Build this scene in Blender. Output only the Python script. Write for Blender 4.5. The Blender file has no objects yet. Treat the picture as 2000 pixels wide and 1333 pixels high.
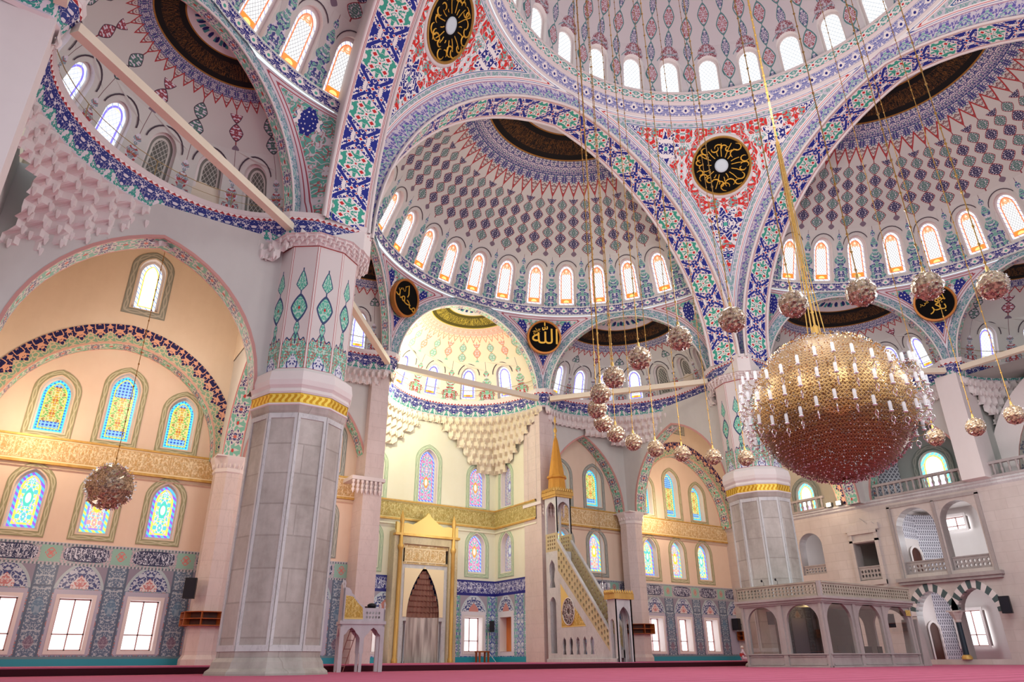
import bpy, math, random
from math import sin, cos, pi, radians as R, sqrt, hypot, atan2, degrees
from mathutils import Vector, Matrix
from mathutils.geometry import tessellate_polygon
random.seed(7)
SC = bpy.context.scene
COL = SC.collection

# ---------------------------------------------------------------- camera
cam_data = bpy.data.cameras.new('camera')
cam = bpy.data.objects.new('camera', cam_data)
COL.objects.link(cam)
cam_data.sensor_width = 36.0
cam_data.lens = 36.0 * 1367.9 / 2000.0
cam_data.clip_start = 0.05
cam_data.clip_end = 400
YAW, PITCH, ROLL = R(56.141), R(24.472), R(0.352)
_f = Vector((cos(YAW) * cos(PITCH), sin(YAW) * cos(PITCH), sin(PITCH)))
_r0 = Vector((sin(YAW), -cos(YAW), 0))
_u0 = _r0.cross(_f)
_r = _r0 * cos(ROLL) - _u0 * sin(ROLL)
_u = _r0 * sin(ROLL) + _u0 * cos(ROLL)
cam.matrix_world = Matrix(((_r.x, _u.x, -_f.x, -22.825), (_r.y, _u.y, -_f.y, -13.459), (_r.z, _u.z, -_f.z, 0.445), (0, 0, 0, 1)))
SC.camera = cam

# ---------------------------------------------------------------- world, exposure
SC.view_settings.view_transform = 'Standard'
SC.view_settings.look = 'None'
SC.view_settings.exposure = 0.0
SC.view_settings.gamma = 1.0
SC.view_settings.use_curve_mapping = False
SC.cycles.use_denoising = True
SC.cycles.max_bounces = 6
SC.cycles.diffuse_bounces = 4
SC.cycles.glossy_bounces = 3
SC.cycles.transmission_bounces = 3
SC.cycles.caustics_reflective = False
SC.cycles.caustics_refractive = False
SC.cycles.sample_clamp_indirect = 4.0
W = bpy.data.worlds.new('world')
SC.world = W
W.use_nodes = True
bg = W.node_tree.nodes['Background']
bg.inputs[0].default_value = (0.84, 0.93, 1.0, 1)
bg.inputs[1].default_value = 1.15

def lamp(name, kind, loc, energy, color, size=0.5, target=None, spot=None, blend=0.6):
    d = bpy.data.lights.new(name, kind)
    d.energy = energy
    d.color = color
    if kind in ('POINT', 'SPOT'):
        d.shadow_soft_size = size
    if kind == 'AREA':
        d.shape = 'DISK'
        d.size = size
    if spot:
        d.spot_size = R(spot)
        d.spot_blend = blend
    o = bpy.data.objects.new(name, d)
    o.location = loc
    if target is not None:
        o.rotation_euler = (Vector(target) - Vector(loc)).to_track_quat('-Z', 'Y').to_euler()
    COL.objects.link(o)
    return o

WARM = (1.0, 0.76, 0.52)
CREAM = (1.0, 0.97, 0.72)
SOFT = (0.98, 1.0, 0.97)
# the ring of crystal lamps and lights high above the great globe
for k in range(8):
    a = R(3.5 + 45 * k)
    lamp('ring_lamp', 'POINT', (6.4 * cos(a), 6.4 * sin(a), 11.5), 500, SOFT, 0.9)
lamp('globe_glow', 'POINT', (0, 0, 23), 1100, SOFT, 2.0)  # point light hung far above the globe chandelier
for s in (-1, 1):
    lamp('dome_lamp', 'POINT', (s * 5, s * 3, 27), 800, (1.0, 0.96, 0.95), 2.0)
# floodlights of the side bays and of the prayer niche
lamp('bay_flood', 'POINT', (-24.0, 24.6, 10.9), 420, WARM, 0.35)
lamp('bay_flood', 'POINT', (-19.5, 22.0, 14.5), 620, (1.0, 0.84, 0.70), 0.8)
lamp('bay_flood', 'POINT', (-21.0, 22.5, 4.5), 200, (1.0, 0.80, 0.68), 0.8)
lamp('bay_flood', 'POINT', (17.2, 25.4, 10.8), 330, WARM, 0.35)
lamp('bay_flood', 'POINT', (20.5, 21.5, 14.0), 560, (1.0, 0.76, 0.56), 0.8)
lamp('bay_flood', 'POINT', (20.5, 21.5, 5.0), 200, (1.0, 0.78, 0.62), 0.8)
lamp('bay_flood', 'POINT', (25.2, 16.6, 11.3), 60, WARM, 0.2)
lamp('niche_flood', 'POINT', (-4.6, 27.6, 17.4), 1150, CREAM, 0.35)
lamp('niche_flood', 'POINT', (-3.0, 27.0, 19.6), 600, CREAM, 0.5)
lamp('niche_flood', 'POINT', (1.0, 27.8, 9.0), 260, (1.0, 0.95, 0.78), 0.8)
lamp('gallery_fill', 'POINT', (20.5, 3.0, 8.5), 420, SOFT, 1.0)  # unseen lamp added to brighten the right wall
lamp('gallery_fill', 'POINT', (29.5, 11.0, 8.0), 160, (0.92, 0.95, 1.0), 0.5)
lamp('gallery_fill', 'POINT', (29.5, 11.5, 3.2), 120, (0.92, 0.95, 1.0), 0.5)
lamp('gallery_fill', 'POINT', (29.3, 19.5, 8.0), 60, (0.92, 0.93, 1.0), 0.5)
lamp('aisle_flood', 'POINT', (-10.5, 23.5, 9.5), 300, (1.0, 0.72, 0.55), 0.6)

# ---------------------------------------------------------------- colour + material tools
def srgb(r, g=None, b=None):
    if g is None:
        r, g, b = [int(r[i:i + 2], 16) for i in (0, 2, 4)]
    f = lambda c: (c / 255 / 12.92) if c / 255 <= 0.04045 else ((c / 255 + 0.055) / 1.055) ** 2.4
    return (f(r), f(g), f(b), 1.0)

class S:
    def __init__(s, m, k):
        s.m, s.k = m, k
    def __add__(s, o): return s.m.math('ADD', s, o)
    def __radd__(s, o): return s.m.math('ADD', o, s)
    def __sub__(s, o): return s.m.math('SUBTRACT', s, o)
    def __rsub__(s, o): return s.m.math('SUBTRACT', o, s)
    def __mul__(s, o): return s.m.math('MULTIPLY', s, o)
    def __rmul__(s, o): return s.m.math('MULTIPLY', o, s)
    def __truediv__(s, o): return s.m.math('DIVIDE', s, o)
    def __lt__(s, o): return s.m.math('LESS_THAN', s, o)
    def __gt__(s, o): return s.m.math('GREATER_THAN', s, o)
    def abs(s): return s.m.math('ABSOLUTE', s)
    def frac(s): return s.m.math('FRACT', s)
    def floor(s): return s.m.math('FLOOR', s)
    def pp(s, L): return s.m.math('PINGPONG', s, L)
    def sin(s): return s.m.math('SINE', s)
    def max(s, o): return s.m.math('MAXIMUM', s, o)
    def min(s, o): return s.m.math('MINIMUM', s, o)
    def pow(s, o): return s.m.math('POWER', s, o)

class Mat:
    def __init__(s, name, rough=0.7, metal=0.0, spec=0.3):
        s.mat = bpy.data.materials.new(name)
        s.mat.use_nodes = True
        s.nt = s.mat.node_tree
        s.b = s.nt.nodes['Principled BSDF']
        s.b.inputs['Roughness'].default_value = rough
        s.b.inputs['Metallic'].default_value = metal
        s.b.inputs['Specular IOR Level'].default_value = spec
    def n(s, t): return s.nt.nodes.new(t)
    def put(s, sock, v):
        if isinstance(v, S): s.nt.links.new(v.k, sock)
        elif isinstance(v, (int, float)):
            try: sock.default_value = v
            except Exception: sock.default_value = (v, v, v)
        else: sock.default_value = v
    def math(s, op, a, b=None, c=None):
        n = s.n('ShaderNodeMath'); n.operation = op
        s.put(n.inputs[0], a)
        if b is not None: s.put(n.inputs[1], b)
        if c is not None: s.put(n.inputs[2], c)
        return S(s, n.outputs[0])
    def uv(s, layer='UVMap'):
        n = s.n('ShaderNodeUVMap'); n.uv_map = layer
        q = s.n('ShaderNodeSeparateXYZ'); s.nt.links.new(n.outputs[0], q.inputs[0])
        return S(s, q.outputs[0]), S(s, q.outputs[1])
    def pos(s):
        n = s.n('ShaderNodeTexCoord')
        q = s.n('ShaderNodeSeparateXYZ'); s.nt.links.new(n.outputs['Object'], q.inputs[0])
        return [S(s, q.outputs[i]) for i in range(3)]
    def vec(s, x, y, z=0.0):
        n = s.n('ShaderNodeCombineXYZ')
        s.put(n.inputs[0], x); s.put(n.inputs[1], y); s.put(n.inputs[2], z)
        return S(s, n.outputs[0])
    def noise(s, v, scale=1.0, detail=1.0, rough=0.5, dist=0.0):
        n = s.n('ShaderNodeTexNoise')
        s.put(n.inputs['Vector'], v)
        n.inputs['Scale'].default_value = scale
        n.inputs['Detail'].default_value = detail
        n.inputs['Roughness'].default_value = rough
        n.inputs['Distortion'].default_value = dist
        return S(s, n.outputs[0])
    def voro(s, v, scale=1.0, feature='F1'):
        n = s.n('ShaderNodeTexVoronoi'); n.feature = feature
        s.put(n.inputs['Vector'], v); n.inputs['Scale'].default_value = scale
        return S(s, n.outputs['Distance'])
    def mix(s, f, a, b):
        n = s.n('ShaderNodeMix'); n.data_type = 'RGBA'
        s.put(n.inputs[0], f); s.put(n.inputs[6], a); s.put(n.inputs[7], b)
        return S(s, n.outputs[2])
    def color(s, c):
        s.put(s.b.inputs['Base Color'], c)
        return s.mat
    def emit(s, c, st):
        s.put(s.b.inputs['Emission Color'], c)
        s.put(s.b.inputs['Emission Strength'], st)
        s.b.inputs['Base Color'].default_value = (0.02, 0.02, 0.02, 1)
        return s.mat
    def bump(s, h, dist=0.02, strength=0.6):
        n = s.n('ShaderNodeBump'); n.inputs['Distance'].default_value = dist; n.inputs['Strength'].default_value = strength
        s.put(n.inputs['Height'], h); s.nt.links.new(n.outputs[0], s.b.inputs['Normal'])
    # curly ornament: noise contour lines in mirrored cells
    def arab(s, u, v, Lu, Lv, sc, seed, w, c=0.5):
        q = s.vec(u.pp(Lu), v.pp(Lv), seed)
        return (s.noise(q, sc, 1.5) - c).abs() < w
    # dense leafwork: coloured ground cut by pale stems
    def dense(s, u, v, Lu, Lv, sc, seed, t=0.45, w=0.045):
        q = s.vec(u.pp(Lu), v.pp(Lv), seed)
        a = s.noise(q, sc, 0.0) > t
        b = (s.noise(q, sc * 1.35, 0.0, 0.5, 0.5) - 0.5).abs() > w
        return a * b
    def blob(s, u, v, Lu, Lv, sc, seed, t):
        return s.noise(s.vec(u.pp(Lu), v.pp(Lv), seed), sc, 1.0) > t

WHT = srgb('F0EAE6'); NAVY = srgb('1C2580'); TEAL = srgb('4FB09A'); RED = srgb('C8282C'); LILAC = srgb('D9D2DA')
DTEAL = srgb('2E8F84'); GOLD = srgb('D9A93A'); BLACK = srgb('0A0807'); GREYB = srgb('6E7F92'); VIOLET = srgb('5A57A8')

def flat(name, c, rough=0.6, metal=0.0, spec=0.3):
    return Mat(name, rough, metal, spec).color(c if len(c) == 4 else (*c, 1))

def stone(name, c1, c2, sc=0.6, rough=0.55, blocks=None, line=0.86, veins=0.0):
    m = Mat(name, rough)
    x, y, z = m.pos()
    n = m.noise(m.vec(x, y, z * 0.25), sc, 5, 0.6)
    n2 = m.noise(m.vec(x, y, z), sc * 6, 3, 0.6)
    f = (n - 0.5) * 2.2 + 0.5 + (n2 - 0.5) * 0.5
    n3 = m.math('ADD', f, 0.0); n3.k.node.use_clamp = True
    col = m.mix(n3, c1, c2)
    if blocks:
        bw, bh = blocks
        row = (z / bh).floor()
        hx = ((x + y) / bw + row * 0.5).frac()
        hz = (z / bh).frac()
        j = (hx < 0.02).max(hz < 0.05)
        cell = m.noise(m.vec(((x + y) / bw + row * 0.5).floor() * 3.7, row * 5.1, 1.0), 1.0, 0)
        col = m.mix((cell - 0.35) * 0.9, col, c2)
        col = m.mix(j * 0.5, col, tuple([k * line for k in c2[:3]] + [1]))
    if veins:
        v = (m.noise(m.vec(x * 1.5, y * 1.5, z * 0.5), 1.3, 6, 0.65, 1.2) - 0.5).abs() < 0.012
        col = m.mix(v * veins, col, tuple([k * 0.6 for k in c2[:3]] + [1]))
    return m.color(col)

def calli(m, u, v, sc=1.0, seed=0.0, k=1.0):
    """Flowing script: tall strokes plus curls. u metres, v 0..1 across"""
    a = (m.noise(m.vec(u * 1.6 * sc, v * 1.5, seed), 1.6, 2.0, 0.6, 0.6) - 0.5).abs() < 0.03 * k
    b = (m.noise(m.vec(u * 2.2 * sc, v * 2.2, seed + 4), 1.4, 2.0, 0.6, 0.8) - 0.52).abs() < 0.028 * k
    s = ((u * 2.6 * sc + m.noise(m.vec(u * sc, 0, seed), 1.1) * 3.0).frac() < 0.17 * k) * (v > 0.28) * (v < 0.88) * (m.noise(m.vec(u * 1.3 * sc, seed, 0.3), 1.0) > 0.45)
    return a.max(b).max(s) * (v > 0.08) * (v < 0.92)

MT = {}
MT['plaster'] = stone('painted_plaster', srgb('D2D0CA'), srgb('C2BFBA'), 0.25, 0.7)
MT['plasterw'] = stone('white_paint', srgb('E8E0DC'), srgb('DDD4D0'), 0.3, 0.7)
MT['cream'] = stone('cream_paint', srgb('E9DFC9'), srgb('DFD3BB'), 0.3, 0.7)
MT['marble'] = stone('pale_marble', srgb('D8D1C9'), srgb('8E847B'), 0.55, 0.4, (2.0, 1.15), 0.95, 0.05)
MT['marblew'] = stone('white_marble', srgb('DADAD8'), srgb('BAB8B8'), 0.6, 0.4, None, 0.9, 0.3)
MT['greymarble'] = stone('grey_marble', srgb('B7ADAA'), srgb('9A908D'), 0.8, 0.4)
MT['travertine'] = stone('travertine', srgb('D8CEC8'), srgb('BFB2AB'), 0.5, 0.6, (1.6, 0.62), 0.88)
MT['gold'] = stone('gilded', srgb('DDB568'), srgb('C0944A'), 3.0, 0.45)
MT['gold'].node_tree.nodes['Principled BSDF'].inputs['Metallic'].default_value = 0.3
MT['wood'] = stone('orange_wood', srgb('B5622C'), srgb('7E3D18'), 2.0, 0.5)
MT['wooddark'] = stone('dark_wood', srgb('5A2C1C'), srgb('3A1A12'), 2.0, 0.5)
MT['black'] = flat('black_plastic', srgb('15151C'), 0.5)
MT['steel'] = flat('grey_metal', srgb('8A8A8E'), 0.35, 0.8)
MT['pinkline'] = flat('pale_rose_line', srgb('C9948C'), 0.7)
MT['redline'] = flat('red_line', srgb('B23A3C'), 0.7)
MT['white_metal'] = flat('white_metal', srgb('E6E2DC'), 0.5)
MT['teal_tile'] = flat('teal_tile', srgb('1E9AA0'), 0.4)

def m_carpet():
    m = Mat('red_carpet', 0.95, 0, 0.1)
    x, y, z = m.pos()
    st = (y * 0.8).frac() < 0.14
    n = m.noise(m.vec(x * 1.2, y * 7.0, 0), 1.0, 3)
    col = m.mix(n, srgb('B24E6A'), srgb('CC7490'))
    col = m.mix(st * 0.6, col, srgb('8A3048'))
    return m.color(col)
MT['carpet'] = m_carpet()

def m_soffit(name, P=1.0, teal=srgb('3FA58E'), navy=srgb('1E2A8C'), bg=WHT):
    """wide painted arch soffit. u metres along, v 0..1 across"""
    m = Mat(name, 0.65)
    u, v = m.uv()
    cu = (u / 2.5).frac() - 0.5            # teal square centred at 0
    cv = (v - 0.5) * 0.82                   # same unit (2.5 m) across
    au = cu.abs(); av = cv.abs()
    A = m.dense(au, av, 2.0, 2.0, 9.0, 2.1, 0.40, 0.05)
    B = m.dense((0.5 - au), av, 2.0, 2.0, 10.0, 7.3, 0.40, 0.06)
    x2 = ((au + av) - 0.31).abs() < 0.012
    tz = (au + av * 0.55) < 0.29
    nz = m.mix(B, bg, navy)
    # navy cross arms
    arm = (((0.5 - au) - av).abs() < 0.045)
    nz = m.mix(arm, nz, navy)
    tzc = m.mix(A, bg, teal)
    tarm = ((au - av * 0.9).abs() < 0.02)
    tzc = m.mix(tarm, tzc, bg)
    col = m.mix(tz, nz, tzc)
    col = m.mix(((au + av * 0.55) - 0.29).abs() < 0.010, col, bg)
    for (px, py, r) in ((0.12, 0.13, 0.040), (0.0, 0.0, 0.022), (0.5, 0.0, 0.03), (0.38, 0.20, 0.022), (0.30, 0.06, 0.018), (0.42, 0.10, 0.018)):
        d = (au - px).abs() + (av - py).abs() * 0.8
        col = m.mix(d < r * 1.7, col, bg)
        col = m.mix(d < r, col, RED)
    e = (v - 0.5).abs()
    col = m.mix(e > 0.39, col, bg)
    col = m.mix((e > 0.405) * (e < 0.418), col, srgb('A8343C'))
    col = m.mix((e > 0.432) * (e < 0.445), col, srgb('A8343C'))
    col = m.mix(e > 0.475, col, srgb('8FB8AE'))
    return m.color(col)

def hyp(m, a, b):
    return m.math('SQRT', a * a + b * b)

def m_leaf(name, c1=srgb('8FC3B4'), c2=srgb('6B63B0'), bg=LILAC, P=1.0, edge=True):
    m = Mat(name, 0.65)
    u, v = m.uv()
    B = m.dense(u, v, 0.55 * P, 1.0, 3.0 / P, 5.0, 0.44, 0.05)
    A = m.arab(u, v, 0.55 * P, 1.0, 3.4 / P, 1.0, 0.05)
    tri = ((u / (1.1 * P)).frac() - 0.5).abs() * 2
    col = m.mix(B, bg, m.mix((v - 0.2) > tri * 0.6, c1, c2))
    col = m.mix(A, col, c2)
    C = m.arab(u, v, 0.55 * P, 1.0, 4.6 / P, 9.0, 0.035)
    col = m.mix(C, col, bg)
    if edge:
        e = (v - 0.5).abs()
        col = m.mix(e > 0.43, col, bg)
        col = m.mix((e > 0.445) * (e < 0.465), col, RED)
        col = m.mix(e > 0.485, col, c2)
    return m.color(col)

MT['soffit'] = m_soffit('soffit_tilework')
MT['leaf'] = m_leaf('leaf_scroll_band')
MT['tealpend'] = m_leaf('teal_scroll_ground', srgb('7DB9AA'), srgb('4F9F95'), srgb('CFC8D2'), 0.9, False)

def m_pend():
    """red arabesque spandrel; UV = metres, 'edge' x = distance from border"""
    m = Mat('red_arabesque', 0.65)
    u, v = m.uv(); e, _ = m.uv('edge')
    red = m.dense(u, v, 2.6, 2.0, 2.3, 3.0, 0.42, 0.05)
    col = m.mix(red, srgb('E6E2E2'), srgb('D42A26'))
    tb = m.arab(u, v, 2.6, 2.0, 2.8, 15.0, 0.02)
    col = m.mix(tb, col, srgb('77AFA8'))
    d = hyp(m, u, v - 2.08)
    for (cu, cv, r) in ((3.75, 3.2, .95), (-3.75, 3.2, .95), (0, -1.25, 1.05), (6.2, 4.3, .55), (-6.2, 4.3, .55), (2.15, 0.0, .50), (-2.15, 0.0, .50), (0, 4.5, .40), (0, -3.2, .5)):
        d = hyp(m, u - cu, v - cv)
        ang = m.math('ARCTAN2', v - cv, u - cu)
        rr = r * (0.78 + 0.22 * (ang * 8.0).sin())
        k = m.dense((u - cu).abs(), (v - cv).abs(), 2.0, 2.0, 3.4 / r ** .5, 21.0, 0.36, 0.06)
        col = m.mix(d < rr * 1.12, col, WHT)
        col = m.mix((d < rr) * k, col, NAVY)
        col = m.mix(d < r * 0.12, col, TEAL)
    # borders
    col = m.mix(e < 0.62, col, WHT)
    col = m.mix((e > 0.54) * (e < 0.59), col, srgb('3E6A9A'))
    g = (e > 0.28) * (e < 0.50)
    gk = m.dense(u, v, 0.4, 0.4, 5.0, 4.0, 0.45, 0.05)
    col = m.mix(g, col, m.mix(gk, srgb('C9C6CE'), srgb('84AAA8')))
    col = m.mix((e > 0.17) * (e < 0.20), col, RED)
    col = m.mix((e > 0.07) * (e < 0.10), col, srgb('4A5CA0'))
    return m.color(col)
MT['pend'] = m_pend()

def m_semipend():
    m = Mat('teal_spandrel', 0.65)
    u, v = m.uv(); e, _ = m.uv('edge')
    B = m.dense(u, v, 1.5, 1.5, 2.6, 6.0, 0.42, 0.05)
    col = m.mix(B, srgb('CBC6C8'), srgb('5FA796'))
    C = m.arab(u, v, 1.5, 1.5, 3.2, 31.0, 0.018)
    col = m.mix(C, col, srgb('A85A5C'))
    for (cu, cv, r) in ((0, -1.9, .75), (1.75, .6, .62), (-1.75, .6, .62), (1.6, -.9, .4), (-1.6, -.9, .4)):
        d = hyp(m, u - cu, v - cv)
        nn = m.noise(m.vec((u - cu).abs(), (v - cv).abs(), 2.0), 3.4, 1.0)
        k = m.arab((u - cu), (v - cv), 2.0, 2.0, 3.0, 21.0, 0.12)
        f = (d + (nn - 0.5) * 1.4 * r) < r
        col = m.mix(f, col, WHT)
        col = m.mix(f * k, col, NAVY)
    col = m.mix(e < 0.30, col, srgb('D6CDD2'))
    col = m.mix((e > 0.22) * (e < 0.27), col, srgb('A34A55'))
    col = m.mix((e > 0.08) * (e < 0.12), col, srgb('A34A55'))
    return m.color(col)
MT['semipend'] = m_semipend()

def m_cornice():
    """u metres, v 0 bottom .. 1 top"""
    m = Mat('cornice_tiles', 0.5)
    u, v = m.uv()
    tri0 = ((u / 1.1).frac() - 0.5).abs() * 2
    k = m.dense(u, v * 1.3, 0.55, 2.0, 6.5, 3.0, 0.36, 0.045)
    base = m.mix(k, srgb('DCD6DC'), m.mix(v > 0.50 - tri0 * 0.35, srgb('3A9A8C'), srgb('222E7E')))
    col = base
    tri = ((u / 0.26).frac() - 0.5).abs() * 2
    col = m.mix(v > 0.88, col, WHT)
    col = m.mix((v > 0.885) * ((v - 0.885) / 0.11 + tri < 1.0), col, srgb('A8242C'))
    col = m.mix(v < 0.05, col, srgb('C9C6CE'))
    return m.color(col)
MT['cornice'] = m_cornice()

def m_ring(name, ground, motif, P=0.9):
    m = Mat(name, 0.6)
    u, v = m.uv()
    A = m.dense(u, v, P / 2, 1.0, 4.4 / P, 3.0, 0.40, 0.05)
    col = m.mix(A, WHT, ground)
    d = hyp(m, (u / P).frac() - 0.5, (v - 0.5) * 0.8)
    col = m.mix(d < 0.20, col, WHT)
    col = m.mix(d < 0.09, col, motif)
    e = (v - 0.5).abs()
    col = m.mix(e > 0.42, col, WHT)
    col = m.mix((e > 0.45) * (e < 0.475), col, motif)
    return m.color(col)
MT['ring_teal'] = m_ring('teal_ring', srgb('3E9C92'), RED, 0.8)
MT['ring_blue'] = m_ring('blue_ring', srgb('7C82B8'), NAVY, 0.9)
MT['ring_navy'] = m_ring('navy_ring', srgb('2A2F82'), srgb('4FB09A'), 0.9)

def diamond(m, dx, dy, a, b):
    return (dx / a).abs().pow(1.35) + (dy / b).abs().pow(1.35)

def m_semidome(name, crown, rows, pitch_u, tall, light=False, sparse=False, aw=0.38, sp_n=None):
    """u = bays, v = degrees from the zenith. crown=(inner, black, band, spike)"""
    m = Mat(name, 0.7)
    u, v = m.uv()
    x, y, z = m.pos()
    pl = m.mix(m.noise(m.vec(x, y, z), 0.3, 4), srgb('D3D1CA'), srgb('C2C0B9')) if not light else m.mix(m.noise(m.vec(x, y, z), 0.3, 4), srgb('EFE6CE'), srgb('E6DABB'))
    col = pl
    r0, r1, r2, r3 = crown
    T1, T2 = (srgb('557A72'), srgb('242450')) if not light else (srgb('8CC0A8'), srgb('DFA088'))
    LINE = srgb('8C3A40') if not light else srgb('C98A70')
    # cartouches
    uu = u * pitch_u
    k = uu.floor()
    odd = ((k * 0.5).frac() > 0.25)
    s0, s1, n = rows
    rp = (s1 - s0) / n
    vv = (v - s0) / rp + odd * 0.5
    row = vv.floor()
    dx = (uu.frac() - 0.5); dy = (vv.frac() - 0.5)
    dm = diamond(m, dx, dy, aw, 0.45 * tall)
    inside = (dm < 1.0) * (v > s0) * (vv < n + 0.0)
    fill = m.mix(((row + k) * 0.5).frac() > 0.25, T1, T2) if not sparse else m.mix(odd, T1, srgb('9A4A55') if not light else T2)
    fl = m.blob(dx, dy, 2.0, 2.0, 14.0 if not sparse else 9.0, 3.0, 0.56)
    fill = m.mix(fl, fill, LILAC)
    col = m.mix((dx.abs() < 0.035 * aw / 0.38) * (v > r3 - 1) * (vv < n + 0.6), col, LINE)
    col = m.mix((dm < 1.18) * (v > s0) * (vv < n + 0.0), col, LINE if not sparse else srgb('4A3A4A') if not light else LINE)
    col = m.mix(inside, col, fill)
    tip = (diamond(m, dx, (vv - n) - 0.42, 0.20 * aw / 0.38, 0.24) < 1.0)
    col = m.mix(tip, col, srgb('7A6A78') if not light else T1)
    # spikes
    pitch_u = sp_n or pitch_u
    su = (u * pitch_u * 1.0).frac()
    tri = 1.0 - (su - 0.5).abs() * 2
    edge = r2 + (r3 - r2) * tri
    sp = (v < edge) * (v > r1)
    spo = (v < edge) * (v > edge - 1.1)
    bandc = m.mix(m.arab(u * pitch_u, v * 0.25, 0.5, 4.0, 5.0, 3.0, 0.10), srgb('7F9F9C') if not light else srgb('A8CDB4'), srgb('E2D8D8'))
    bandc = m.mix(m.arab(u * pitch_u, v * 0.25, 0.5, 4.0, 6.0, 9.0, 0.07), bandc, srgb('3A3F7C') if not light else srgb('E5A590'))
    bandc = m.mix((v > r2 - 0.2), bandc, m.mix(m.dense(u * pitch_u, v * 0.25, 0.5, 4.0, 6.0, 19.0, 0.5, 0.05), pl, srgb('7A4A52') if not light else srgb('E5A590')))
    bandc = m.mix(spo, bandc, srgb('A83A3C') if not light else srgb('E08A70'))
    col = m.mix(sp, col, bandc)
    # inscription ring
    vb = (v - r0) / (r1 - r0)
    ink = calli(m, u * pitch_u * 1.5, vb * 1.6 - 0.3, 0.8, 3.0, 0.55)
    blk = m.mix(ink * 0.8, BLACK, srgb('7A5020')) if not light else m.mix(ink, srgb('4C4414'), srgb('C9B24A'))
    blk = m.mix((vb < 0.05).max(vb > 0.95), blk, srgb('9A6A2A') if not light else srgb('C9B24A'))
    col = m.mix((v < r1) * (v > r0), col, blk)
    inn = m.mix(((v / r0 * 3).frac() < 0.5) * ((u * 2).frac() < 0.5), srgb('D6D2D0'), srgb('3E8F90'))
    inn = m.mix(hyp(m, (u * 1.5).frac() - 0.5, (v / r0 - 0.72) * 2.2) < 0.22, inn, srgb('232A6A'))
    col = m.mix(v < r0, col, inn)
    return m.color(col)

MT['sd'] = m_semidome('semidome_painting', (17.0, 26.0, 33.5, 38.0), (38.5, 56.5, 5.0), 2.0, 1.0)
MT['ex'] = m_semidome('exedra_painting', (16.5, 29.0, 34.5, 39.0), (40.5, 55.5, 2.0), 1.0, 1.0, sparse=True, aw=0.17, sp_n=3.0)
MT['ex2'] = m_semidome('exedra_painting_wide', (25.0, 39.5, 45.0, 49.0), (50.0, 58.0, 1.0), 1.0, 1.0, sparse=True, aw=0.17, sp_n=3.0)
MT['exl'] = m_semidome('niche_vault_painting', (16.5, 29.0, 35.5, 41.0), (41.5, 56.0, 2.0), 2.0, 1.0, light=True, sparse=True, aw=0.24, sp_n=4.0)

def m_dome():
    m = Mat('main_dome_painting', 0.7)
    u, v = m.uv()   # u bays (30), v = metres of height above the sill
    col = srgb('D9D4D4')
    uu = u * 2 + 0.5
    k = uu.floor(); odd = (k * 0.5).frac() > 0.25
    dx = uu.frac() - 0.5
    vv = v / 1.75 + odd * 0.5
    dy = vv.frac() - 0.5
    row = vv.floor()
    big = ((row * 0.5).frac() > 0.25)
    a = 0.20 + 0.10 * big
    dm = (dx / a).abs().pow(1.4) + (dy / 0.42).abs().pow(1.4)
    mot = m.arab(dx, dy, 2.0, 2.0, 11.0, 3.0, 0.07)
    fill = m.mix(mot, LILAC, m.mix(big, srgb('35427E'), srgb('A8484C')))
    ok = (v > 3.4)
    ok2 = ok.max((v > -0.2) * odd)
    base = m.mix((dx.abs() < 0.02) * ok2, col, srgb('5B8C8C'))
    base = m.mix((dm < 1.18) * ok2, base, srgb('5B8C8C'))
    base = m.mix((dm < 0.92) * ok2, base, fill)
    # caps over windows
    wx = ((u + 0.5).frac() - 0.5).abs()
    cap = ((wx / 0.26).pow(2.0) + ((v - 2.9) / 1.15).abs().pow(2.0)) < 1.0
    base = m.mix(cap * (v > 2.9), base, m.mix(m.dense(wx, v * .35, 0.5, 4.0, 14.0, 6.0, 0.42, 0.06), srgb('C9C4CC'), srgb('9A5A62')))
    return m.color(base)
MT['dome'] = m_dome()

def m_drum(name, ground=srgb('D3D1CA'), teal=srgb('7AB3A4'), P=None, sill=24.7, hgt=2.0, wspace=0.30, redd=False):
    """panel between dome windows. u bays (window centred at .0), v metres above sill"""
    m = Mat(name, 0.7)
    u, v = m.uv()
    x, y, z = m.pos()
    col = m.mix(m.noise(m.vec(x, y, z), 0.3, 4), ground, tuple([k * 0.9 for k in ground[:3]] + [1]))
    d = ((u + 0.5).frac() - 0.5).abs()          # 0 at the window centre, .5 between windows
    dx = 0.5 - d
    prof = 0.5 - wspace
    shape = (dx < prof * (1.0 - (v / hgt).pow(2.0) * 0.5) + 0.03 * (v * 9.0).sin()) * (v < hgt)
    dia = diamond(m, dx, v - hgt - 0.35, prof * 0.55, 0.42) < 1.0
    dia2 = diamond(m, dx, v - hgt - 1.0, prof * 0.35, 0.26) < 1.0
    pat = m.mix(m.dense(u, v * .45, 0.5, 6.0, 9.0, 3.0, 0.40, 0.05), LILAC, teal)
    pat = m.mix(m.arab(u, v * .45, 0.5, 6.0, 9.0, 12.0, 0.035), pat, srgb('B0484A') if redd else srgb('4C4F8E'))
    col = m.mix(dx.abs() < 0.006, col, srgb('6A3A42'))
    col = m.mix(shape.max(dia).max(dia2), col, pat)
    return m.color(col)
MT['drum'] = m_drum('semidome_drum_painting')
MT['drum_ex'] = m_drum('exedra_drum_painting', srgb('D3D1CA'), srgb('8E9AA0'), hgt=0.9, wspace=0.26, redd=True)
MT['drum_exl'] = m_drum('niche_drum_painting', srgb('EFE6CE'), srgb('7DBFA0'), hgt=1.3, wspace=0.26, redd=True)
MT['drum_main'] = m_drum('main_drum_painting', srgb('D9D4D4'), srgb('C9C4CC'), hgt=0.3, wspace=0.36, redd=True)

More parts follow.
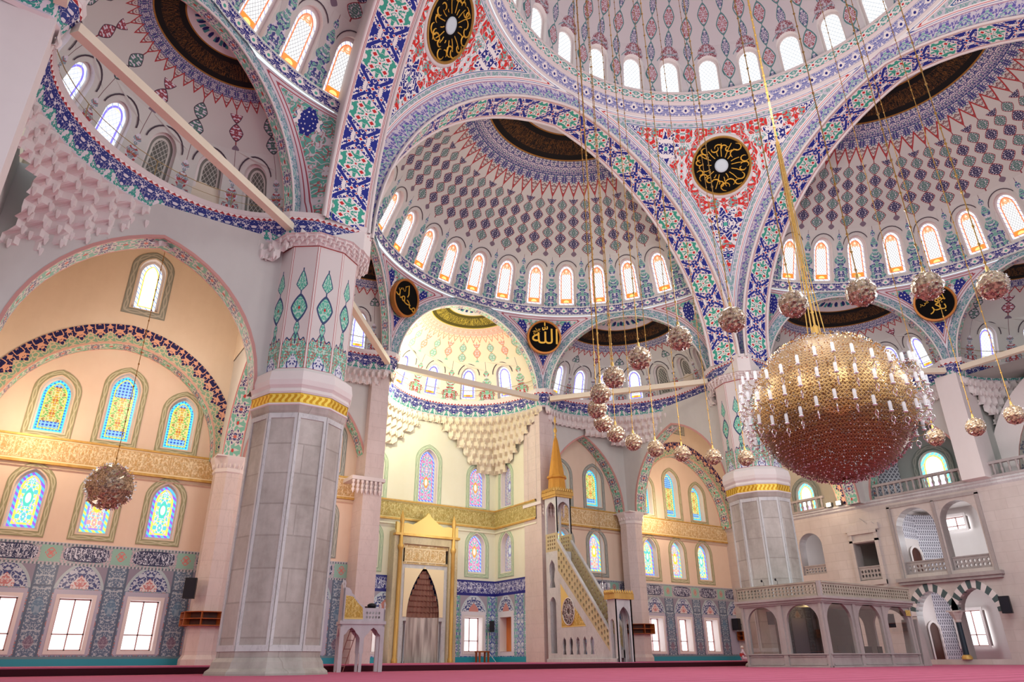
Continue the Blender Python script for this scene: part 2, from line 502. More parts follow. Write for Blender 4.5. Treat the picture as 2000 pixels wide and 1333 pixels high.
def m_smallsoffit(name, c_bg, c_fl, c_line, fl=srgb('2A2A6E'), navytop=False):
    """narrow arch soffit: flowers every 1.3 m. u m, v 0..1"""
    m = Mat(name, 0.6)
    u, v = m.uv()
    col = m.mix(m.arab(u, v, 0.65, 1.0, 3.0, 3.0, 0.05), c_bg, c_line)
    cu = (u / 1.5).frac() - 0.5
    cv = (v - 0.5)
    ang = m.math('ARCTAN2', cv * 0.9, cu * 1.5)
    d = hyp(m, cu * 1.5, cv * 0.9)
    pet = 0.34 + 0.09 * (ang * 8.0).sin()
    col = m.mix(d < pet + 0.04, col, c_line)
    ring = (d < pet) * m.dense((cu * 1.5).abs(), cv.abs(), 2.0, 2.0, 7.5, 3.0, 0.36, 0.06)
    col = m.mix(ring, col, fl)
    col = m.mix(d < 0.08, col, srgb('D06A5A'))
    e2 = hyp(m, (u / 1.5 + 0.5).frac() - 0.5, cv * 1.0)
    col = m.mix(e2 < 0.07, col, srgb('C8463E'))
    e = cv.abs()
    col = m.mix(e > 0.42, col, srgb('DDB9AE'))
    col = m.mix((e > 0.45) * (e < 0.475), col, srgb('B8504E'))
    return m.color(col)
MT['archsof'] = m_smallsoffit('arch_soffit_tiles', srgb('7DBCA4'), None, srgb('D8D3CC'))
MT['darkarch'] = None
def m_darkarch():
    m = Mat('navy_arch_face', 0.6)
    u, v = m.uv()
    tri = ((u / 0.9).frac() - 0.5).abs() * 2
    A = m.arab(u, v, 0.45, 1.0, 4.0, 3.0, 0.06)
    navy = m.mix(A, srgb('1E1F55'), srgb('D9A58C'))
    grn = m.mix(m.arab(u, v, 0.45, 1.0, 4.4, 13.0, 0.05), srgb('7FA58A'), srgb('C9B79C'))
    col = m.mix(v > 0.25 + tri * 0.4, grn, navy)
    col = m.mix(v < 0.08, col, srgb('C9A090'))
    return m.color(col)
MT['darkarch'] = m_darkarch()

def m_tilewall(name):
    """glazed tile dado. UV metres: u along (window bays of 3 m centred at 0), v height above the platform"""
    m = Mat(name, 0.35, 0, 0.45)
    u, v = m.uv()
    bu = (u / 3.0 + 0.5).frac() - 0.5         # -.5..+.5 around each window
    ax = bu.abs() * 3.0                        # metres from the window axis
    base = m.mix(m.dense(u, v, 0.75, 0.9, 5.0, 3.0, 0.38, 0.05), srgb('B4BAC2'), srgb('6A7C94'))
    base = m.mix(m.blob(u, v, 0.75, 0.9, 2.6, 8.0, 0.60), base, srgb('4FA096'))
    base = m.mix(m.arab(u, v, 0.75, 0.9, 4.2, 18.0, 0.035), base, srgb('B0746E'))
    # centre pier medallion
    pier = (ax > 1.08)
    pg = m.mix(m.dense(1.5 - ax, v, 2.0, 1.2, 6.0, 23.0, 0.38, 0.06), srgb('AAB4BC'), srgb('5C7088'))
    med = diamond(m, 1.5 - ax, v - 2.55, 0.26, 0.42) < 1.0
    pg = m.mix(med * 0.55, pg, srgb('5F86A0'))
    med2 = diamond(m, 1.5 - ax, v - 1.0, 0.22, 0.30) < 1.0
    pg = m.mix(med2 * 0.5, pg, srgb('8A5A6A'))
    col = m.mix(pier, base, pg)
    col = m.mix(((ax - 1.08).abs() < 0.05).max((v - 3.45).abs() * 3.0 < 0.12 * pier), col, srgb('566478'))
    # arched lunette above window
    h = v - 3.35
    lun = (h > 0) * ((ax / 0.92).pow(1.8) + (h / 1.05).pow(1.5) < 1.0)
    lun2 = (h > -0.02) * ((ax / 1.04).pow(1.8) + (h / 1.2).pow(1.5) < 1.0)
    lc = m.mix(m.dense(ax, v, 3.0, 3.0, 5.0, 5.0, 0.38, 0.07), srgb('B9C0CC'), srgb('3E477A'))
    lc = m.mix((ax < 0.38) * (h < 0.62 - ax), lc, m.mix(m.dense(ax, v, 3.0, 3.0, 6.0, 8.0, 0.4, 0.06), srgb('D9D3D3'), srgb('C07C7A')))
    up = (ax < 1.03) * (h > 0) * (v < 4.7)
    col = m.mix(up, col, srgb('8A8494'))
    col = m.mix(lun2, col, srgb('A9B9BE'))
    col = m.mix(lun, col, lc)
    # marble surround of the window, the window's bluish glow put into its colour
    col = m.mix((ax < 0.98) * (v > 0.45) * (v < 3.30), col, srgb('B4B0C0'))
    # top frieze with cartouches
    fr = v > 4.42
    fz = m.mix(m.arab(u, v, 0.3, 0.3, 5.0, 2.0, 0.07), srgb('8FA4A4'), srgb('B9A8B0'))
    sq = (ax > 1.08) * (v > 4.52)
    fz = m.mix(sq, fz, srgb('8EB7A8'))
    fl = diamond(m, 1.5 - ax, v - 4.92, 0.24, 0.26) < 1.0
    fz = m.mix(fl * m.dense((1.5 - ax).abs(), (v - 4.92).abs(), 2.0, 2.0, 9.0, 3.0, 0.36, 0.06), fz, srgb('D0706A'))
    ca = ((ax / 0.98).pow(4.0) + ((v - 4.92) / 0.36).abs().pow(3.0)) < 1.0
    ins = calli(m, u * 1.3, (v - 4.56) / 0.72, 1.6, 6.0, 0.62)
    fz = m.mix(ca, fz, m.mix(ins, srgb('26284F'), srgb('D9DCE8')))
    col = m.mix(fr, col, fz)
    col = m.mix((v > 5.28).max(((v - 4.43).abs() < 0.05)), col, m.mix(((u / 0.16).frac() < 0.5), srgb('5E7078'), srgb('B9B5BC')))
    col = m.mix(v < 0.30, col, srgb('2A93A5'))
    col = m.mix((v > 0.30) * (v < 0.40), col, srgb('6A8890'))
    return m.color(col)
MT['tile'] = m_tilewall('glazed_tile_dado')

def m_apsetile():
    m = Mat('niche_tile_dado', 0.35, 0, 0.45)
    u, v = m.uv()      # u metres, windows centred at u=0 (period 3.2)
    ax = ((u / 3.4 + 0.5).frac() - 0.5).abs() * 3.4
    base = m.mix(m.dense(u, v, 0.6, 0.9, 5.0, 3.0, 0.40, 0.05), srgb('D4D8DE'), srgb('8A9CB4'))
    base = m.mix(m.arab(u, v, 0.6, 0.9, 3.2, 9.0, 0.04), base, srgb('4C5CA8'))
    base = m.mix(m.blob(u, v, 0.6, 0.9, 2.6, 8.0, 0.62), base, srgb('6FB5A5'))
    h = v - 3.2
    lun = (h > 0) * ((ax / 0.95).pow(1.8) + (h / 1.0).pow(1.5) < 1.0)
    lun2 = (h > 0) * ((ax / 1.07).pow(1.8) + (h / 1.15).pow(1.5) < 1.0)
    lc = m.mix(m.dense(ax, v, 3.0, 3.0, 5.0, 5.0, 0.38, 0.07), srgb('D3D9DF'), srgb('3F4A84'))
    lc = m.mix((ax < 0.38) * (h < 0.62 - ax), lc, srgb('D08E84'))
    col = m.mix((ax < 1.1) * (h > 0), base, srgb('A49CA8'))
    col = m.mix(lun2, col, srgb('C4D0D6'))
    col = m.mix(lun, col, lc)
    col = m.mix((ax < 1.0) * (v > 0.4) * (v < 3.25), col, srgb('E0DCE0'))
    col = m.mix((ax - 1.15).abs() < 0.05, col, srgb('7FA8A0'))
    col = m.mix(v < 0.34, col, srgb('28A0AE'))
    ins = calli(m, u * 1.2, (v - 4.42) / 0.86, 1.6, 2.0, 0.7)
    col = m.mix(v > 4.30, col, m.mix(ins, srgb('25257C'), srgb('E2E4F2')))
    col = m.mix(v > 5.34, col, srgb('7C8AA8'))
    return m.color(col)
MT['apsetile'] = m_apsetile()

def m_goldband(name='gold_inscription_band', g1=srgb('D6B27C'), g2=srgb('F2E0B8')):
    m = Mat(name, 0.55, 0.08)
    u, v = m.uv()
    ins = calli(m, u * 1.1, v, 1.5, 11.0)
    col = m.mix(ins, g1, g2)
    n = m.arab(u, v, 0.9, 1.0, 6.0, 3.0, 0.08)
    col = m.mix(n * 0.35, col, srgb('A88238'))
    col = m.mix((v < 0.06).max(v > 0.94), col, g2)
    m.bump(ins, 0.05, 0.8)
    return m.color(col)
MT['goldband'] = m_goldband()
def m_goldrope():
    m = Mat('gilded_braid', 0.35, 0.4)
    u, v = m.uv()
    a = ((u * 4.0 + (v * 6.28).sin() * 0.25).frac() < 0.5)
    col = m.mix(a, srgb('C9921C'), srgb('F2CF5A'))
    col = m.mix((v < 0.12).max(v > 0.88), col, srgb('E8BC48'))
    m.bump(a, 0.03, 0.8)
    return m.color(col)
MT['goldrope'] = m_goldrope()

def m_olive(name='olive_window_border', c1=srgb('9C9A78'), c2=srgb('C4BFA0')):
    m = Mat(name, 0.7)
    u, v = m.uv()
    A = ((u * 4.0).sin() * 0.22 + 0.5 - v).abs() < 0.10
    B = ((u * 4.0 + 3.14).sin() * 0.22 + 0.5 - v).abs() < 0.10
    col = m.mix(A.max(B), c1, c2)
    e = (v - 0.5).abs()
    col = m.mix(e > 0.42, col, tuple([k * 0.75 for k in c1[:3]] + [1]))
    return m.color(col)
MT['olive'] = m_olive()
MT['mint'] = m_olive('mint_window_border', srgb('A9BDA0'), srgb('C9D6B8'))
MT['greyborder'] = m_olive('grey_window_border', srgb('8F948C'), srgb('B4B5AA'))
MT['darkline'] = flat('dark_outline', srgb('4A3E48'), 0.8)

def m_fresco():
    """octagonal pier panels. u: 0..1 across one face, v metres above the panel foot (0..6.2)"""
    m = Mat('pier_panel_painting', 0.6)
    u, v = m.uv()
    x, y, z = m.pos()
    col = m.mix(m.noise(m.vec(x, y, z), 0.5, 4), srgb('DDD4D0'), srgb('CFC6C3'))
    dx = (u - 0.5).abs()
    tl = srgb('5FB49C')
    edge = srgb('3A4A70')
    base = (v < 1.25 + 0.35 * (1.0 - dx * 2.4) + 0.10 * (dx * 24.0).sin())
    base2 = (v < 1.33 + 0.35 * (1.0 - dx * 2.4) + 0.10 * (dx * 24.0).sin())
    bc = m.mix(m.arab(dx, v * 0.5, 2.0, 4.0, 9.0, 3.0, 0.05), tl, srgb('B9D8C8'))
    bc = m.mix(m.arab(dx, v * 0.5, 2.0, 4.0, 9.0, 13.0, 0.025), bc, RED)
    nv = (v < 0.75 - dx * 2.0)
    bc = m.mix(nv, bc, m.mix(m.arab(dx, v * 0.6, 2.0, 4.0, 8.0, 7.0, 0.12), srgb('23307E'), srgb('D9D9E2')))
    col = m.mix(base2, col, edge)
    col = m.mix(base, col, bc)
    def dropm(col, c, a, b):
        d = diamond(m, dx, v - c, a, b)
        col = m.mix(d < 1.22, col, edge)
        col = m.mix(d < 0.92, col, m.mix(m.arab(dx, v * 0.5, 2.0, 4.0, 9.0, 3.0, 0.05), tl, srgb('B9D8C8')))
        return m.mix(d < 0.08, col, RED)
    col = m.mix((dx < 0.025) * (v > 1.2) * (v < 5.0), col, edge)
    col = dropm(col, 1.95, 0.10, 0.35)
    col = dropm(col, 2.95, 0.28, 0.62)
    t = (v - 3.80) / 1.05
    prof = (t * 3.2).min(1.0) * (1.0 - t).max(0.0).pow(0.75)
    band = (v > 3.80) * (v < 4.85)
    col = m.mix((dx < 0.27 * prof + 0.02) * band, col, edge)
    col = m.mix((dx < 0.27 * prof - 0.015) * band, col, m.mix(m.arab(dx, v * 0.5, 2.0, 4.0, 9.0, 3.0, 0.05), tl, srgb('B9D8C8')))
    col = m.mix(dx > 0.445, col, srgb('B0484A'))
    col = m.mix(dx > 0.465, col, srgb('E0D8D4'))
    col = m.mix((v < 0.06).max(v > 6.1), col, srgb('B0484A'))
    return m.color(col)
MT['fresco'] = m_fresco()

def lattice(m, u, v, p, w):
    a = ((u / p + v / (p * 1.3)).frac() - 0.5).abs() > 0.5 - w
    b = ((u / p - v / (p * 1.3)).frac() - 0.5).abs() > 0.5 - w
    return a.max(b)
def g_mat(name, fn, st):
    m = Mat(name, 0.3)
    u, v = m.uv()
    return m.emit(fn(m, u, v), st)
def blocks(m, u, v, c1, c2, p=0.34):
    return m.mix(((u + v * 1.0) / p).frac() < 0.16, c1, c2)
G = {}
G['main'] = [g_mat('dome_glass', lambda m, u, v: m.mix(lattice(m, u, v, 0.26, 0.06), (1, 1, 1, 1), (0.40, 0.45, 0.50, 1)), 1.25)]
def _inner_dome(m, u, v):
    c = m.mix(lattice(m, u, v, 0.17, 0.07), (1, 1, 1, 1), (0.30, 0.28, 0.30, 1))
    p = (v < 0.58)
    oc = m.mix((u / 0.20).abs().pow(2.0) + ((v - 0.36) / 0.13).pow(2.0) < 1.0, (1.0, 0.28, 0.03, 1), (1.0, 0.85, 0.25, 1))
    c = m.mix(p, c, oc)
    return m.mix(v > 2.25, c, m.mix(m.arab(u, v, 1, 4, 5.0, 3.0, 0.08), (1, .8, .6, 1), (1.0, 0.35, 0.15, 1)))
G['semi'] = [g_mat('semi_border_glass', lambda m, u, v: blocks(m, u, v, (0.92, 0.97, 1, 1), (0.25, 0.2, 0.45, 1)), 1.5),
             g_mat('semi_line_glass', lambda m, u, v: blocks(m, u, v, (1.0, 0.30, 0.12, 1), (0.8, 0.18, 0.06, 1)), 1.0),
             g_mat('semi_inner_glass', _inner_dome, 1.2)]
def _inner_ex(m, u, v):
    c = m.mix(lattice(m, u, v, 0.20, 0.06), (0.95, 0.97, 1, 1), (0.5, 0.55, 0.7, 1))
    oc = m.mix((u / 0.3).abs() < 0.5, (1.0, 0.75, 0.05, 1), (1.0, 0.35, 0.03, 1))
    c = m.mix(v < 0.42, c, oc)
    return m.mix(v > 1.95, c, (0.95, 0.75, 0.6, 1))
G['exedra'] = [g_mat('exedra_border_glass', lambda m, u, v: blocks(m, u, v, (0.85, 0.95, 1, 1), (0.3, 0.35, 0.6, 1)), 1.35),
               g_mat('exedra_line_glass', lambda m, u, v: blocks(m, u, v, (0.25, 0.2, 0.85, 1), (0.4, 0.35, 0.9, 1)), 1.2),
               g_mat('exedra_inner_glass', _inner_ex, 1.25)]
def _dots(m, u, v, a, b, p=0.17):
    return m.mix(hyp(m, (u / p).frac() - 0.5, (v / p).frac() - 0.5) < 0.33, a, b)
def _inner_up(hot):
    def f(m, u, v):
        c = m.mix(m.arab(u, v, 0.40, 0.35, 4.5, 3.0, 0.07), (0.95, 0.60, 0.06, 1) if hot else (0.80, 0.62, 0.10, 1), (0.75, 0.10, 0.04, 1))
        c = m.mix(m.blob(u, v, 0.40, 0.35, 4.5, 9.0, 0.52), c, (0.22, 0.62, 0.12, 1))
        c = m.mix(m.arab(u, v, 0.40, 0.35, 5.0, 19.0, 0.05), c, (1.0, 0.88, 0.35, 1))
        bl = _dots(m, u, v, (0.35, 0.75, 1, 1), (0.02, 0.12, 0.75, 1))
        return m.mix((v < 0.62).max(v > 2.45), c, bl)
    return f
G['upper'] = [g_mat('upper_border_glass', lambda m, u, v: _dots(m, u, v, (0.10, 0.85, 1, 1), (0.04, 0.25, 0.75, 1), 0.15), 1.15),
              g_mat('upper_line_glass', lambda m, u, v: blocks(m, u, v, (0.95, 0.9, 0.12, 1), (0.6, 0.6, 0.1, 1)), 1.05),
              g_mat('upper_inner_glass', _inner_up(True), 0.95)]
def _inner_low(a, b, c3, d):
    def f(m, u, v):
        c = m.mix(m.arab(u, v, 0.5, 0.6, 4.2, 3.0, 0.09), a, b)
        c = m.mix(m.blob(u, v, 0.5, 0.6, 4.2, 9.0, 0.55), c, c3)
        c = m.mix(m.arab(u, v, 0.5, 0.6, 5.2, 29.0, 0.04), c, (1, 1, 0.9, 1))
        e = (u / 0.20).pow(2.0) + ((v - 1.5) / 0.42).pow(2.0)
        c = m.mix(e < 1.0, c, d)
        c = m.mix(e < 0.35, c, (0.95, 0.95, 0.85, 1))
        return c
    return f
G['lower'] = [g_mat('lower_border_glass', lambda m, u, v: m.mix(((u * 1.0 + v) / 0.30).frac() < 0.5, (0.35, 0.12, 0.95, 1), (0.12, 0.65, 1, 1)), 1.15),
              g_mat('lower_line_glass', lambda m, u, v: blocks(m, u, v, (1, 0.86, 0.12, 1), (1, 0.45, 0.7, 1), 0.5), 1.2),
              g_mat('lower_inner_glass', _inner_low((0.85, 0.9, 0.15, 1), (0.15, 0.7, 0.75, 1), (0.9, 0.65, 0.9, 1), (0.1, 0.75, 0.6, 1)), 1.15)]
G['lowery'] = [g_mat('yellow_border_glass', lambda m, u, v: m.mix(((u * 1.0 + v) / 0.30).frac() < 0.5, (1, 0.9, 0.12, 1), (0.15, 0.75, 1, 1)), 1.15),
               g_mat('yellow_line_glass', lambda m, u, v: blocks(m, u, v, (0.45, 0.3, 0.95, 1), (0.2, 0.8, 1, 1), 0.5), 1.1),
               g_mat('yellow_inner_glass', _inner_low((0.30, 0.65, 0.85, 1), (0.95, 0.45, 0.4, 1), (0.95, 0.85, 0.25, 1), (1.0, 0.80, 0.05, 1)), 1.1)]
G['apse'] = [g_mat('apse_border_glass', lambda m, u, v: m.mix(((u * 1.0 + v) / 0.26).frac() < 0.5, (0.15, 0.2, 0.9, 1), (0.45, 0.7, 1, 1)), 1.15),
             g_mat('apse_line_glass', lambda m, u, v: blocks(m, u, v, (1, 0.2, 0.35, 1), (0.9, 0.5, 0.8, 1), 0.4), 1.1),
             g_mat('apse_inner_glass', _inner_low((0.10, 0.62, 0.50, 1), (0.85, 0.3, 0.55, 1), (0.35, 0.55, 0.95, 1), (0.95, 0.45, 0.1, 1)), 1.0)]
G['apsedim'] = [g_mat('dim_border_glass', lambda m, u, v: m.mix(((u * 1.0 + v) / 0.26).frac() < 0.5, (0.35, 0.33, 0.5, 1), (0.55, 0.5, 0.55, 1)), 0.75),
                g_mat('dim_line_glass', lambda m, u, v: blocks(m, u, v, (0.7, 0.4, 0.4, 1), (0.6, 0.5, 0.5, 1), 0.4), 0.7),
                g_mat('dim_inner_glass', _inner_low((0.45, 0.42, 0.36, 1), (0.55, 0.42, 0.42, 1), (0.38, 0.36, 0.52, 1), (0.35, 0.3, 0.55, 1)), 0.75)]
def _inner_round(m, u, v):
    c = m.mix(lattice(m, u, v, 0.25, 0.05), (1, 1, 1, 1), (0.6, 0.7, 0.9, 1))
    return m.mix(v < 0.7, c, m.mix(((u / 0.5).frac() < 0.55), (0.9, 0.5, 0.8, 1), (1, 1, 1, 1)))
G['gallery'] = [g_mat('gallery_border_glass', lambda m, u, v: blocks(m, u, v, (0.25, 0.85, 0.95, 1), (1, 0.6, 0.2, 1)), 1.25),
                g_mat('gallery_line_glass', lambda m, u, v: blocks(m, u, v, (1, 0.75, 0.15, 1), (1, 0.85, 0.4, 1)), 1.2),
                g_mat('gallery_inner_glass', _inner_round, 1.5)]
def m_dark():
    m = Mat('unlit_lattice_glass', 0.4)
    u, v = m.uv()
    return m.color(m.mix(lattice(m, u, v, 0.20, 0.08), srgb('5F5C55'), srgb('B5B0A6')))
G['dark'] = [flat('unlit_border_glass', srgb('77746C'), 0.4), flat('unlit_line', srgb('C9C4BA'), 0.5), m_dark()]
G['day'] = [g_mat('daylight_pane', lambda m, u, v: m.mix(m.noise(m.vec(u, v, 0), 1.5, 2), (0.93, 0.93, 1, 1), (1, 1, 1, 1)), 2.6)]
G['topbay'] = [g_mat('topbay_border_glass', lambda m, u, v: blocks(m, u, v, (0.8, 0.95, 1, 1), (0.2, 0.25, 0.8, 1), 0.3), 1.3),
               g_mat('topbay_line_glass', lambda m, u, v: blocks(m, u, v, (1, 0.85, 0.1, 1), (1, 0.5, 0.1, 1), 0.3), 1.2),
               g_mat('topbay_inner_glass', lambda m, u, v: m.mix(lattice(m, u, v, 0.16, 0.07), (1, 1, 1, 1), (0.5, 0.55, 0.6, 1)), 1.5)]

MT['peachd'] = stone('beige_plaster', srgb('E6D8C4'), srgb('D8C8B2'), 0.35, 0.7)
MT['darkred'] = flat('dark_red_edge', srgb('3A0A18'), 0.9)
MT['floodlens'] = Mat('flood_lens').emit((1.0, .85, .55, 1), 14.0)
# ---------------------------------------------------------------- geometry tools
XF = [lambda p: p]           # current placement of a repeated side of the hall
def rotq(k):                 # the hall is the same on its sides: quarter turns about its centre
    c, s = [(1, 0), (0, 1), (-1, 0), (0, -1)][k % 4]
    return lambda p: (p[0] * c - p[1] * s, p[0] * s + p[1] * c, p[2])

class MB:
    def __init__(s):
        s.v, s.f, s.uv, s.mi, s.sm, s.e = [], [], [], [], [], []
    def add(s, pts):
        i = len(s.v)
        s.v += [XF[0](tuple(p)) for p in pts]
        return i
    def face(s, idx, uv=None, mi=0, sm=False):
        s.f.append(tuple(idx)); s.uv.append(uv or [(0, 0)] * len(idx)); s.mi.append(mi); s.sm.append(sm)
        s.e.append(None)
    def quad(s, a, b, c, d, uv=None, mi=0):
        i = s.add([a, b, c, d]); s.face((i, i + 1, i + 2, i + 3), uv, mi)
    def poly(s, pts, uv=None, mi=0):
        i = s.add(pts); s.face(range(i, i + len(pts)), uv, mi)
    def grid(s, P, UV=None, mi=0, sm=True, keep=None, E=None):
        n, k = len(P), len(P[0])
        i0 = s.add([p for row in P for p in row])
        for i in range(n - 1):
            for j in range(k - 1):
                if keep and not keep(i, j): continue
                q = (i0 + i * k + j, i0 + (i + 1) * k + j, i0 + (i + 1) * k + j + 1, i0 + i * k + j + 1)
                uv = [UV[i][j], UV[i + 1][j], UV[i + 1][j + 1], UV[i][j + 1]] if UV else None
                s.face(q, uv, mi, sm)
                if E: s.e[-1] = [E[i][j], E[i + 1][j], E[i + 1][j + 1], E[i][j + 1]]
    def strip(s, A, B, mi=0, sm=True, v0=0.0, v1=1.0, u0=0.0):
        """ruled strip between two rails; u runs in metres along the mean, v from v0 to v1"""
        L = [u0]
        for i in range(1, len(A)):
            a0 = [(A[i - 1][k] + B[i - 1][k]) / 2 for k in range(3)]; a1 = [(A[i][k] + B[i][k]) / 2 for k in range(3)]
            L.append(L[-1] + sqrt(sum((a1[k] - a0[k]) ** 2 for k in range(3))))
        s.grid([A, B], [[(l, v0) for l in L], [(l, v1) for l in L]], mi, sm)
        return L[-1]
    def box(s, x0, x1, y0, y1, z0, z1, mi=0):
        i = s.add([(x0, y0, z0), (x1, y0, z0), (x1, y1, z0), (x0, y1, z0), (x0, y0, z1), (x1, y0, z1), (x1, y1, z1), (x0, y1, z1)])
        for q in ((0, 3, 2, 1), (4, 5, 6, 7), (0, 1, 5, 4), (1, 2, 6, 5), (2, 3, 7, 6), (3, 0, 4, 7)):
            s.face([i + k for k in q], [(0, 0), (1, 0), (1, 1), (0, 1)], mi)
    def obox(s, c, ax, ay, hx, hy, z0, z1, mi=0):
        """box along horizontal unit axes ax, ay"""
        P = []
        for z in (z0, z1):
            for (i, j) in ((-1, -1), (1, -1), (1, 1), (-1, 1)):
                P.append((c[0] + ax[0] * hx * i + ay[0] * hy * j, c[1] + ax[1] * hx * i + ay[1] * hy * j, z))
        i = s.add(P)
        for q in ((0, 3, 2, 1), (4, 5, 6, 7), (0, 1, 5, 4), (1, 2, 6, 5), (2, 3, 7, 6), (3, 0, 4, 7)):
            s.face([i + k for k in q], [(0, 0), (1, 0), (1, 1), (0, 1)], mi)
    def lathe(s, c, prof, n=24, mi=0, sm=True, ph=0.0, cap=True, uvs=None):
        P = []
        for j, (r, z) in enumerate(prof):
            P.append([(c[0] + r * cos(2 * pi * i / n + ph), c[1] + r * sin(2 * pi * i / n + ph), c[2] + z) for i in range(n + 1)])
        UV = [[(i / n * 6.28 * max(0.3, prof[0][0]), z) for i in range(n + 1)] for (r, z) in prof]
        s.grid(P, UV, mi, sm)
    def tube(s, pts, r, n=6, mi=0, sm=True):
        pts = [Vector(p) for p in pts]
        rings = []
        for i, p in enumerate(pts):
            d = (pts[min(i + 1, len(pts) - 1)] - pts[max(i - 1, 0)]).normalized()
            a = d.cross(Vector((0, 0, 1)))
            if a.length < 1e-3: a = Vector((1, 0, 0))
            a.normalize(); b = d.cross(a)
            rr = r[i] if isinstance(r, (list, tuple)) else r
            rings.append([tuple(p + (a * cos(2 * pi * k / n) + b * sin(2 * pi * k / n)) * rr) for k in range(n + 1)])
        s.grid(rings, None, mi, sm)
    def holes(s, outer, holes, mp, uvf=None, mi=0):
        """flat or bent panel with openings; outlines in panel coordinates, mp(s,t) -> point"""
        loops = [[Vector((a, b, 0)) for a, b in outer]] + [[Vector((a, b, 0)) for a, b in h] for h in holes]
        flat_ = [p for l in loops for p in l]
        tris = tessellate_polygon(loops)
        i0 = s.add([mp(p.x, p.y) for p in flat_])
        uvf = uvf or (lambda a, b: (a, b))
        for t in tris:
            s.face([i0 + k for k in t], [uvf(flat_[k].x, flat_[k].y) for k in t], mi)
    def build(s, name, mats, parent=None, edge=False):
        me = bpy.data.meshes.new(name)
        me.from_pydata(s.v, [], s.f)
        if not isinstance(mats, (list, tuple)): mats = [mats]
        for m in mats: me.materials.append(m)
        ul = me.uv_layers.new(name='UVMap')
        flatuv = [c for fu in s.uv for p in fu for c in p]
        ul.data.foreach_set('uv', flatuv)
        if edge:
            el = me.uv_layers.new(name='edge')
            fe = [c for k, fu in enumerate(s.uv) for p in (s.e[k] or [(0, 0)] * len(fu)) for c in p]
            el.data.foreach_set('uv', fe)
            me.uv_layers.active = ul
        me.polygons.foreach_set('material_index', s.mi)
        me.polygons.foreach_set('use_smooth', s.sm)
        me.update()
        o = bpy.data.objects.new(name, me)
        COL.objects.link(o)
        if parent is not None: o.parent = parent
        return o

def tag(o, label=None, cat=None, group=None, kind=None):
    if label: o['label'] = label
    if cat: o['category'] = cat
    if group: o['group'] = group
    if kind: o['kind'] = kind
    return o
def struct(o, label, cat='wall'):
    return tag(o, label, cat, None, 'structure')
def empty(name, loc, label, cat, group=None, kind=None, rz=0):
    o = bpy.data.objects.new(name, None)
    o.empty_display_size = 0.1
    o.location = loc; o.rotation_euler = (0, 0, rz)
    COL.objects.link(o)
    return tag(o, label, cat, group, kind)
CNT = {}
def num(base):
    CNT[base] = CNT.get(base, 0) + 1
    return '%s_%d' % (base, CNT[base])

def parch(w, h, n=12, z0=0.0, cx=0.0):
    """pointed arch curve from (cx-w, z0) over the apex (cx, z0+h) to (cx+w, z0)"""
    e = (h * h - w * w) / (2 * w)
    e = max(e, 0.0)
    rho = w + e
    a1 = math.asin(min(1, h / rho)) if e > 0 else pi / 2
    Rr = [(cx - e + rho * cos(a1 * i / n), z0 + (rho * sin(a1 * i / n)) * (h / (rho * sin(a1)))) for i in range(n + 1)]
    L = [(2 * cx - x, z) for x, z in Rr]
    return L + Rr[::-1][1:]
def win_outline(w, h, pointed=0.0, n=7):
    """window opening, sill centre at the origin; counter-clockwise"""
    hw = w / 2
    rise = hw * (1 + pointed)
    A = parch(hw, rise, n, h - rise)
    return [(-hw, 0), (hw, 0)] + A[::-1]
def scaled(o, k, cy):
    """outline drawn in by k metres towards its inside"""
    xs = [p[0] for p in o]; hw = max(xs); ys = [p[1] for p in o]; h = max(ys)
    fx = (hw - k) / hw; fy = (h - 2 * k) / h
    return [(x * fx, k + y * fy) for x, y in o]

def window(mp, w, h, style, pointed=0.0, depth=0.30, border=None, bw=0.22, label='', frame=0.10, proud=0.0, rings=(0.0, 0.15, 0.22), framemat='plasterw', panes=None):
    """mp(s, t, d): s across, t up from the sill, d towards the room"""
    o = win_outline(w, h, pointed)
    nm = num('window')
    fr = MB()
    inn = scaled(o, frame, 0)
    loop = o + [o[0]]; li = inn + [inn[0]]
    fr.strip([mp(x, y, proud) for x, y in loop], [mp(x * .97, y, -depth) for x, y in loop], sm=False)
    fr.strip([mp(x * .97, y, -depth) for x, y in loop], [mp(x, y, -depth + 0.03) for x, y in li], sm=False)
    fr.strip([mp(x, y, -depth + 0.03) for x, y in li], [mp(x, y, -depth - 0.06) for x, y in li], sm=False)
    f = fr.build(nm, MT[framemat])
    struct(f, label, 'window')
    p = MB()
    gl = G[style]
    rs = [scaled(inn, r, 0) for r in rings[:len(gl)]] if len(gl) > 1 else [inn]
    d = -depth - 0.04
    for k, gm in enumerate(gl):
        if k < len(gl) - 1:
            A = rs[k] + [rs[k][0]]; B = rs[k + 1] + [rs[k + 1][0]]
            i0 = p.add([mp(x, y, d) for x, y in A] + [mp(x, y, d) for x, y in B]); n = len(A)
            for i in range(n - 1):
                p.face((i0 + i, i0 + i + 1, i0 + n + i + 1, i0 + n + i), [A[i], A[i + 1], B[i + 1], B[i]], k)
        else:
            A = rs[k]
            p.poly([mp(x, y, d) for x, y in A], [(x, y) for x, y in A], k)
    po = p.build('pane', gl, f)
    if border:
        b = MB()
        out = scaled(o, -bw - 0.08, 0); oi = scaled(o, -0.08, 0)
        out = out + [out[0]]; oi = oi + [oi[0]]
        b.strip([mp(x, y, proud + 0.035) for x, y in oi], [mp(x, y, proud + 0.035) for x, y in out], sm=False)
        b.strip([mp(x, y, proud + 0.035) for x, y in out], [mp(x, y, proud) for x, y in out], sm=False)
        b.strip([mp(x, y, proud + 0.035) for x, y in oi], [mp(x, y, proud) for x, y in oi], sm=False)
        b.build('painted_border', MT[border], f)
    return f, o

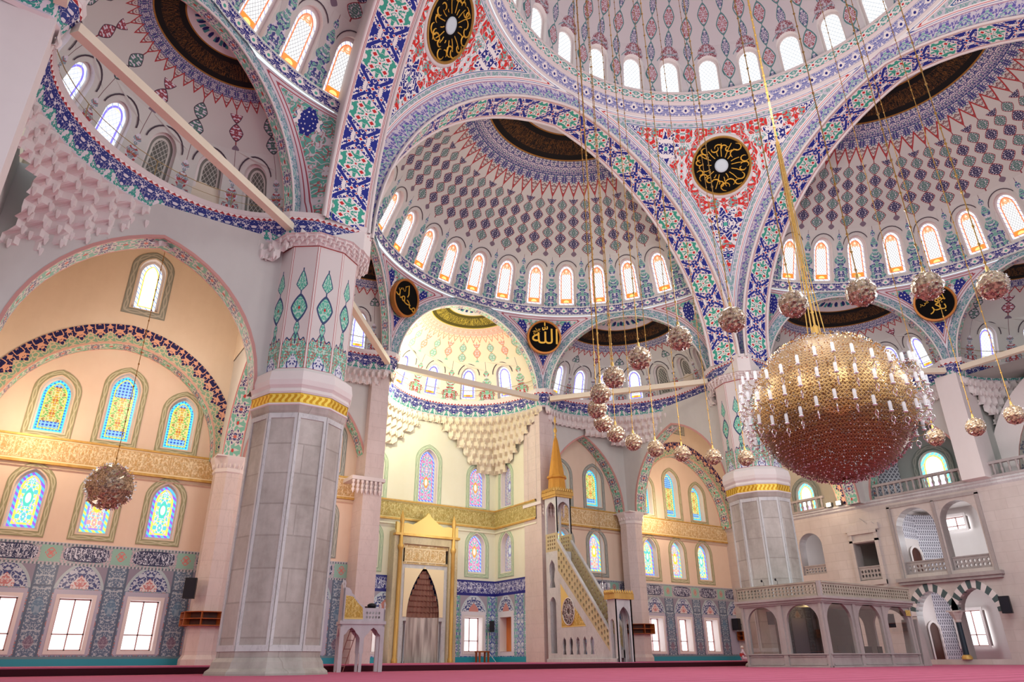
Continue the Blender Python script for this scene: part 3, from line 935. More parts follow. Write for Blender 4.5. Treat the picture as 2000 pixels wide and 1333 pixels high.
def planemap(O, U, N):
    """local frame on a vertical wall: s along U, t up, d towards the room (N)"""
    return lambda s, t, d=0.0: (O[0] + U[0] * s + N[0] * d, O[1] + U[1] * s + N[1] * d, O[2] + t)

# ================================================================ the hall
A0 = 14.66            # pier centres at (+-A0, +-A0)
CORN0, CORN1 = 17.35, 18.55
SDC, SDR, SDZ = 12.85, 13.3, 21.0    # half dome: centre distance, sphere radius, centre height
SILL = 24.7
EXD = 12.75           # distance of the exedra arches from the half dome axis
EXR = 5.65
SIDE_NAME = {0: 'front', 3: 'right', 1: 'left'}
EX_ANG = {0: (90.0, 38.7, 141.3), 3: (90.0, 38.7, 141.3), 1: (38.7, 90.0)}
WHERE = {0: 'above the prayer niche side', 3: 'on the right side', 1: 'on the left side'}

def main_profile(w=12.8, z0=18.3, apex=32.7, n=20):
    return parch(w, apex - z0, n, z0)
def outer_profile(n=20):
    A = main_profile(n=n)
    P = []
    e = 1.69; rho = 14.49
    for x, z in A:
        sx = 1 if x >= 0 else -1
        dx, dz = (abs(x) + e) / rho, (z - 18.3) / rho
        k = 1.02
        xo = abs(x) + dx * k if abs(x) > 1e-6 else 0.0
        zo = z + dz * k + (0.02 if abs(x) < 1e-6 else 0)
        P.append((sx * min(xo, 13.72), zo))
    return P
def yo(x): return 13.12 + 0.60 * (abs(x) / 13.72) ** 8

def build_side(k):
    XF[0] = rotq(k)
    nm = SIDE_NAME[k]; wh = WHERE[k]
    # ---- main arch: soffit + archivolt
    F = main_profile(); Bk = main_profile(w=12.6, apex=32.75)
    mb = MB()
    mb.strip([(x, 13.12, z) for x, z in F], [(x, 15.3, z) for x, z in Bk], 0)
    O = outer_profile()
    mb.strip([(x, 13.12, z) for x, z in F], [(x, yo(x), z) for x, z in O], 1)
    # slim white rolls on both soffit edges
    for prof, yy in ((F, 13.10), (Bk, 15.28)):
        mb.tube([(x, yy, z) for x, z in prof], 0.09, 6, 2)
    # blind back of the arch
    big = [(x * 1.12, z + 1.2) for x, z in Bk]
    mb.strip([(x, 15.3, z) for x, z in Bk], [(x, 15.3, z) for x, z in big], 2)
    struct(mb.build(num('trim'), [MT['soffit'], MT['leaf'], MT['plasterw']]), 'great painted arch carrying the main dome %s' % wh, 'arch')
    # ---- half dome
    bays = [90 + 11.1 * i for i in range(-7, 8)]
    def sp(az, el, d=0.0):
        r = SDR - d
        return (r * cos(el) * cos(R(az)), SDC + r * cos(el) * sin(R(az)), SDZ + r * sin(el))
    def elz(z): return math.asin((z - SDZ) / SDR)
    ZT = 28.2
    dome = MB()
    az0, az1 = bays[0] - 5.55, bays[-1] + 5.55
    NA = 15 * 6
    AZ = [az0 + (az1 - az0) * i / NA for i in range(NA + 1)]
    EL = [elz(ZT) + (pi / 2 - 0.012 - elz(ZT)) * j / 26 for j in range(27)]
    P = [[sp(a, e) for e in EL] for a in AZ]
    UV = [[((a - 90) / 11.1 + 20, 90 - degrees(e)) for e in EL] for a in AZ]
    dome.grid(P, UV, 0, True, keep=lambda i, j: (SDC + SDR * cos(EL[j]) * sin(R((AZ[i] + AZ[i + 1]) / 2))) > 13.9)
    drum = MB()
    lit = 'semi'
    for i, c in enumerate(bays):
        o = win_outline(1.42, 2.95, 0.0)
        hs = [(x, y + 0.12) for x, y in o]
        hw = R(5.55) * 12.6
        def mp2(s, t, d=0.0, c=c):
            e = elz(SILL + t); return sp(c - degrees(s / 12.6), e, d)
        top = ZT - SILL
        outer = [(-hw + 2 * hw * q / 6, 0) for q in range(7)] + [(hw - 2 * hw * q / 6, top) for q in range(7)]
        drum.holes(outer, [hs], mp2, lambda a, b: (a / (2 * hw) + 20, b))
        vis = 0 <= i <= 14
        lab = 'arched window of the half dome %s, number %d of 15 from the %s' % (wh, 15 - i, 'left end')
        window(lambda s, t, d, mp2=mp2: mp2(s, t + 0.12, d), 1.42, 2.95, 'semi', 0.0, 0.28, None, label=lab, frame=0.16, rings=(0.0, 0.12, 0.19))
        ol = MB()
        oo = scaled(o, -0.20, 0); o2 = scaled(o, -0.25, 0)
        arcA = oo[2:]; arcB = o2[2:]
        ol.strip([mp2(x, y + 0.12, 0.02) for x, y in arcA], [mp2(x, y + 0.12, 0.02) for x, y in arcB], 0)
        drum_ol.append((ol, 'arched dark outline')) if False else drum.strip([mp2(x, y + 0.12, 0.05) for x, y in arcA], [mp2(x, y + 0.12, 0.05) for x, y in arcB], 1)
    struct(dome.build('ceiling', MT['sd']), 'painted half dome with rows of cartouches %s' % wh, 'half dome')
    struct(drum.build(num('wall_%s_drum' % nm) if False else 'wall_%s_half_dome' % nm, [MT['drum'], MT['darkline']]), 'window zone of the half dome %s' % wh, 'wall')
    # ---- sill ring
    rg = MB()
    AR = [az0 + (az1 - az0) * i / 80 for i in range(81)]
    def cy(a, r, z): return (r * cos(R(a)), SDC + r * sin(R(a)), z)
    for (r0, z0, r1, z1, mi) in ((12.80, SILL + 0.02, 12.50, SILL - 0.02, 1), (12.50, SILL - 0.02, 12.50, SILL - 0.07, 1), (12.50, SILL - 0.07, 12.72, SILL - 0.62, 0), (12.72, SILL - 0.62, 12.66, SILL - 0.72, 1)):
        rg.strip([cy(a, r1, z1) for a in AR], [cy(a, r0, z0) for a in AR], mi)
    struct(rg.build(num('trim'), [MT['ring_navy'], MT['plasterw']]), 'navy tile ring under the windows of the half dome %s' % wh, 'cornice')
    # ---- exedra arches, spandrels between them
    zs0 = 18.0
    prof = parch(EXR, EXR * 1.0001, 14, zs0)
    def ring_pt(th, s, z, back=0.0):
        c, sn = cos(R(th)), sin(R(th))
        # along the chord: direction (-sn, c); s>0 turns towards larger angle
        return (c * (EXD + back) - sn * s, SDC + sn * (EXD + back) + c * s, z)
    def outer(th):
        P = []
        for x, z in prof:
            dx, dz = x / EXR, (z - zs0) / EXR
            P.append((max(-6.1, min(6.1, x + dx * 0.62)), z + dz * 0.62))
        return P
    OP = outer(0)
    for th in EX_ANG[k]:
        sd = 'centre' if th == 90 else ('right' if th < 90 else 'left')
        a = MB()
        a.strip([ring_pt(th, x, z) for x, z in prof], [ring_pt(th, x, z) for x, z in OP], 0)
        a.strip([ring_pt(th, x, z, 0.5) for x, z in prof], [ring_pt(th, x, z) for x, z in prof], 1)
        a.tube([ring_pt(th, x, z, -0.02) for x, z in prof], 0.06, 6, 2)
        struct(a.build(num('trim'), [MT['leafex'], MT['archsof'], MT['plasterw']]), 'painted arch of the %s exedra %s' % (sd, wh), 'arch')
        build_exedra(k, th, sd, wh)
    # spandrels
    def spandrel(th1, th2, end1=None, end2=None, lab=''):
        """surface between the outer edge of arch th1 (+s side) and arch th2 (-s side)"""
        m = MB()
        N = 24
        rows = []; ztop = SILL - 0.68
        half = (th2 - th1) / 2
        Z = [18.3 + (ztop - 18.3) * (j / 30) for j in range(31)]
        def s_at(z):
            dz = z - zs0
            r = EXR + 0.62
            if dz >= r: return 0.0
            return min(6.1, sqrt(r * r - dz * dz))
        pts = []; E = []; UV = []
        thm = (th1 + th2) / 2
        rm = 13.3
        for z in Z:
            s = s_at(z)
            if end1 is None: a1, r1 = th1 + degrees(atan2(s, EXD)), hypot(EXD, s)
            else: a1, r1 = end1, 12.75
            if end2 is None: a2, r2 = th2 - degrees(atan2(s, EXD)), hypot(EXD, s)
            else: a2, r2 = end2, 12.75
            if a2 < a1: a2 = a1 = (a1 + a2) / 2
            f = (z - 18.3) / (ztop - 18.3)
            row = []; er = []; ur = []
            for i in range(N + 1):
                t = i / N
                a = a1 + (a2 - a1) * t
                r = r1 + (r2 - r1) * t
                p = (r * cos(R(a)), SDC + r * sin(R(a)), z)
                row.append(p)
                def dist(th, ss):
                    q = (a - th) * ss
                    if q < 0: return 9
                    sx = EXD * math.tan(R(min(q, 40)))
                    return max(0.0, hypot(sx, z - zs0) - (EXR + 0.62))
                d = min(dist(th1, 1) if end1 is None else 9, dist(th2, -1) if end2 is None else 9, (ztop - z))
                er.append((d, 0))
                ur.append((R(thm - a) * 13.3, z - 22.4))
            pts.append(row); E.append(er); UV.append(ur)
        m.grid(pts, UV, 0, True, None, E)
        o = m.build('ceiling', MT['semipend'], edge=True)
        struct(o, lab, 'spandrel')
    if k in (0, 3):
        spandrel(38.7, 90.0, lab='teal spandrel right of the centre exedra %s' % wh)
        spandrel(90.0, 141.3, lab='teal spandrel left of the centre exedra %s' % wh)
        spandrel(9.5, 38.7, end1=9.5, lab='narrow teal spandrel beside the pier, right end %s' % wh)
        spandrel(141.3, 170.5, end2=170.5, lab='narrow teal spandrel beside the pier, left end %s' % wh)
    else:
        spandrel(38.7, 90.0, lab='teal spandrel left of the corner exedra %s' % wh)
        spandrel(9.5, 38.7, end1=9.5, lab='narrow teal spandrel between corner exedra and pier %s' % wh)
    XF[0] = rotq(0)

def build_exedra(k, th, sd, wh):
    light = (k == 0 and th == 90.0)
    C = (EXD * cos(R(th)), SDC + EXD * sin(R(th)))
    r = 6.15; zc = 18.0
    fb = 1.0 if th == 90 else 0.84
    ct, st = cos(R(th)), sin(R(th))
    def sp(az, el, d=0.0):
        rr = r - d
        a = rr * cos(el) * cos(R(az - th)) * fb; b = rr * cos(el) * sin(R(az - th))
        return (C[0] + a * ct - b * st, C[1] + a * st + b * ct, zc + rr * sin(el))
    def elz(z): return math.asin(max(-1, min(1, (z - zc) / r)))
    step = 28.0 if th == 90 else 22.0
    n = 3 if th == 90 else 4
    Z0, ZT = 18.35, 21.50
    lim = 86.0
    dome = MB()
    NA = 48
    AZ = [th - 90 + 180 * i / NA for i in range(NA + 1)]
    EL = [elz(ZT) + (pi / 2 - 0.02 - elz(ZT)) * j / 16 for j in range(17)]
    P = [[sp(a, e) for e in EL] for a in AZ]
    UV = [[((a - th) / step + 20, 90 - degrees(e)) for e in EL] for a in AZ]
    dome.grid(P, UV, 0, True)
    struct(dome.build('ceiling', MT['exl' if light else ('ex2' if (k != 1 and th != 90) else 'ex')]), 'painted vault of the %s exedra %s' % (sd, wh), 'half dome')
    drum = MB()
    half = n - 1 if th == 90 else 3
    cs = [th + step * i for i in range(-half, half + 1)]
    w = 1.25; h = 2.35
    lo = cs[0] - step / 2
    for i, c in enumerate(cs):
        hw = R(step / 2) * 5.9
        def mp2(s, t, d=0.0, c=c):
            return sp(c - degrees(s / 5.9), elz(Z0 + t), d)
        o = win_outline(w, h)
        top = ZT - Z0
        nn = 8
        outer = [(-hw + 2 * hw * q / nn, 0) for q in range(nn + 1)] + [(hw, top * q / 5) for q in range(1, 5)] + [(hw - 2 * hw * q / nn, top) for q in range(nn + 1)] + [(-hw, top - top * q / 5) for q in range(1, 5)]
        isw = abs(c - th) < 70
        if isw:
            drum.holes(outer, [[(x, y + 0.42) for x, y in o]], mp2, lambda a, b: (a / (2 * hw) + 20, b))
            # windows towards the corner bays have no daylight behind them
            rel = (c - th)
            dark = False
            if th < 60: dark = rel < -15
            if th > 120: dark = rel > 15
            style = 'dark' if dark else 'exedra'
            window(lambda s, t, d, mp2=mp2: mp2(s, t + 0.42, d), w, h, style, 0.0, 0.25, None,
                   label='%s window in the %s exedra %s, number %d from its right' % ('unlit lattice' if dark else 'blue edged bright', sd, wh, i + 1), frame=0.12, rings=(0.0, 0.10, 0.18))
            oo = scaled(o, -0.22, 0)[2:]; o2 = scaled(o, -0.28, 0)[2:]
            drum.strip([mp2(x, y + 0.42, 0.06) for x, y in oo], [mp2(x, y + 0.42, 0.06) for x, y in o2], 1)
        else:
            drum.holes(outer, [], mp2, lambda a, b: (a / (2 * hw) + 20, b))
    for (a0, a1) in ((th - 90, lo), (th + (th - lo), th + 90)):
        if a1 - a0 < 0.5: continue
        AZf = [a0 + (a1 - a0) * q / 4 for q in range(5)]
        drum.grid([[sp(a, elz(Z0 + (ZT - Z0) * q / 6)) for q in range(7)] for a in AZf], [[((a - th) / step + 20, (ZT - Z0) * q / 6) for q in range(7)] for a in AZf], 0, True)
    struct(drum.build('wall_exedra', [MT['drum_exl' if light else 'drum_ex'], MT['darkline']]), 'window zone of the %s exedra %s' % (sd, wh), 'wall')

MT['leafex'] = m_leaf('exedra_arch_band', srgb('7DB9AA'), srgb('5B8F98'), srgb('CFC8D2'), 0.8)

for k in (0, 3, 1):
    build_side(k)

# ---------------------------------------------------------------- main dome, its drum and rings
def build_dome():
    Rm, Z0 = 12.75, 35.4
    step = 12.0; ph = 46.0
    def sp(az, z, d=0.0):
        t = (z - Z0)
        r = sqrt(max(0.0, Rm * Rm - t * t)) - d
        return (r * cos(R(az)), r * sin(R(az)), z)
    AZs = [ph + step * i for i in range(30)]
    drum = MB(); ZT = 39.2
    for i, c in enumerate(AZs):
        rel = (c - 30 + 180) % 360 - 180
        hw = R(step / 2) * Rm
        def mp2(s, t, d=0.0, c=c): return sp(c - degrees(s / Rm), Z0 + t, d)
        o = win_outline(1.48, 3.05)
        outer = [(-hw + 2 * hw * q / 6, 0) for q in range(7)] + [(hw - 2 * hw * q / 6, ZT - Z0) for q in range(7)]
        drum.holes(outer, [[(x, y + 0.1) for x, y in o]], mp2, lambda a, b: (a / (2 * hw) + 20, b))
        inview = abs(rel) < 95
        if inview:
            window(lambda s, t, d, mp2=mp2: mp2(s, t + 0.1, d), 1.48, 3.05, 'main', 0.0, 0.3, None,
                   label='white lattice window at the foot of the main dome, at %d degrees around the ring' % (c % 360), frame=0.15)
        else:
            drum.holes(o and [(x, y + 0.1) for x, y in o], [], lambda s, t, mp2=mp2: mp2(s, t, -0.25), lambda a, b: (a, b))
        oo = scaled(o, -0.20, 0)[2:]; o2 = scaled(o, -0.25, 0)[2:]
        drum.strip([mp2(x, y + 0.1, 0.02) for x, y in oo], [mp2(x, y + 0.1, 0.02) for x, y in o2], 1)
    struct(drum.build('wall_dome_drum', [MT['dome'], flat('teal_outline', srgb('6F9AA0'))]), 'window zone at the foot of the main dome', 'wall')
    dome = MB()
    NZ = 30
    zz = [ZT + (Z0 + Rm - 0.05 - ZT) * (1 - (1 - j / NZ) ** 2) for j in range(NZ + 1)]
    NAz = 180
    P = [[sp(ph - 6 + 360 * i / NAz, z) for z in zz] for i in range(NAz + 1)]
    arc = [Rm * math.asin(min(1, (z - Z0) / Rm)) for z in zz]
    UV = [[((360 * i / NAz - 6) / step + 20, a) for a in arc] for i in range(NAz + 1)]
    dome.grid(P, UV, 0, True)
    struct(dome.build('ceiling', MT['dome']), 'white painted main dome with columns of drop shaped motifs', 'dome')
    rg = MB()
    AR = [360 * i / 160 for i in range(161)]
    def c(a, r, z): return (r * cos(R(a)), r * sin(R(a)), z)
    for (r0, z0, r1, z1, mi) in ((12.75, 35.42, 12.30, 35.36, 2), (12.30, 35.36, 12.30, 35.20, 2), (12.30, 35.20, 12.45, 34.62, 0), (12.45, 34.62, 12.62, 34.52, 2), (12.62, 34.52, 12.95, 33.80, 1), (12.95, 33.80, 13.05, 33.66, 2)):
        rg.strip([c(a, r1, z1) for a in AR], [c(a, r0, z0) for a in AR], mi)
    struct(rg.build(num('trim'), [MT['ring_teal'], MT['ring_blue'], MT['plasterw']]), 'teal and blue ring cornice at the foot of the main dome', 'cornice')
    # pendentives
    O = outer_profile(40)
    half = [(x, z) for x, z in O if x >= -1e-6][::-1]     # from the springing up to the apex
    half = sorted(half, key=lambda p: p[1])
    def xo(z):
        for (x0, z0), (x1, z1) in zip(half, half[1:]):
            if z0 <= z <= z1: return x0 + (x1 - x0) * (z - z0) / (z1 - z0 + 1e-9)
        return 0.0 if z > half[-1][1] else half[0][0]
    ed3 = []
    for x, z in O: ed3.append((x, yo(x), z))
    ed3s = [p for p in ed3 if p[0] >= -1.0]
    for q, lab in ((0, 'red arabesque pendentive above the right pier'), (1, 'red arabesque pendentive above the left pier'), (3, 'red arabesque pendentive at the far right')):
        XF[0] = rotq(q)
        m = MB(); NZ = 44; N = 40
        Z = [20.4 + (33.72 - 20.4) * (j / NZ) for j in range(NZ + 1)]
        pts, UV, E = [], [], []
        for z in Z:
            x = xo(z); y = yo(x)
            a1 = degrees(atan2(x, y)); rr = hypot(x, y)   # angle measured from the y axis
            a1 = min(a1, 45.0)
            row, ur, er = [], [], []
            for i in range(N + 1):
                a = 90 - a1 + ((a1) - (90 - a1)) * i / N  # from the +y side to the +x side
                # smooth bulge inwards
                p = (rr * cos(R(a)), rr * sin(R(a)), z)
                row.append(p)
                d = 99
                for qx, qy in ((p[0], p[1]), (p[1], p[0])):
                    for (ax_, ay_, az_), (bx_, by_, bz_) in zip(ed3s, ed3s[1:]):
                        if abs(az_ - p[2]) > 3.5: continue
                        vx, vy, vz = bx_ - ax_, by_ - ay_, bz_ - az_
                        wx, wy, wz = qx - ax_, qy - ay_, p[2] - az_
                        t = max(0, min(1, (vx * wx + vy * wy + vz * wz) / (vx * vx + vy * vy + vz * vz + 1e-9)))
                        d = min(d, (wx - t * vx) ** 2 + (wy - t * vy) ** 2 + (wz - t * vz) ** 2)
                d = min(sqrt(d), (33.72 - z) * 1.1)
                er.append((max(0, d), 0)); ur.append((R(45 - a) * 14.6, z - 28.9))
            pts.append(row); UV.append(ur); E.append(er)
        m.grid(pts, UV, 0, True, None, E)
        struct(m.build('ceiling', MT['pend'], edge=True), lab, 'pendentive')
    XF[0] = rotq(0)
    return xo
XO = build_dome()
# ---------------------------------------------------------------- cornice, stalactites, tie beams
def offset_path(P, d):
    """shift a plan polyline to its right by d"""
    out = []
    for i, p in enumerate(P):
        a = P[max(i - 1, 0)]; b = P[min(i + 1, len(P) - 1)]
        dx, dy = b[0] - a[0], b[1] - a[1]
        l = hypot(dx, dy) or 1
        out.append((p[0] + dy / l * d, p[1] - dx / l * d))
    return out
def ell(th, a, b, n=28, back=0.0):
    """plan of an exedra: from its right foot round to its left foot (local side frame)"""
    C = ((EXD + back) * cos(R(th)), SDC + (EXD + back) * sin(R(th)))
    ct, st = cos(R(th)), sin(R(th))
    return [(C[0] + b * sin(pi * i / n) * ct + a * cos(pi * i / n) * st, C[1] + b * sin(pi * i / n) * st - a * cos(pi * i / n) * ct) for i in range(n + 1)]
BUL = {90.0: (5.45, 5.75), 38.7: (5.45, 4.0), 141.3: (5.45, 4.0)}
def cornice_path(k):
    r = [(13.25, 12.75), (12.75, 13.25), (12.85, 15.5)]
    P = r + ell(38.7, *BUL[38.7]) + [(5.95, 25.15)] + ell(90.0, *BUL[90.0])
    if k == 1: return P[:3 + 29 + 1 + 12]
    P += [(-5.95, 25.15)] + ell(141.3, *BUL[141.3]) + [(-x, y) for x, y in r[::-1]]
    return P
def build_cornice(k):
    XF[0] = rotq(k); wh = WHERE[k]
    P = cornice_path(k)
    mb = MB()
    prof = [(0.52, 17.24, 1), (0.40, 17.32, 1), (0.02, 18.28, 0), (0.0, 18.30, 1), (-0.04, 18.52, 1), (1.4, 18.56, 1)]
    for (o0, z0, _), (o1, z1, mi) in zip(prof, prof[1:]):
        A = [(x, y, z0) for x, y in offset_path(P, o0)]; B = [(x, y, z1) for x, y in offset_path(P, o1)]
        mb.strip(A, B, mi, sm=False)
    struct(mb.build(num('trim'), [MT['cornice'], MT['plasterw']]), 'blue tiled cornice with a white ledge %s' % wh, 'cornice')
    for th in EX_ANG[k]:
        E = ell(th, 5.6, 1.0, 2)
        a, b = E[0], E[-1]
        dx, dy = b[0] - a[0], b[1] - a[1]; l = hypot(dx, dy); ux, uy = dx / l, dy / l
        m = MB()
        m.obox(((a[0] + b[0]) / 2, (a[1] + b[1]) / 2), (ux, uy), (-uy, ux), l / 2, 0.17, 17.62, 17.96)
        struct(m.build(num('trim'), MT['cream']), 'straight pale tie beam across the %s exedra %s' % ('centre' if th == 90 else 'corner', wh), 'beam')
        # thin guard rail along the ledge
        rp = offset_path(ell(th, *BUL[th], n=20), 0.25)
        root = empty('guard_rail', (0, 0, 0), 'thin guard rail on the ledge of the %s exedra %s' % ('centre' if th == 90 else ('right' if th < 90 else 'left'), wh), 'railing', 'guard rails on the tiled ledges')
        m = MB()
        m.tube([(x, y, 19.45) for x, y in rp], 0.02, 4)
        m.tube([(x, y, 19.05) for x, y in rp], 0.012, 4)
        m.build('rail', MT['brass'], root)
        for q in range(0, 21, 4):
            m = MB(); m.tube([(rp[q][0], rp[q][1], 18.53), (rp[q][0], rp[q][1], 19.45)], 0.02, 4)
            m.build('post', MT['brass'], root)
    # stalactite vaulting under the cornice
    for th in EX_ANG[k]:
        a, b = BUL[th]
        E = ell(th, a + 0.40, b + 0.40, 144)
        if th == 90:
            K0 = [(5.95, 26.0), (5.95, 31.85), (-5.95, 31.85), (-5.95, 26.0)]
        elif th < 90:
            K0 = [(14.6, 16.6), (14.6, 26.35), (6.1, 26.35)]
        else:
            K0 = [(-6.1, 26.35), (-14.6, 26.35), (-14.6, 16.6)]
        L = [0]
        for p, q in zip(K0, K0[1:]): L.append(L[-1] + hypot(q[0] - p[0], q[1] - p[1]))
        def K(s):
            d = s * L[-1]
            for i in range(len(K0) - 1):
                if d <= L[i + 1] + 1e-9:
                    f = (d - L[i]) / (L[i + 1] - L[i])
                    return (K0[i][0] + (K0[i + 1][0] - K0[i][0]) * f, K0[i][1] + (K0[i + 1][1] - K0[i][1]) * f)
            return K0[-1]
        if k == 1 and th == 90: continue
        tiers = 7; per = 6.0 if k == 1 else 4.0
        zt, zb = 17.30, (13.4 if th == 90 else 14.0)
        dz = (zt - zb) / tiers
        corners = [0.5] if th != 90 else [L[1] / L[-1], L[2] / L[-1]]
        m = MB()
        NP = 144
        def curve(t, ph, amp):
            P = []
            for i in range(NP + 1):
                e = E[i]; kk = K(i / NP)
                x = e[0] + (kk[0] - e[0]) * t; y = e[1] + (kk[1] - e[1]) * t
                P.append((x, y))
            Q = offset_path(P, 1.0)
            out = []
            for i, (p, q) in enumerate(zip(P, Q)):
                tri = abs(((i / per + ph) % 1.0) - 0.5) * 2
                o = amp * (tri - 0.5) * 0.8
                out.append((p[0] + (q[0] - p[0]) * o, p[1] + (q[1] - p[1]) * o))
            return out
        for j in range(tiers if (th == 90 or k == 1) else 4):
            t0 = (j / tiers) ** 1.0; t1 = ((j + 1) / tiers)
            c0 = curve(t0, 0.5 * (j % 2), 0.34); c1 = curve(t1, 0.5 * ((j + 1) % 2), 0.34)
            z = zt - dz * j
            reach = (0.5 if j == 0 else 0.46 - 0.055 * j) if th == 90 else (0.5, 0.46, 0.24, 0.11, 0.08, 0.055, 0.035)[j]
            for cc in (corners if j else [0.5]):
                rc = reach if th != 90 or j == 0 else reach * 0.5
                i0 = max(0, int((cc - rc) * NP)) // 2 * 2; i1 = min(NP, int((cc + rc) * NP + 1)) // 2 * 2
                a0 = [(x, y, z) for x, y in c0[i0:i1 + 1]]
                b0 = [(x, y, z - dz * 0.62) for x, y in c0[i0:i1 + 1]]
                b1 = [(x, y, z - dz) for x, y in c1[i0:i1 + 1]]
                m.strip(a0, b0, 0, sm=False)
                m.strip(b0, b1, 0, sm=False)
                # little hanging points
                if j < tiers:
                    for i in range(i0 + 2, i1 - 1, 4):
                        x, y = c0[i]
                        w = 0.10
                        m.lathe((x, y, z - dz * 0.62), [(w, 0.12), (w, 0.0), (0.02, -0.22)], 5, 0, False)
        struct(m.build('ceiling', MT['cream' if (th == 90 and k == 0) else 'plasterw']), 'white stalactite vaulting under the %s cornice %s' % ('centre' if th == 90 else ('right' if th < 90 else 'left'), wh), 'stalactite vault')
    XF[0] = rotq(0)
MT['brass'] = flat('brass', srgb('B39A6A'), 0.4, 0.5)
for k in (0, 3, 1): build_cornice(k)

# ---------------------------------------------------------------- arch walls of the aisles
def arch_wall(O, U, N, s0, s1, z1, cx, w, h, spring, depth, label, name='wall_aisle', mat='plaster', soffit='archsof', zbot=None, face=None):
    """wall panel with a pointed opening down to z=zbot (spring of the arch by default)"""
    mp = planemap(O, U, N)
    zb = spring if zbot is None else zbot
    A = parch(w, h, 12, spring, cx)
    pts = [(s0, zb), (A[0][0], zb)] + (A if zb < spring - 1e-6 else A[1:-1]) + [(A[-1][0], zb), (s1, zb), (s1, z1), (s0, z1)]
    if zb >= spring - 1e-6:
        pts = [(s0, zb)] + A + [(s1, zb), (s1, z1), (s0, z1)]
    m = MB()
    m.holes(pts, [], lambda a, b: mp(a, b - O[2], 0))
    m.holes(pts, [], lambda a, b: mp(a, b - O[2], -depth))
    # painted soffit
    m.strip([mp(a, b - O[2], 0) for a, b in A], [mp(a, b - O[2], -depth) for a, b in A], 1)
    # raised moulding on the front edge
    B = parch(w + 0.12, h + 0.14, 12, spring, cx)
    m.strip([mp(a, b - O[2], 0.02) for a, b in A], [mp(a, b - O[2], 0.02) for a, b in B], 2)
    m.strip([mp(a, b - O[2], 0.02) for a, b in B], [mp(a, b - O[2], 0) for a, b in B], 2)
    if face:
        B = parch(w + face, h + face * 1.1, 12, spring, cx)
        m.strip([mp(a, b - O[2], 0.03) for a, b in A], [mp(a, b - O[2], 0.03) for a, b in B], 3, v0=0, v1=1)
    o = m.build(name, [MT[mat], MT[soffit], MT['pinkline'], MT['darkarch']])
    struct(o, label, 'arched wall')
    return o

CAPZ = 10.45
for k in (0, 3, 1):
    XF[0] = rotq(k); wh = WHERE[k]
    sides = (1, -1) if k == 0 else ((-1,) if k == 3 else (1,))
    for s in sides:
        lr = 'right' if s > 0 else 'left'
        # plane x = s*14.64 (towards the corner bay)
        arch_wall((s * 14.40, 0, 0), (0, 1), (-s, 0), 15.6, 26.6, 17.6, 21.1, 4.35, 5.65, CAPZ, 1.0, 'wall with a tall pointed arch opening into the corner bay, %s end %s' % (lr, wh))
        # plane y = 26.4
        arch_wall((0, 26.4, 0), (1, 0), (0, -1), min(s * 5.9, s * 14.9), max(s * 5.9, s * 14.9), 17.6, s * 10.45, 3.55, 5.45, CAPZ, 1.0, 'wall with a pointed arch in front of the aisle windows, %s part %s' % (lr, wh))
    XF[0] = rotq(0)

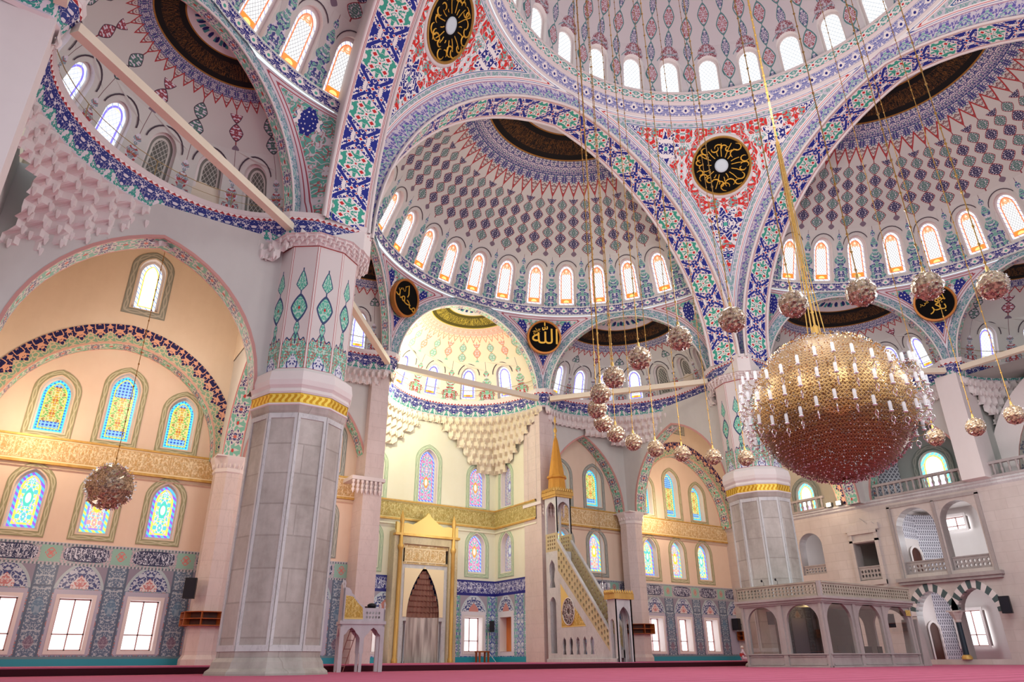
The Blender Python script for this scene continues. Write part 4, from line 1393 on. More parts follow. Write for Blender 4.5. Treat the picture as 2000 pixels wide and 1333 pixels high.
# ---------------------------------------------------------------- piers
def build_pier(cx, cy, lab):
    root = empty('pillar', (cx, cy, 0), lab, 'pier', None, 'structure')
    c = (0, 0, 0); n = 10; ph = 0.0; ha = pi / n
    q = 1 / cos(ha)
    def sec(name, prof, mat):
        m = MB(); m.lathe(c, [(r * q, z) for r, z in prof], n, 0, False, ph)
        return m.build(name, mat, root)
    sec('base', [(2.10, 0), (2.06, 0.12), (1.93, 0.22), (1.88, 0.42), (1.79, 0.55)], MT['marble'])
    sec('shaft', [(1.77, 0.5), (1.77, 3.0), (1.77, 9.3), (1.82, 9.4), (1.88, 9.6)], MT['marble'])
    # sunk panels: raised frames on every face
    m = MB()
    for i in range(n):
        a = R(18) + 2 * ha * i
        N = (cos(a), sin(a)); U = (-sin(a), cos(a))
        def mp(s, z, d=0.0):
            ap = 1.77 + d
            return (N[0] * ap + U[0] * s, N[1] * ap + U[1] * s, z)
        fw = 0.565
        for (x0, x1, z0, z1) in ((-fw, -fw + 0.10, 0.75, 9.3), (fw - 0.10, fw, 0.75, 9.3), (-fw + .10, fw - .10, 9.1, 9.3), (-fw + .10, fw - .10, 0.75, 0.95)):
            P = [mp(x0, z0, .035), mp(x1, z0, .035), mp(x1, z1, .035), mp(x0, z1, .035)]; Q = [mp(x0, z0), mp(x1, z0), mp(x1, z1), mp(x0, z1)]
            m.quad(*P)
            for j in range(4): m.quad(P[j], P[(j + 1) % 4], Q[(j + 1) % 4], Q[j])
    m.build('shaft_panelling', MT['marblew'], root)
    m = MB(); m.lathe(c, [(1.88 * q, 9.68), (1.90 * q, 10.08)], n, 0, False, ph)
    o = m.build('gilded_band', MT['goldrope'], root)
    # v runs with height: rescale the uv to 0..1 across the band
    for d in o.data.uv_layers['UVMap'].data: d.uv[1] = (d.uv[1] - 9.68) / 0.40
    sec('collar', [(1.86, 9.58), (1.92, 9.62), (1.92, 9.68)], MT['plasterw'])
    sec('moulding', [(1.92, 10.08), (1.96, 10.16), (1.90, 10.3), (2.0, 10.42), (2.04, 10.62), (1.98, 11.0), (1.72, 11.22)], MT['plasterw'])
    # painted panels above
    m = MB()
    for i in range(n):
        a0 = R(18) + 2 * ha * (i - .5); a1 = R(18) + 2 * ha * (i + .5)
        r = 1.68 * q; r1 = 1.72 * q
        m.quad((r * cos(a0), r * sin(a0), 11.2), (r * cos(a1), r * sin(a1), 11.2), (r1 * cos(a1), r1 * sin(a1), 17.0), (r1 * cos(a0), r1 * sin(a0), 17.0), [(0, 0), (1, 0), (1, 6.15), (0, 6.15)])
    m.build('painted_panels', MT['fresco'], root)
    m = MB()
    m.lathe(c, [(1.74 * q, 17.0), (1.80 * q, 17.05), (1.86 * q, 17.12)], n, 0, False, ph)
    # stalactite capital: widening tiers with points
    for j in range(3):
        rr = 1.88 + 0.13 * j
        m.lathe(c, [(rr * q, 17.08 + j * 0.09), (rr * q, 17.17 + j * 0.09), ((rr + .13) * q, 17.17 + j * .09)], n, 0, False, ph)
        for i in range(32):
            a = 2 * pi * (i + 0.5 * (j % 2)) / 32
            m.lathe((rr * cos(a) * 1.02, rr * sin(a) * 1.02, 17.08 + j * 0.09), [(0.08, 0.1), (0.08, 0.0), (0.01, -0.14)], 4, 0, False)
    m.build('capital', MT['plasterw'], root)
    # blind block that carries the cornice corner
    m = MB()
    sx = 1 if cx > 0 else -1
    pts = [(12.75, 13.3), (13.3, 12.75), (16.0, 13.3), (16.4, 14.9), (14.9, 16.4), (13.3, 16.0)]
    P0 = [(sx * x - cx, y - cy) for x, y in pts]
    for z0, z1 in ((17.34, 18.5),):
        i0 = m.add([(x, y, z0) for x, y in P0] + [(x, y, z1) for x, y in P0]); nn = len(P0)
        m.face(range(i0, i0 + nn)); m.face(range(i0 + nn, i0 + 2 * nn))
        for i in range(nn): m.face((i0 + i, i0 + (i + 1) % nn, i0 + nn + (i + 1) % nn, i0 + nn + i))
    # core above the cornice, hidden inside the arch haunches
    m.obox((sx * 15.75 - cx, 15.75 - cy), (1, 0), (0, 1), .8, .8, 18.5, 24)
    m.build('impost_block', MT['plasterw'], root)
    return root
build_pier(-A0, A0, 'huge octagonal marble pier with painted panels and gilded band, nearer and left of the niche')
build_pier(A0, A0, 'octagonal marble pier with painted panels standing behind the glazed stone enclosure')

# ---------------------------------------------------------------- octagonal wall columns
def column(cx, cy, lab, z0=0.28):
    root = empty('column', (cx, cy, 0), lab, 'column', None, 'structure')
    m = MB(); q = 1 / cos(pi / 8)
    m.lathe((0, 0, 0), [(0.92 * q, z0), (0.92 * q, z0 + .25), (0.80 * q, z0 + .45), (0.78 * q, 9.6)], 8, 0, False, pi / 8)
    m.build('shaft', MT['pinkmarble'], root)
    m = MB()
    m.lathe((0, 0, 0), [(0.78 * q, 9.6), (0.84 * q, 9.66), (0.84 * q, 9.8), (0.80 * q, 9.85), (0.98 * q, 10.3), (1.02 * q, 10.45)], 8, 0, False, pi / 8)
    m.box(-0.98, 0.98, -0.98, 0.98, 10.42, 10.50)
    for i in range(24):
        a = 2 * pi * i / 24
        m.lathe((0.88 * cos(a), 0.88 * sin(a), 10.0), [(0.07, 0.1), (0.07, 0), (0.01, -0.14)], 4, 0, False)
    m.build('capital', MT['plasterw'], root)
    return root
MT['pinkmarble'] = stone('pink_marble', srgb('DFD0CA'), srgb('CFBDB6'), 0.5, 0.45, (1.7, 0.85), 0.92, 0.2)
column(-14.64, 26.4, 'octagonal pale column left of the big pier, with a wooden rack round it')
column(14.64, 26.4, 'octagonal pale column right of the pulpit, between the two aisle arches')

# ---------------------------------------------------------------- front wall of the aisles and corner bays
def front_wall(x0, x1, cx, side, upper, lower, band_gap=False):
    """window wall in plane y=27.4 with windows 3 m apart around cx"""
    XF[0] = rotq(0)
    O = (cx, 27.4, 0)
    mp = planemap(O, (1, 0), (0, -1))
    m = MB()
    a, b = x0 - cx, x1 - cx
    cols = [-3.0, 0.0, 3.0]
    cols = [c for c in cols if a < c - 0.7 and c + 0.7 < b] if side.startswith('corner') else [-1.55, 1.55]
    hs_up = []; hs_lo = []; hs_rc = []
    for c in cols:
        hup = 3.75 if (c == 0 and side.startswith('corner')) else 2.95
        hs_up.append((c, 10.95, 1.45, hup))
        hs_lo.append((c, 6.2, 1.35, 2.85))
        if side.startswith('corner'): hs_rc.append((c, 0.93, 1.36, 2.28))
    outl = lambda c, z, w, h, p: [(x + c, y + z) for x, y in win_outline(w, h, p)]
    # plaster above the dado
    m.holes([(a, 5.66), (b, 5.66), (b, 17.6), (a, 17.6)], [outl(c, z, w, h, 0.35) for c, z, w, h in hs_up + hs_lo], lambda s, t: mp(s, t))
    struct(m.build('wall_front', MT['peach']), 'plastered window wall of the %s' % side, 'wall')
    d = MB()
    rect = lambda c, z, w, h: [(c - w / 2, z), (c + w / 2, z), (c + w / 2, z + h), (c - w / 2, z + h)]
    d.holes([(a, 0.28), (b, 0.28), (b, 5.66), (a, 5.66)], [rect(*q) for q in hs_rc], lambda s, t: mp(s, t, 0.03), lambda s, t: (s + (0 if side.startswith('corner') else 1.5), t - 0.28))
    d.quad(mp(a, 5.66, 0.03), mp(b, 5.66, 0.03), mp(b, 5.70, 0), mp(a, 5.70, 0), [(0, 5.3)] * 4)
    struct(d.build('wall_front_dado', MT['tile']), 'grey blue glazed tile dado of the %s' % side, 'tiled wall')
    pos = ['left', 'middle', 'right'] if len(cols) == 3 else ['left', 'right']
    for i, (c, z, w, h) in enumerate(hs_up):
        window(lambda s, t, dd, c=c, z=z: mp(c + s, z + t, dd), w, h, upper, 0.35, 0.35, 'olive' if 'corner' in side else 'greyborder', 0.26, '%s of the upper row of stained windows with blue border, %s' % (pos[i], side), frame=0.10, rings=(0, 0.14, 0.20))
    for i, (c, z, w, h) in enumerate(hs_lo):
        window(lambda s, t, dd, c=c, z=z: mp(c + s, z + t, dd), w, h, lower if i != (1 if len(cols) == 3 else 1) else 'lowery', 0.35, 0.30, 'olive' if 'corner' in side else 'greyborder', 0.26, '%s of the lower row of many coloured windows, %s' % (pos[i], side), frame=0.10, rings=(0, 0.14, 0.24))
    for i, (c, z, w, h) in enumerate(hs_rc):
        rect_window(lambda s, t, dd, c=c, z=z: mp(c + s, z + t, dd), w, h, '%s square daylight window in the tile dado, %s' % (pos[i], side))
    # gilded inscription band
    g = MB()
    g.grid([[mp(a, 9.42, .14), mp(b, 9.42, .14)], [mp(a, 10.56, .14), mp(b, 10.56, .14)]], [[(0, 0), (b - a, 0)], [(0, 1), (b - a, 1)]], 0, False)
    for (z0, z1, dd) in ((9.30, 9.42, .18), (10.56, 10.66, .20)):
        P = [mp(a, z0, 0), mp(b, z0, 0), mp(b, z0, dd), mp(a, z0, dd), mp(a, z1, dd), mp(b, z1, dd), mp(b, z1, 0), mp(a, z1, 0)]
        g.quad(P[0], P[1], P[2], P[3], mi=1); g.quad(P[3], P[2], P[5], P[4], mi=1); g.quad(P[4], P[5], P[6], P[7], mi=1)
    struct(g.build(num('trim'), [MT['goldband'], MT['gold']]), 'gilded inscription band across the %s' % side, 'inscription band')
    g = MB()
    P = [mp(a, 9.05, 0), mp(b, 9.05, 0), mp(b, 9.12, .10), mp(a, 9.12, .10), mp(a, 9.16, 0), mp(b, 9.16, 0)]
    g.quad(*P[:4]); g.quad(P[3], P[2], P[5], P[4])
    struct(g.build(num('trim'), MT['peach']), 'thin string course under the gilded band, %s' % side, 'moulding')

def rect_window(mp, w, h, label):
    nm = num('window')
    fr = MB()
    hw = w / 2; dp = -0.62
    loop = [(-hw, 0), (hw, 0), (hw, h), (-hw, h), (-hw, 0)]
    fr.strip([mp(x, y, 0.06) for x, y in loop], [mp(x, y, dp) for x, y in loop], sm=False)
    out = [(-hw - .16, -.16), (hw + .16, -.16), (hw + .16, h + .16), (-hw - .16, h + .16), (-hw - .16, -.16)]
    fr.strip([mp(x, y, 0.06) for x, y in loop], [mp(x, y, 0.06) for x, y in out], sm=False)
    fr.strip([mp(x, y, 0.06) for x, y in out], [mp(x, y, 0.0) for x, y in out], sm=False)
    f = fr.build(nm, MT['plasterw']); struct(f, label, 'window')
    s = MB()
    def bar(x0, x1, y0, y1):
        P = [mp(x0, y0, dp + .10), mp(x1, y0, dp + .10), mp(x1, y1, dp + .10), mp(x0, y1, dp + .10)]; Q = [mp(x0, y0, dp + .02), mp(x1, y0, dp + .02), mp(x1, y1, dp + .02), mp(x0, y1, dp + .02)]
        s.quad(*P)
        for j in range(4): s.quad(P[j], P[(j + 1) % 4], Q[(j + 1) % 4], Q[j])
    bar(-hw, hw, 0, .06); bar(-hw, hw, h - .06, h); bar(-hw, -hw + .06, 0, h); bar(hw - .06, hw, 0, h); bar(-.03, .03, 0, h); bar(-hw, hw, h * .30, h * .30 + .06)
    s.build('sash', MT['sash'], f)
    p = MB(); p.quad(mp(-hw, 0, dp), mp(hw, 0, dp), mp(hw, h, dp), mp(-hw, h, dp), [(-hw, 0), (hw, 0), (hw, h), (-hw, h)])
    p.build('pane', G['day'], f)
    return f
MT['sash'] = flat('pale_sash', srgb('B98F8A'), 0.5)
MT['peach'] = stone('warm_plaster', srgb('E9D3BE'), srgb('DFC6AF'), 0.3, 0.7)

front_wall(-26.9, -15.0, -20.4, 'corner bay left of the big pier', 'upper', 'lower')
front_wall(15.0, 26.4, 20.4, 'corner bay right of the pulpit', 'upper', 'lower')
front_wall(6.0, 15.0, 10.45, 'aisle behind the pulpit', 'upper', 'lower')
front_wall(-15.0, -6.0, -10.45, 'aisle between big pier and niche', 'upper', 'lower')

# corner bays: navy arch in front of the window wall, wall above with a window, ceiling
for s in (-1, 1):
    side = 'left' if s < 0 else 'right'
    cx = s * 20.8
    mp = planemap((0, 26.4, 0), (1, 0), (0, -1))
    m = MB()
    A = parch(5.15, 5.5, 14, CAPZ, cx)
    x0, x1 = sorted((s * 14.9, s * 26.9))
    o = [(x, y + 18.15) for x, y in win_outline(1.35, 3.2, 0.3)]; o = [(x + s * 20.5, y) for x, y in o]
    m.holes([(x0, CAPZ)] + A + [(x1, CAPZ), (x1, 25), (x0, 25)], [o], lambda a, b: mp(a, b))
    m.strip([mp(a, b, 0) for a, b in A], [mp(a, b, -1.0) for a, b in A], 1)
    B = parch(6.2, 6.6, 14, CAPZ, cx)
    B = [(min(max(a, x0 + .02), x1 - .02), b) for a, b in B]
    m.strip([mp(a, b, 0.04) for a, b in A], [mp(a, b, 0.04) for a, b in B], 2)
    struct(m.build('wall_corner_bay', [MT['peachd'], MT['archsof'], MT['darkarch']]), 'wall with navy bordered arch in the %s corner bay' % side, 'arched wall')
    window(lambda a, t, d, s=s: mp(s * 20.5 + a, 18.15 + t, d), 1.35, 3.2, 'topbay', 0.3, 0.35, 'greyborder', 0.34, 'single bright window high above the navy arch of the %s corner bay' % side, frame=0.14, rings=(0, .15, .21))
    # outer side wall and ceiling of the bay
    m = MB()
    if s < 0:
        A2 = parch(5.15, 5.5, 14, CAPZ, 20.8)
        mp2 = planemap((-26.4, 0, 0), (0, 1), (1, 0))
        m.holes([(14.9, CAPZ)] + A2 + [(26.4, CAPZ), (26.4, 25), (14.9, 25)], [], lambda a, b: mp2(a, b))
        m.strip([mp2(a, b, 0) for a, b in A2], [mp2(a, b, -1.0) for a, b in A2], 1)
        B2 = [(min(max(a, 14.92), 26.38), b) for a, b in parch(6.2, 6.6, 14, CAPZ, 20.8)]
        m.strip([mp2(a, b, 0.04) for a, b in A2], [mp2(a, b, 0.04) for a, b in B2], 2)
        m.quad((-27.4, 13, 0), (-27.4, 28, 0), (-27.4, 28, 18), (-27.4, 13, 18))
    m.quad((s * 14, 14, 24.8), (s * 27, 14, 24.8), (s * 27, 27, 24.8), (s * 14, 27, 24.8))
    # inner faces above the arches
    m.quad((s * 15.46, 14, 16.2), (s * 15.46, 27, 16.2), (s * 15.46, 27, 25), (s * 15.46, 14, 25))
    m.quad((s * 15.4, 15.46, 16.2), (s * 27, 15.46, 16.2), (s * 27, 15.46, 25), (s * 15.4, 15.46, 25))
    struct(m.build('ceiling', [MT['peachd'], MT['archsof'], MT['darkarch']]), 'upper walls and ceiling of the %s corner bay' % side, 'ceiling')
MT_dummy = None

# ---------------------------------------------------------------- prayer niche bay
def apse():
    m = MB()
    back = planemap((0.2, 31.9, 0), (1, 0), (0, -1))
    right = planemap((6.0, 29.15, 0), (0, -1), (-1, 0))
    left = planemap((-6.0, 29.15, 0), (0, 1), (1, 0))
    wn = lambda c, z, w, h: [(x + c, y + z) for x, y in win_outline(w, h, 0.4)]
    up = (10.85, 1.35, 3.05); lo = (6.15, 1.35, 2.75)
    upm = (10.75, 1.45, 3.9)
    mats = [MT['creamwall'], MT['apsetile']]
    # back wall
    hb = [wn(-4.2, *up), wn(4.2, *up), wn(0.0, *upm), wn(-4.2, *lo), wn(4.2, *lo)]
    m.holes([(-6.2, 5.62), (5.8, 5.62), (5.8, 17.5), (-6.2, 17.5)], hb, lambda a, b: back(a, b))
    for c in (0, 1, 2): pass
    rc = lambda c: [(c - .72, 0.95), (c + .72, 0.95), (c + .72, 3.15), (c - .72, 3.15)]
    m.holes([(-6.2, 0.28), (5.8, 0.28), (5.8, 5.62), (-6.2, 5.62)], [rc(-4.0), rc(4.0)], lambda a, b: back(a, b, 0.03), lambda a, b: ((a - 4.0), b - 0.28), 1)
    for mp, sg in ((right, 1), (left, -1)):
        c = -sg * 1.3 * 1.0
        m.holes([(-2.75, 5.62), (2.75, 5.62), (2.75, 17.5), (-2.75, 17.5)], [wn(c, *up), wn(c, *lo)], lambda a, b, mp=mp: mp(a, b))
        m.holes([(-2.75, 0.28), (2.75, 0.28), (2.75, 5.62), (-2.75, 5.62)], [rc(c)], lambda a, b, mp=mp: mp(a, b, 0.03), lambda a, b, c=c: (a - c, b - 0.28), 1)
    struct(m.build('wall_niche_bay', mats), 'cream walls with tiled dado around the prayer niche', 'wall')
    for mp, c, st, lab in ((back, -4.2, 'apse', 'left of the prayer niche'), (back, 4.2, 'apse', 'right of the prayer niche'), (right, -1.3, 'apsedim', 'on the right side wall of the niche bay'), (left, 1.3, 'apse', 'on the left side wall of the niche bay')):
        window(lambda a, t, d, mp=mp, c=c: mp(c + a, up[0] + t, d), up[1], up[2], st, 0.4, 0.3, 'mint', 0.26, 'upper coloured window %s' % lab, frame=.10, rings=(0, .13, .20))
        window(lambda a, t, d, mp=mp, c=c: mp(c + a, lo[0] + t, d), lo[1], lo[2], st, 0.4, 0.3, 'mint', 0.26, 'lower coloured window %s' % lab, frame=.10, rings=(0, .13, .20))
    window(lambda a, t, d: back(a, upm[0] + t, d), upm[1], upm[2], 'apse', 0.4, 0.3, 'mint', 0.28, 'tall coloured window directly above the prayer niche', frame=.10, rings=(0, .13, .20))
    for mp, c, lab in ((back, -4.0, 'left of the prayer niche'), (back, 4.0, 'right of the prayer niche'), (left, 1.3, 'on the left side of the niche bay')):
        rect_window(lambda a, t, d, mp=mp, c=c: mp(c + a, 0.95 + t, d), 1.44, 2.2, 'low square window with open view %s' % lab)
    # side window showing wooden leaf
    nm = num('window'); f = MB()
    lp = [(-.72, 0), (.72, 0), (.72, 2.2), (-.72, 2.2), (-.72, 0)]
    rm = lambda a, t, d: right(-1.3 + a, .95 + t, d)
    f.strip([rm(x, y, .06) for x, y in lp], [rm(x, y, -.5) for x, y in lp], sm=False)
    fo = f.build(nm, MT['plasterw']); struct(fo, 'low window with an orange wooden leaf on the right wall of the niche bay', 'window')
    f = MB(); f.quad(rm(-.72, 0, -.5), rm(.72, 0, -.5), rm(.72, 2.2, -.5), rm(-.72, 2.2, -.5))
    f.build('wooden_leaf', MT['woodlit'], fo)
    # gold band
    g = MB()
    path = [(-6.0, 26.45), (-6.0, 31.9), (6.0, 31.9), (6.0, 26.45)]
    pin = [(-5.85, 26.45), (-5.85, 31.75), (5.85, 31.75), (5.85, 26.45)]
    g.strip([(x, y, 9.42) for x, y in pin], [(x, y, 10.56) for x, y in pin], 0, False)
    for z0, z1, q in ((9.30, 9.42, 0.2), (10.56, 10.66, 0.22)):
        pq = [(-6 + q, 26.45), (-6 + q, 31.9 - q), (6 - q, 31.9 - q), (6 - q, 26.45)]
        g.strip([(x, y, z0) for x, y in pq], [(x, y, z1) for x, y in pq], 1, False)
        g.strip([(x, y, z0) for x, y in path], [(x, y, z0) for x, y in pq], 1, False)
        g.strip([(x, y, z1) for x, y in path], [(x, y, z1) for x, y in pq], 1, False)
    struct(g.build(num('trim'), [MT['goldolive'], MT['gold']]), 'olive gold inscription band around the niche bay', 'inscription band')
    g = MB()
    pq = [(-5.88, 26.45), (-5.88, 31.78), (5.88, 31.78), (5.88, 26.45)]
    g.strip([(x, y, 8.95) for x, y in path], [(x, y, 9.0) for x, y in pq], 0, False)
    g.strip([(x, y, 9.0) for x, y in pq], [(x, y, 9.1) for x, y in pq], 0, False)
    g.strip([(x, y, 9.1) for x, y in pq], [(x, y, 9.14) for x, y in path], 0, False)
    struct(g.build(num('trim'), MT['creamwall']), 'thin string course under the olive gold band', 'moulding')
    # pilaster jambs of the bay
    for s in (-1, 1):
        j = MB()
        j.box(min(s * 5.92, s * 7.1), max(s * 5.92, s * 7.1), 25.9, 27.95, 0.28, 17.3)
        struct(j.build(num('trim'), MT['pinkmarble']), 'broad stone jamb on the %s of the niche bay' % ('right' if s > 0 else 'left'), 'jamb')
        j = MB()
        j.box(min(s * 5.80, s * 7.9), max(s * 5.80, s * 7.9), 25.75, 27.97, 10.22, 10.44)
        for t in range(3):
            for i in range(7):
                j.lathe((s * (6.1 + .28 * i), 25.82, 10.1 - .25 * t), [(.1, .1), (.1, 0), (.01, -.2)], 5, 0, False)
        struct(j.build(num('trim'), MT['plasterw']), 'carved capital on the %s jamb of the niche bay' % ('right' if s > 0 else 'left'), 'capital')
MT['creamwall'] = stone('pale_yellow_plaster', srgb('EAE8D4'), srgb('E2DEC4'), 0.3, 0.7)
MT['goldolive'] = m_goldband('olive_gold_inscription_band', srgb('A89858'), srgb('D2C488'))
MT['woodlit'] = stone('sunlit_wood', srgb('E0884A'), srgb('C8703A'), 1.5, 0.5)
apse()

# ---------------------------------------------------------------- left side: jamb near the camera
XF[0] = rotq(1)
j = MB(); j.box(5.9, 7.0, 25.6, 27.4, 0.0, 17.5)
struct(j.build(num('trim'), MT['plasterw']), 'tall plain white jamb at the left edge', 'jamb')
XF[0] = rotq(0)
# ceiling slab and outer closing walls above the aisles keep the daylight out of the hidden spaces
m = MB()
m.quad((-15, 26.4, 17.5), (-6, 26.4, 17.5), (-6, 28, 17.5), (-15, 28, 17.5))
m.quad((15, 26.4, 17.5), (6, 26.4, 17.5), (6, 28, 17.5), (15, 28, 17.5))
struct(m.build('ceiling', MT['plaster']), 'flat ceiling strips over the shallow window aisles', 'ceiling')

# ---------------------------------------------------------------- floor, platform
m = MB(); m.quad((-45, -45, 0), (45, -45, 0), (45, 33, 0), (-45, 33, 0))
struct(m.build('floor', MT['carpet']), 'wide red carpet with faint darker prayer rows', 'floor')
m = MB()
m.box(-27.4, 26.4, 18.34, 27.9, 0.006, 0.28, 0)
m.box(-6.2, 6.2, 27.9, 32.2, 0.006, 0.28, 0)
m.box(-27.4, 26.4, 18.3, 18.34, 0.006, 0.235, 1)
struct(m.build('floor_platform', [MT['carpet'], MT['darkred']]), 'low carpeted platform in front of the niche wall with dark front edge', 'platform')

# ---------------------------------------------------------------- right stone wall with galleries
WX = 26.4
def rw(s, t, d=0.0): return (WX - d, s, t)
def rarch(c, w, h, z, p=0.0): return [(x + c, y + z) for x, y in win_outline(w, h, p)]
def right_wall():
    m = MB()
    gal = [rarch(11.4, 2.62, 4.25, 5.45, 0.0), rarch(8.55, 2.35, 4.25, 5.45, 0.0)]
    rec = rarch(19.5, 1.95, 3.0, 6.1, 0.0)
    bal = [(14.35, 5.35), (16.0, 5.35), (16.0, 7.85), (14.35, 7.85)]
    g1 = rarch(11.50, 2.35, 4.05, 0.30, 0.25); g2 = rarch(8.85, 2.30, 4.05, 0.30, 0.25)
    m.holes([(-20, 0), (27.4, 0), (27.4, 10.45), (-20, 10.45)], gal + [rec, bal, g1, g2], lambda a, b: rw(a, b))
    for h in gal + [rec, bal, g1, g2]:
        h = h + [h[0]]
        m.strip([rw(a, b) for a, b in h], [rw(a, b, -0.8) for a, b in h], 1, sm=False)
    struct(m.build('wall_right', [MT['travertine'], MT['greymarble']]), 'long stone wall on the right with gallery openings and striped arches', 'wall')
    # cornice under the parapets
    c = MB()
    for (d0, z0, d1, z1) in ((0, 10.2, .12, 10.32), (.12, 10.32, .12, 10.42), (.12, 10.42, .22, 10.5), (.22, 10.5, .22, 10.62), (.22, 10.62, -1.0, 10.62)):
        c.quad(rw(-20, z0, d0), rw(27.4, z0, d0), rw(27.4, z1, d1), rw(-20, z1, d1))
    struct(c.build(num('trim'), MT['marblew']), 'stone string cornice along the top of the right wall', 'cornice')
    # frame round the twin gallery openings
    f = MB()
    def bar(s0, s1, z0, z1, d=0.10):
        f.box(WX - d, WX + .01, min(s0, s1), max(s0, s1), z0, z1)
    bar(12.85, 13.05, 5.2, 9.95); bar(7.05, 7.25, 5.2, 9.95); bar(7.05, 13.05, 9.85, 10.05); bar(9.83, 10.02, 5.2, 9.9)
    f.box(WX - .45, WX, 6.8, 13.3, 4.98, 5.2); f.box(WX - .30, WX, 6.9, 13.2, 4.80, 4.98)
    struct(f.build(num('trim'), MT['greymarble']), 'grey stone frame and sill round the twin gallery openings', 'window surround')
    for c0, w, lab in ((11.4, 2.6, 'left'), (8.55, 2.3, 'right')):
        pierced(lambda s, t, d, c0=c0: rw(c0 + s, 5.45 + t, d - 0.25), w, 0.75, 'pierced stone parapet in the %s gallery opening' % lab)
    pierced(lambda s, t, d: rw(15.17 + s, 5.38 + t, d + 0.02), 1.62, 0.8, 'pierced stone parapet of the small carved balcony')
    pierced(lambda s, t, d: rw(19.5 + s, 6.1 + t, d - 0.2), 1.95, 0.6, 'pierced parapet of the tall niche behind the enclosure roof')
    # carved surround of the little balcony
    f = MB()
    bar2 = lambda s0, s1, z0, z1, d: f.box(WX - d, WX + .01, s0, s1, z0, z1)
    bar2(14.1, 14.35, 4.6, 8.6, .14); bar2(16.0, 16.25, 4.6, 8.6, .14); bar2(14.1, 16.25, 7.9, 8.05, .14); bar2(14.1, 16.25, 8.45, 8.65, .2); bar2(14.1, 16.25, 5.0, 5.3, .2); bar2(14.0, 16.35, 4.5, 4.62, .2)
    cr = [(13.9, 8.65), (16.45, 8.65), (16.45, 9.1), (16.2, 9.0), (16.0, 9.2), (15.7, 9.05), (15.45, 9.3), (15.17, 9.55), (14.9, 9.3), (14.65, 9.05), (14.35, 9.2), (14.15, 9.0), (13.9, 9.1)]
    f.holes(cr, [], lambda a, b: rw(a, b, .16)); 
    cc = cr + [cr[0]]; f.strip([rw(a, b, .16) for a, b in cc], [rw(a, b, 0) for a, b in cc], sm=False)
    struct(f.build(num('trim'), MT['travertine']), 'carved crest and frame of the small balcony on the right wall', 'window surround')
    # striped voussoirs
    v = MB()
    for c0, w in ((11.50, 2.35), (8.85, 2.30)):
        A = parch(w / 2, w / 2 * 1.25, 8, 4.35 - w / 2 * 1.25, c0); B = parch(w / 2 + .40, w / 2 * 1.25 + .50, 8, 4.35 - w / 2 * 1.25, c0)
        for i in range(len(A) - 1):
            mi = i % 2
            P = [rw(*A[i], .05), rw(*A[i + 1], .05), rw(*B[i + 1], .05), rw(*B[i], .05)]
            v.quad(*P, mi=mi)
            v.quad(rw(*A[i], .05), rw(*A[i + 1], .05), rw(*A[i + 1], -.3), rw(*A[i], -.3), mi=mi)
            v.quad(rw(*B[i], .05), rw(*B[i + 1], .05), rw(*B[i + 1], 0), rw(*B[i], 0), mi=mi)
    struct(v.build(num('trim'), [MT['voudark'], MT['plasterw']]), 'dark and white voussoirs of the two pointed ground floor arches', 'arch')
    cl = empty('column', (WX - .02, 10.17, 0.3), 'short dark stone column with carved capital between the striped arches', 'column', None, 'structure')
    q = MB(); q.lathe((0, 0, 0), [(.30, 0), (.30, .12), (.20, .25)], 12); q.build('base', MT['gold'], cl)
    q = MB(); q.lathe((0, 0, 0), [(.17, .22), (.16, 2.1)], 14); q.build('shaft', MT['darkgreen'], cl)
    q = MB(); q.lathe((0, 0, 0), [(.17, 2.1), (.2, 2.15), (.2, 2.25), (.38, 2.6), (.42, 2.72)], 8, 0, False); q.box(-.4, .4, -.4, .4, 2.70, 2.78); q.build('capital', MT['travertine'], cl)
    # rooms behind
    r = MB()
    r.quad((27.2, -20, 5.3), (34, -20, 5.3), (34, 27, 5.3), (27.2, 27, 5.3))
    r.quad((27.2, -20, 5.2), (34, -20, 5.2), (34, 27, 5.2), (27.2, 27, 5.2))
    r.quad((27.2, -20, 10.3), (34, -20, 10.3), (34, 27, 10.3), (27.2, 27, 10.3))
    r.quad((32.5, -20, 0), (32.5, 27, 0), (32.5, 27, 10.3), (32.5, -20, 10.3))
    r.quad((27.2, 13.8, 0), (32.5, 13.8, 0), (32.5, 13.8, 10.3), (27.2, 13.8, 10.3))
    r.quad((27.2, 17.2, 0), (32.5, 17.2, 0), (32.5, 17.2, 10.3), (27.2, 17.2, 10.3))
    r.quad((27.2, 22, 0), (32.5, 22, 0), (32.5, 22, 10.3), (27.2, 22, 10.3))
    struct(r.build('wall_gallery', MT['plasterw']), 'white rooms behind the openings of the right wall', 'wall')
    # lattice screen walls in the rooms
    for z0, z1, lab in ((5.3, 10.0, 'upper'), (0.02, 5.1, 'lower')):
        l = MB()
        l.quad((30.9, 13.72, z0), (32.4, 12.95, z0), (32.4, 12.95, z1), (30.9, 13.72, z1), [(0, 0), (3.0, 0), (3.0, z1 - z0), (0, z1 - z0)], 0)
        l.quad((27.4, 13.72, z0), (30.9, 13.72, z0), (30.9, 13.72, z1), (27.4, 13.72, z1), [(0, 0), (2, 0), (2, z1 - z0), (0, z1 - z0)], 1)
        if z0 > 5: l.quad((27.4, 13.7, z0 + 2.9), (30.9, 13.7, z0 + 2.9), (30.9, 13.7, z1), (27.4, 13.7, z1), [(0, 0), (4, 0), (4, 1.8), (0, 1.8)], 0)
        o = struct(l.build('wall_screen', [MT['lattice'], MT['plasterw']]), 'white carved lattice screen in the %s room on the right' % lab, 'screen wall')
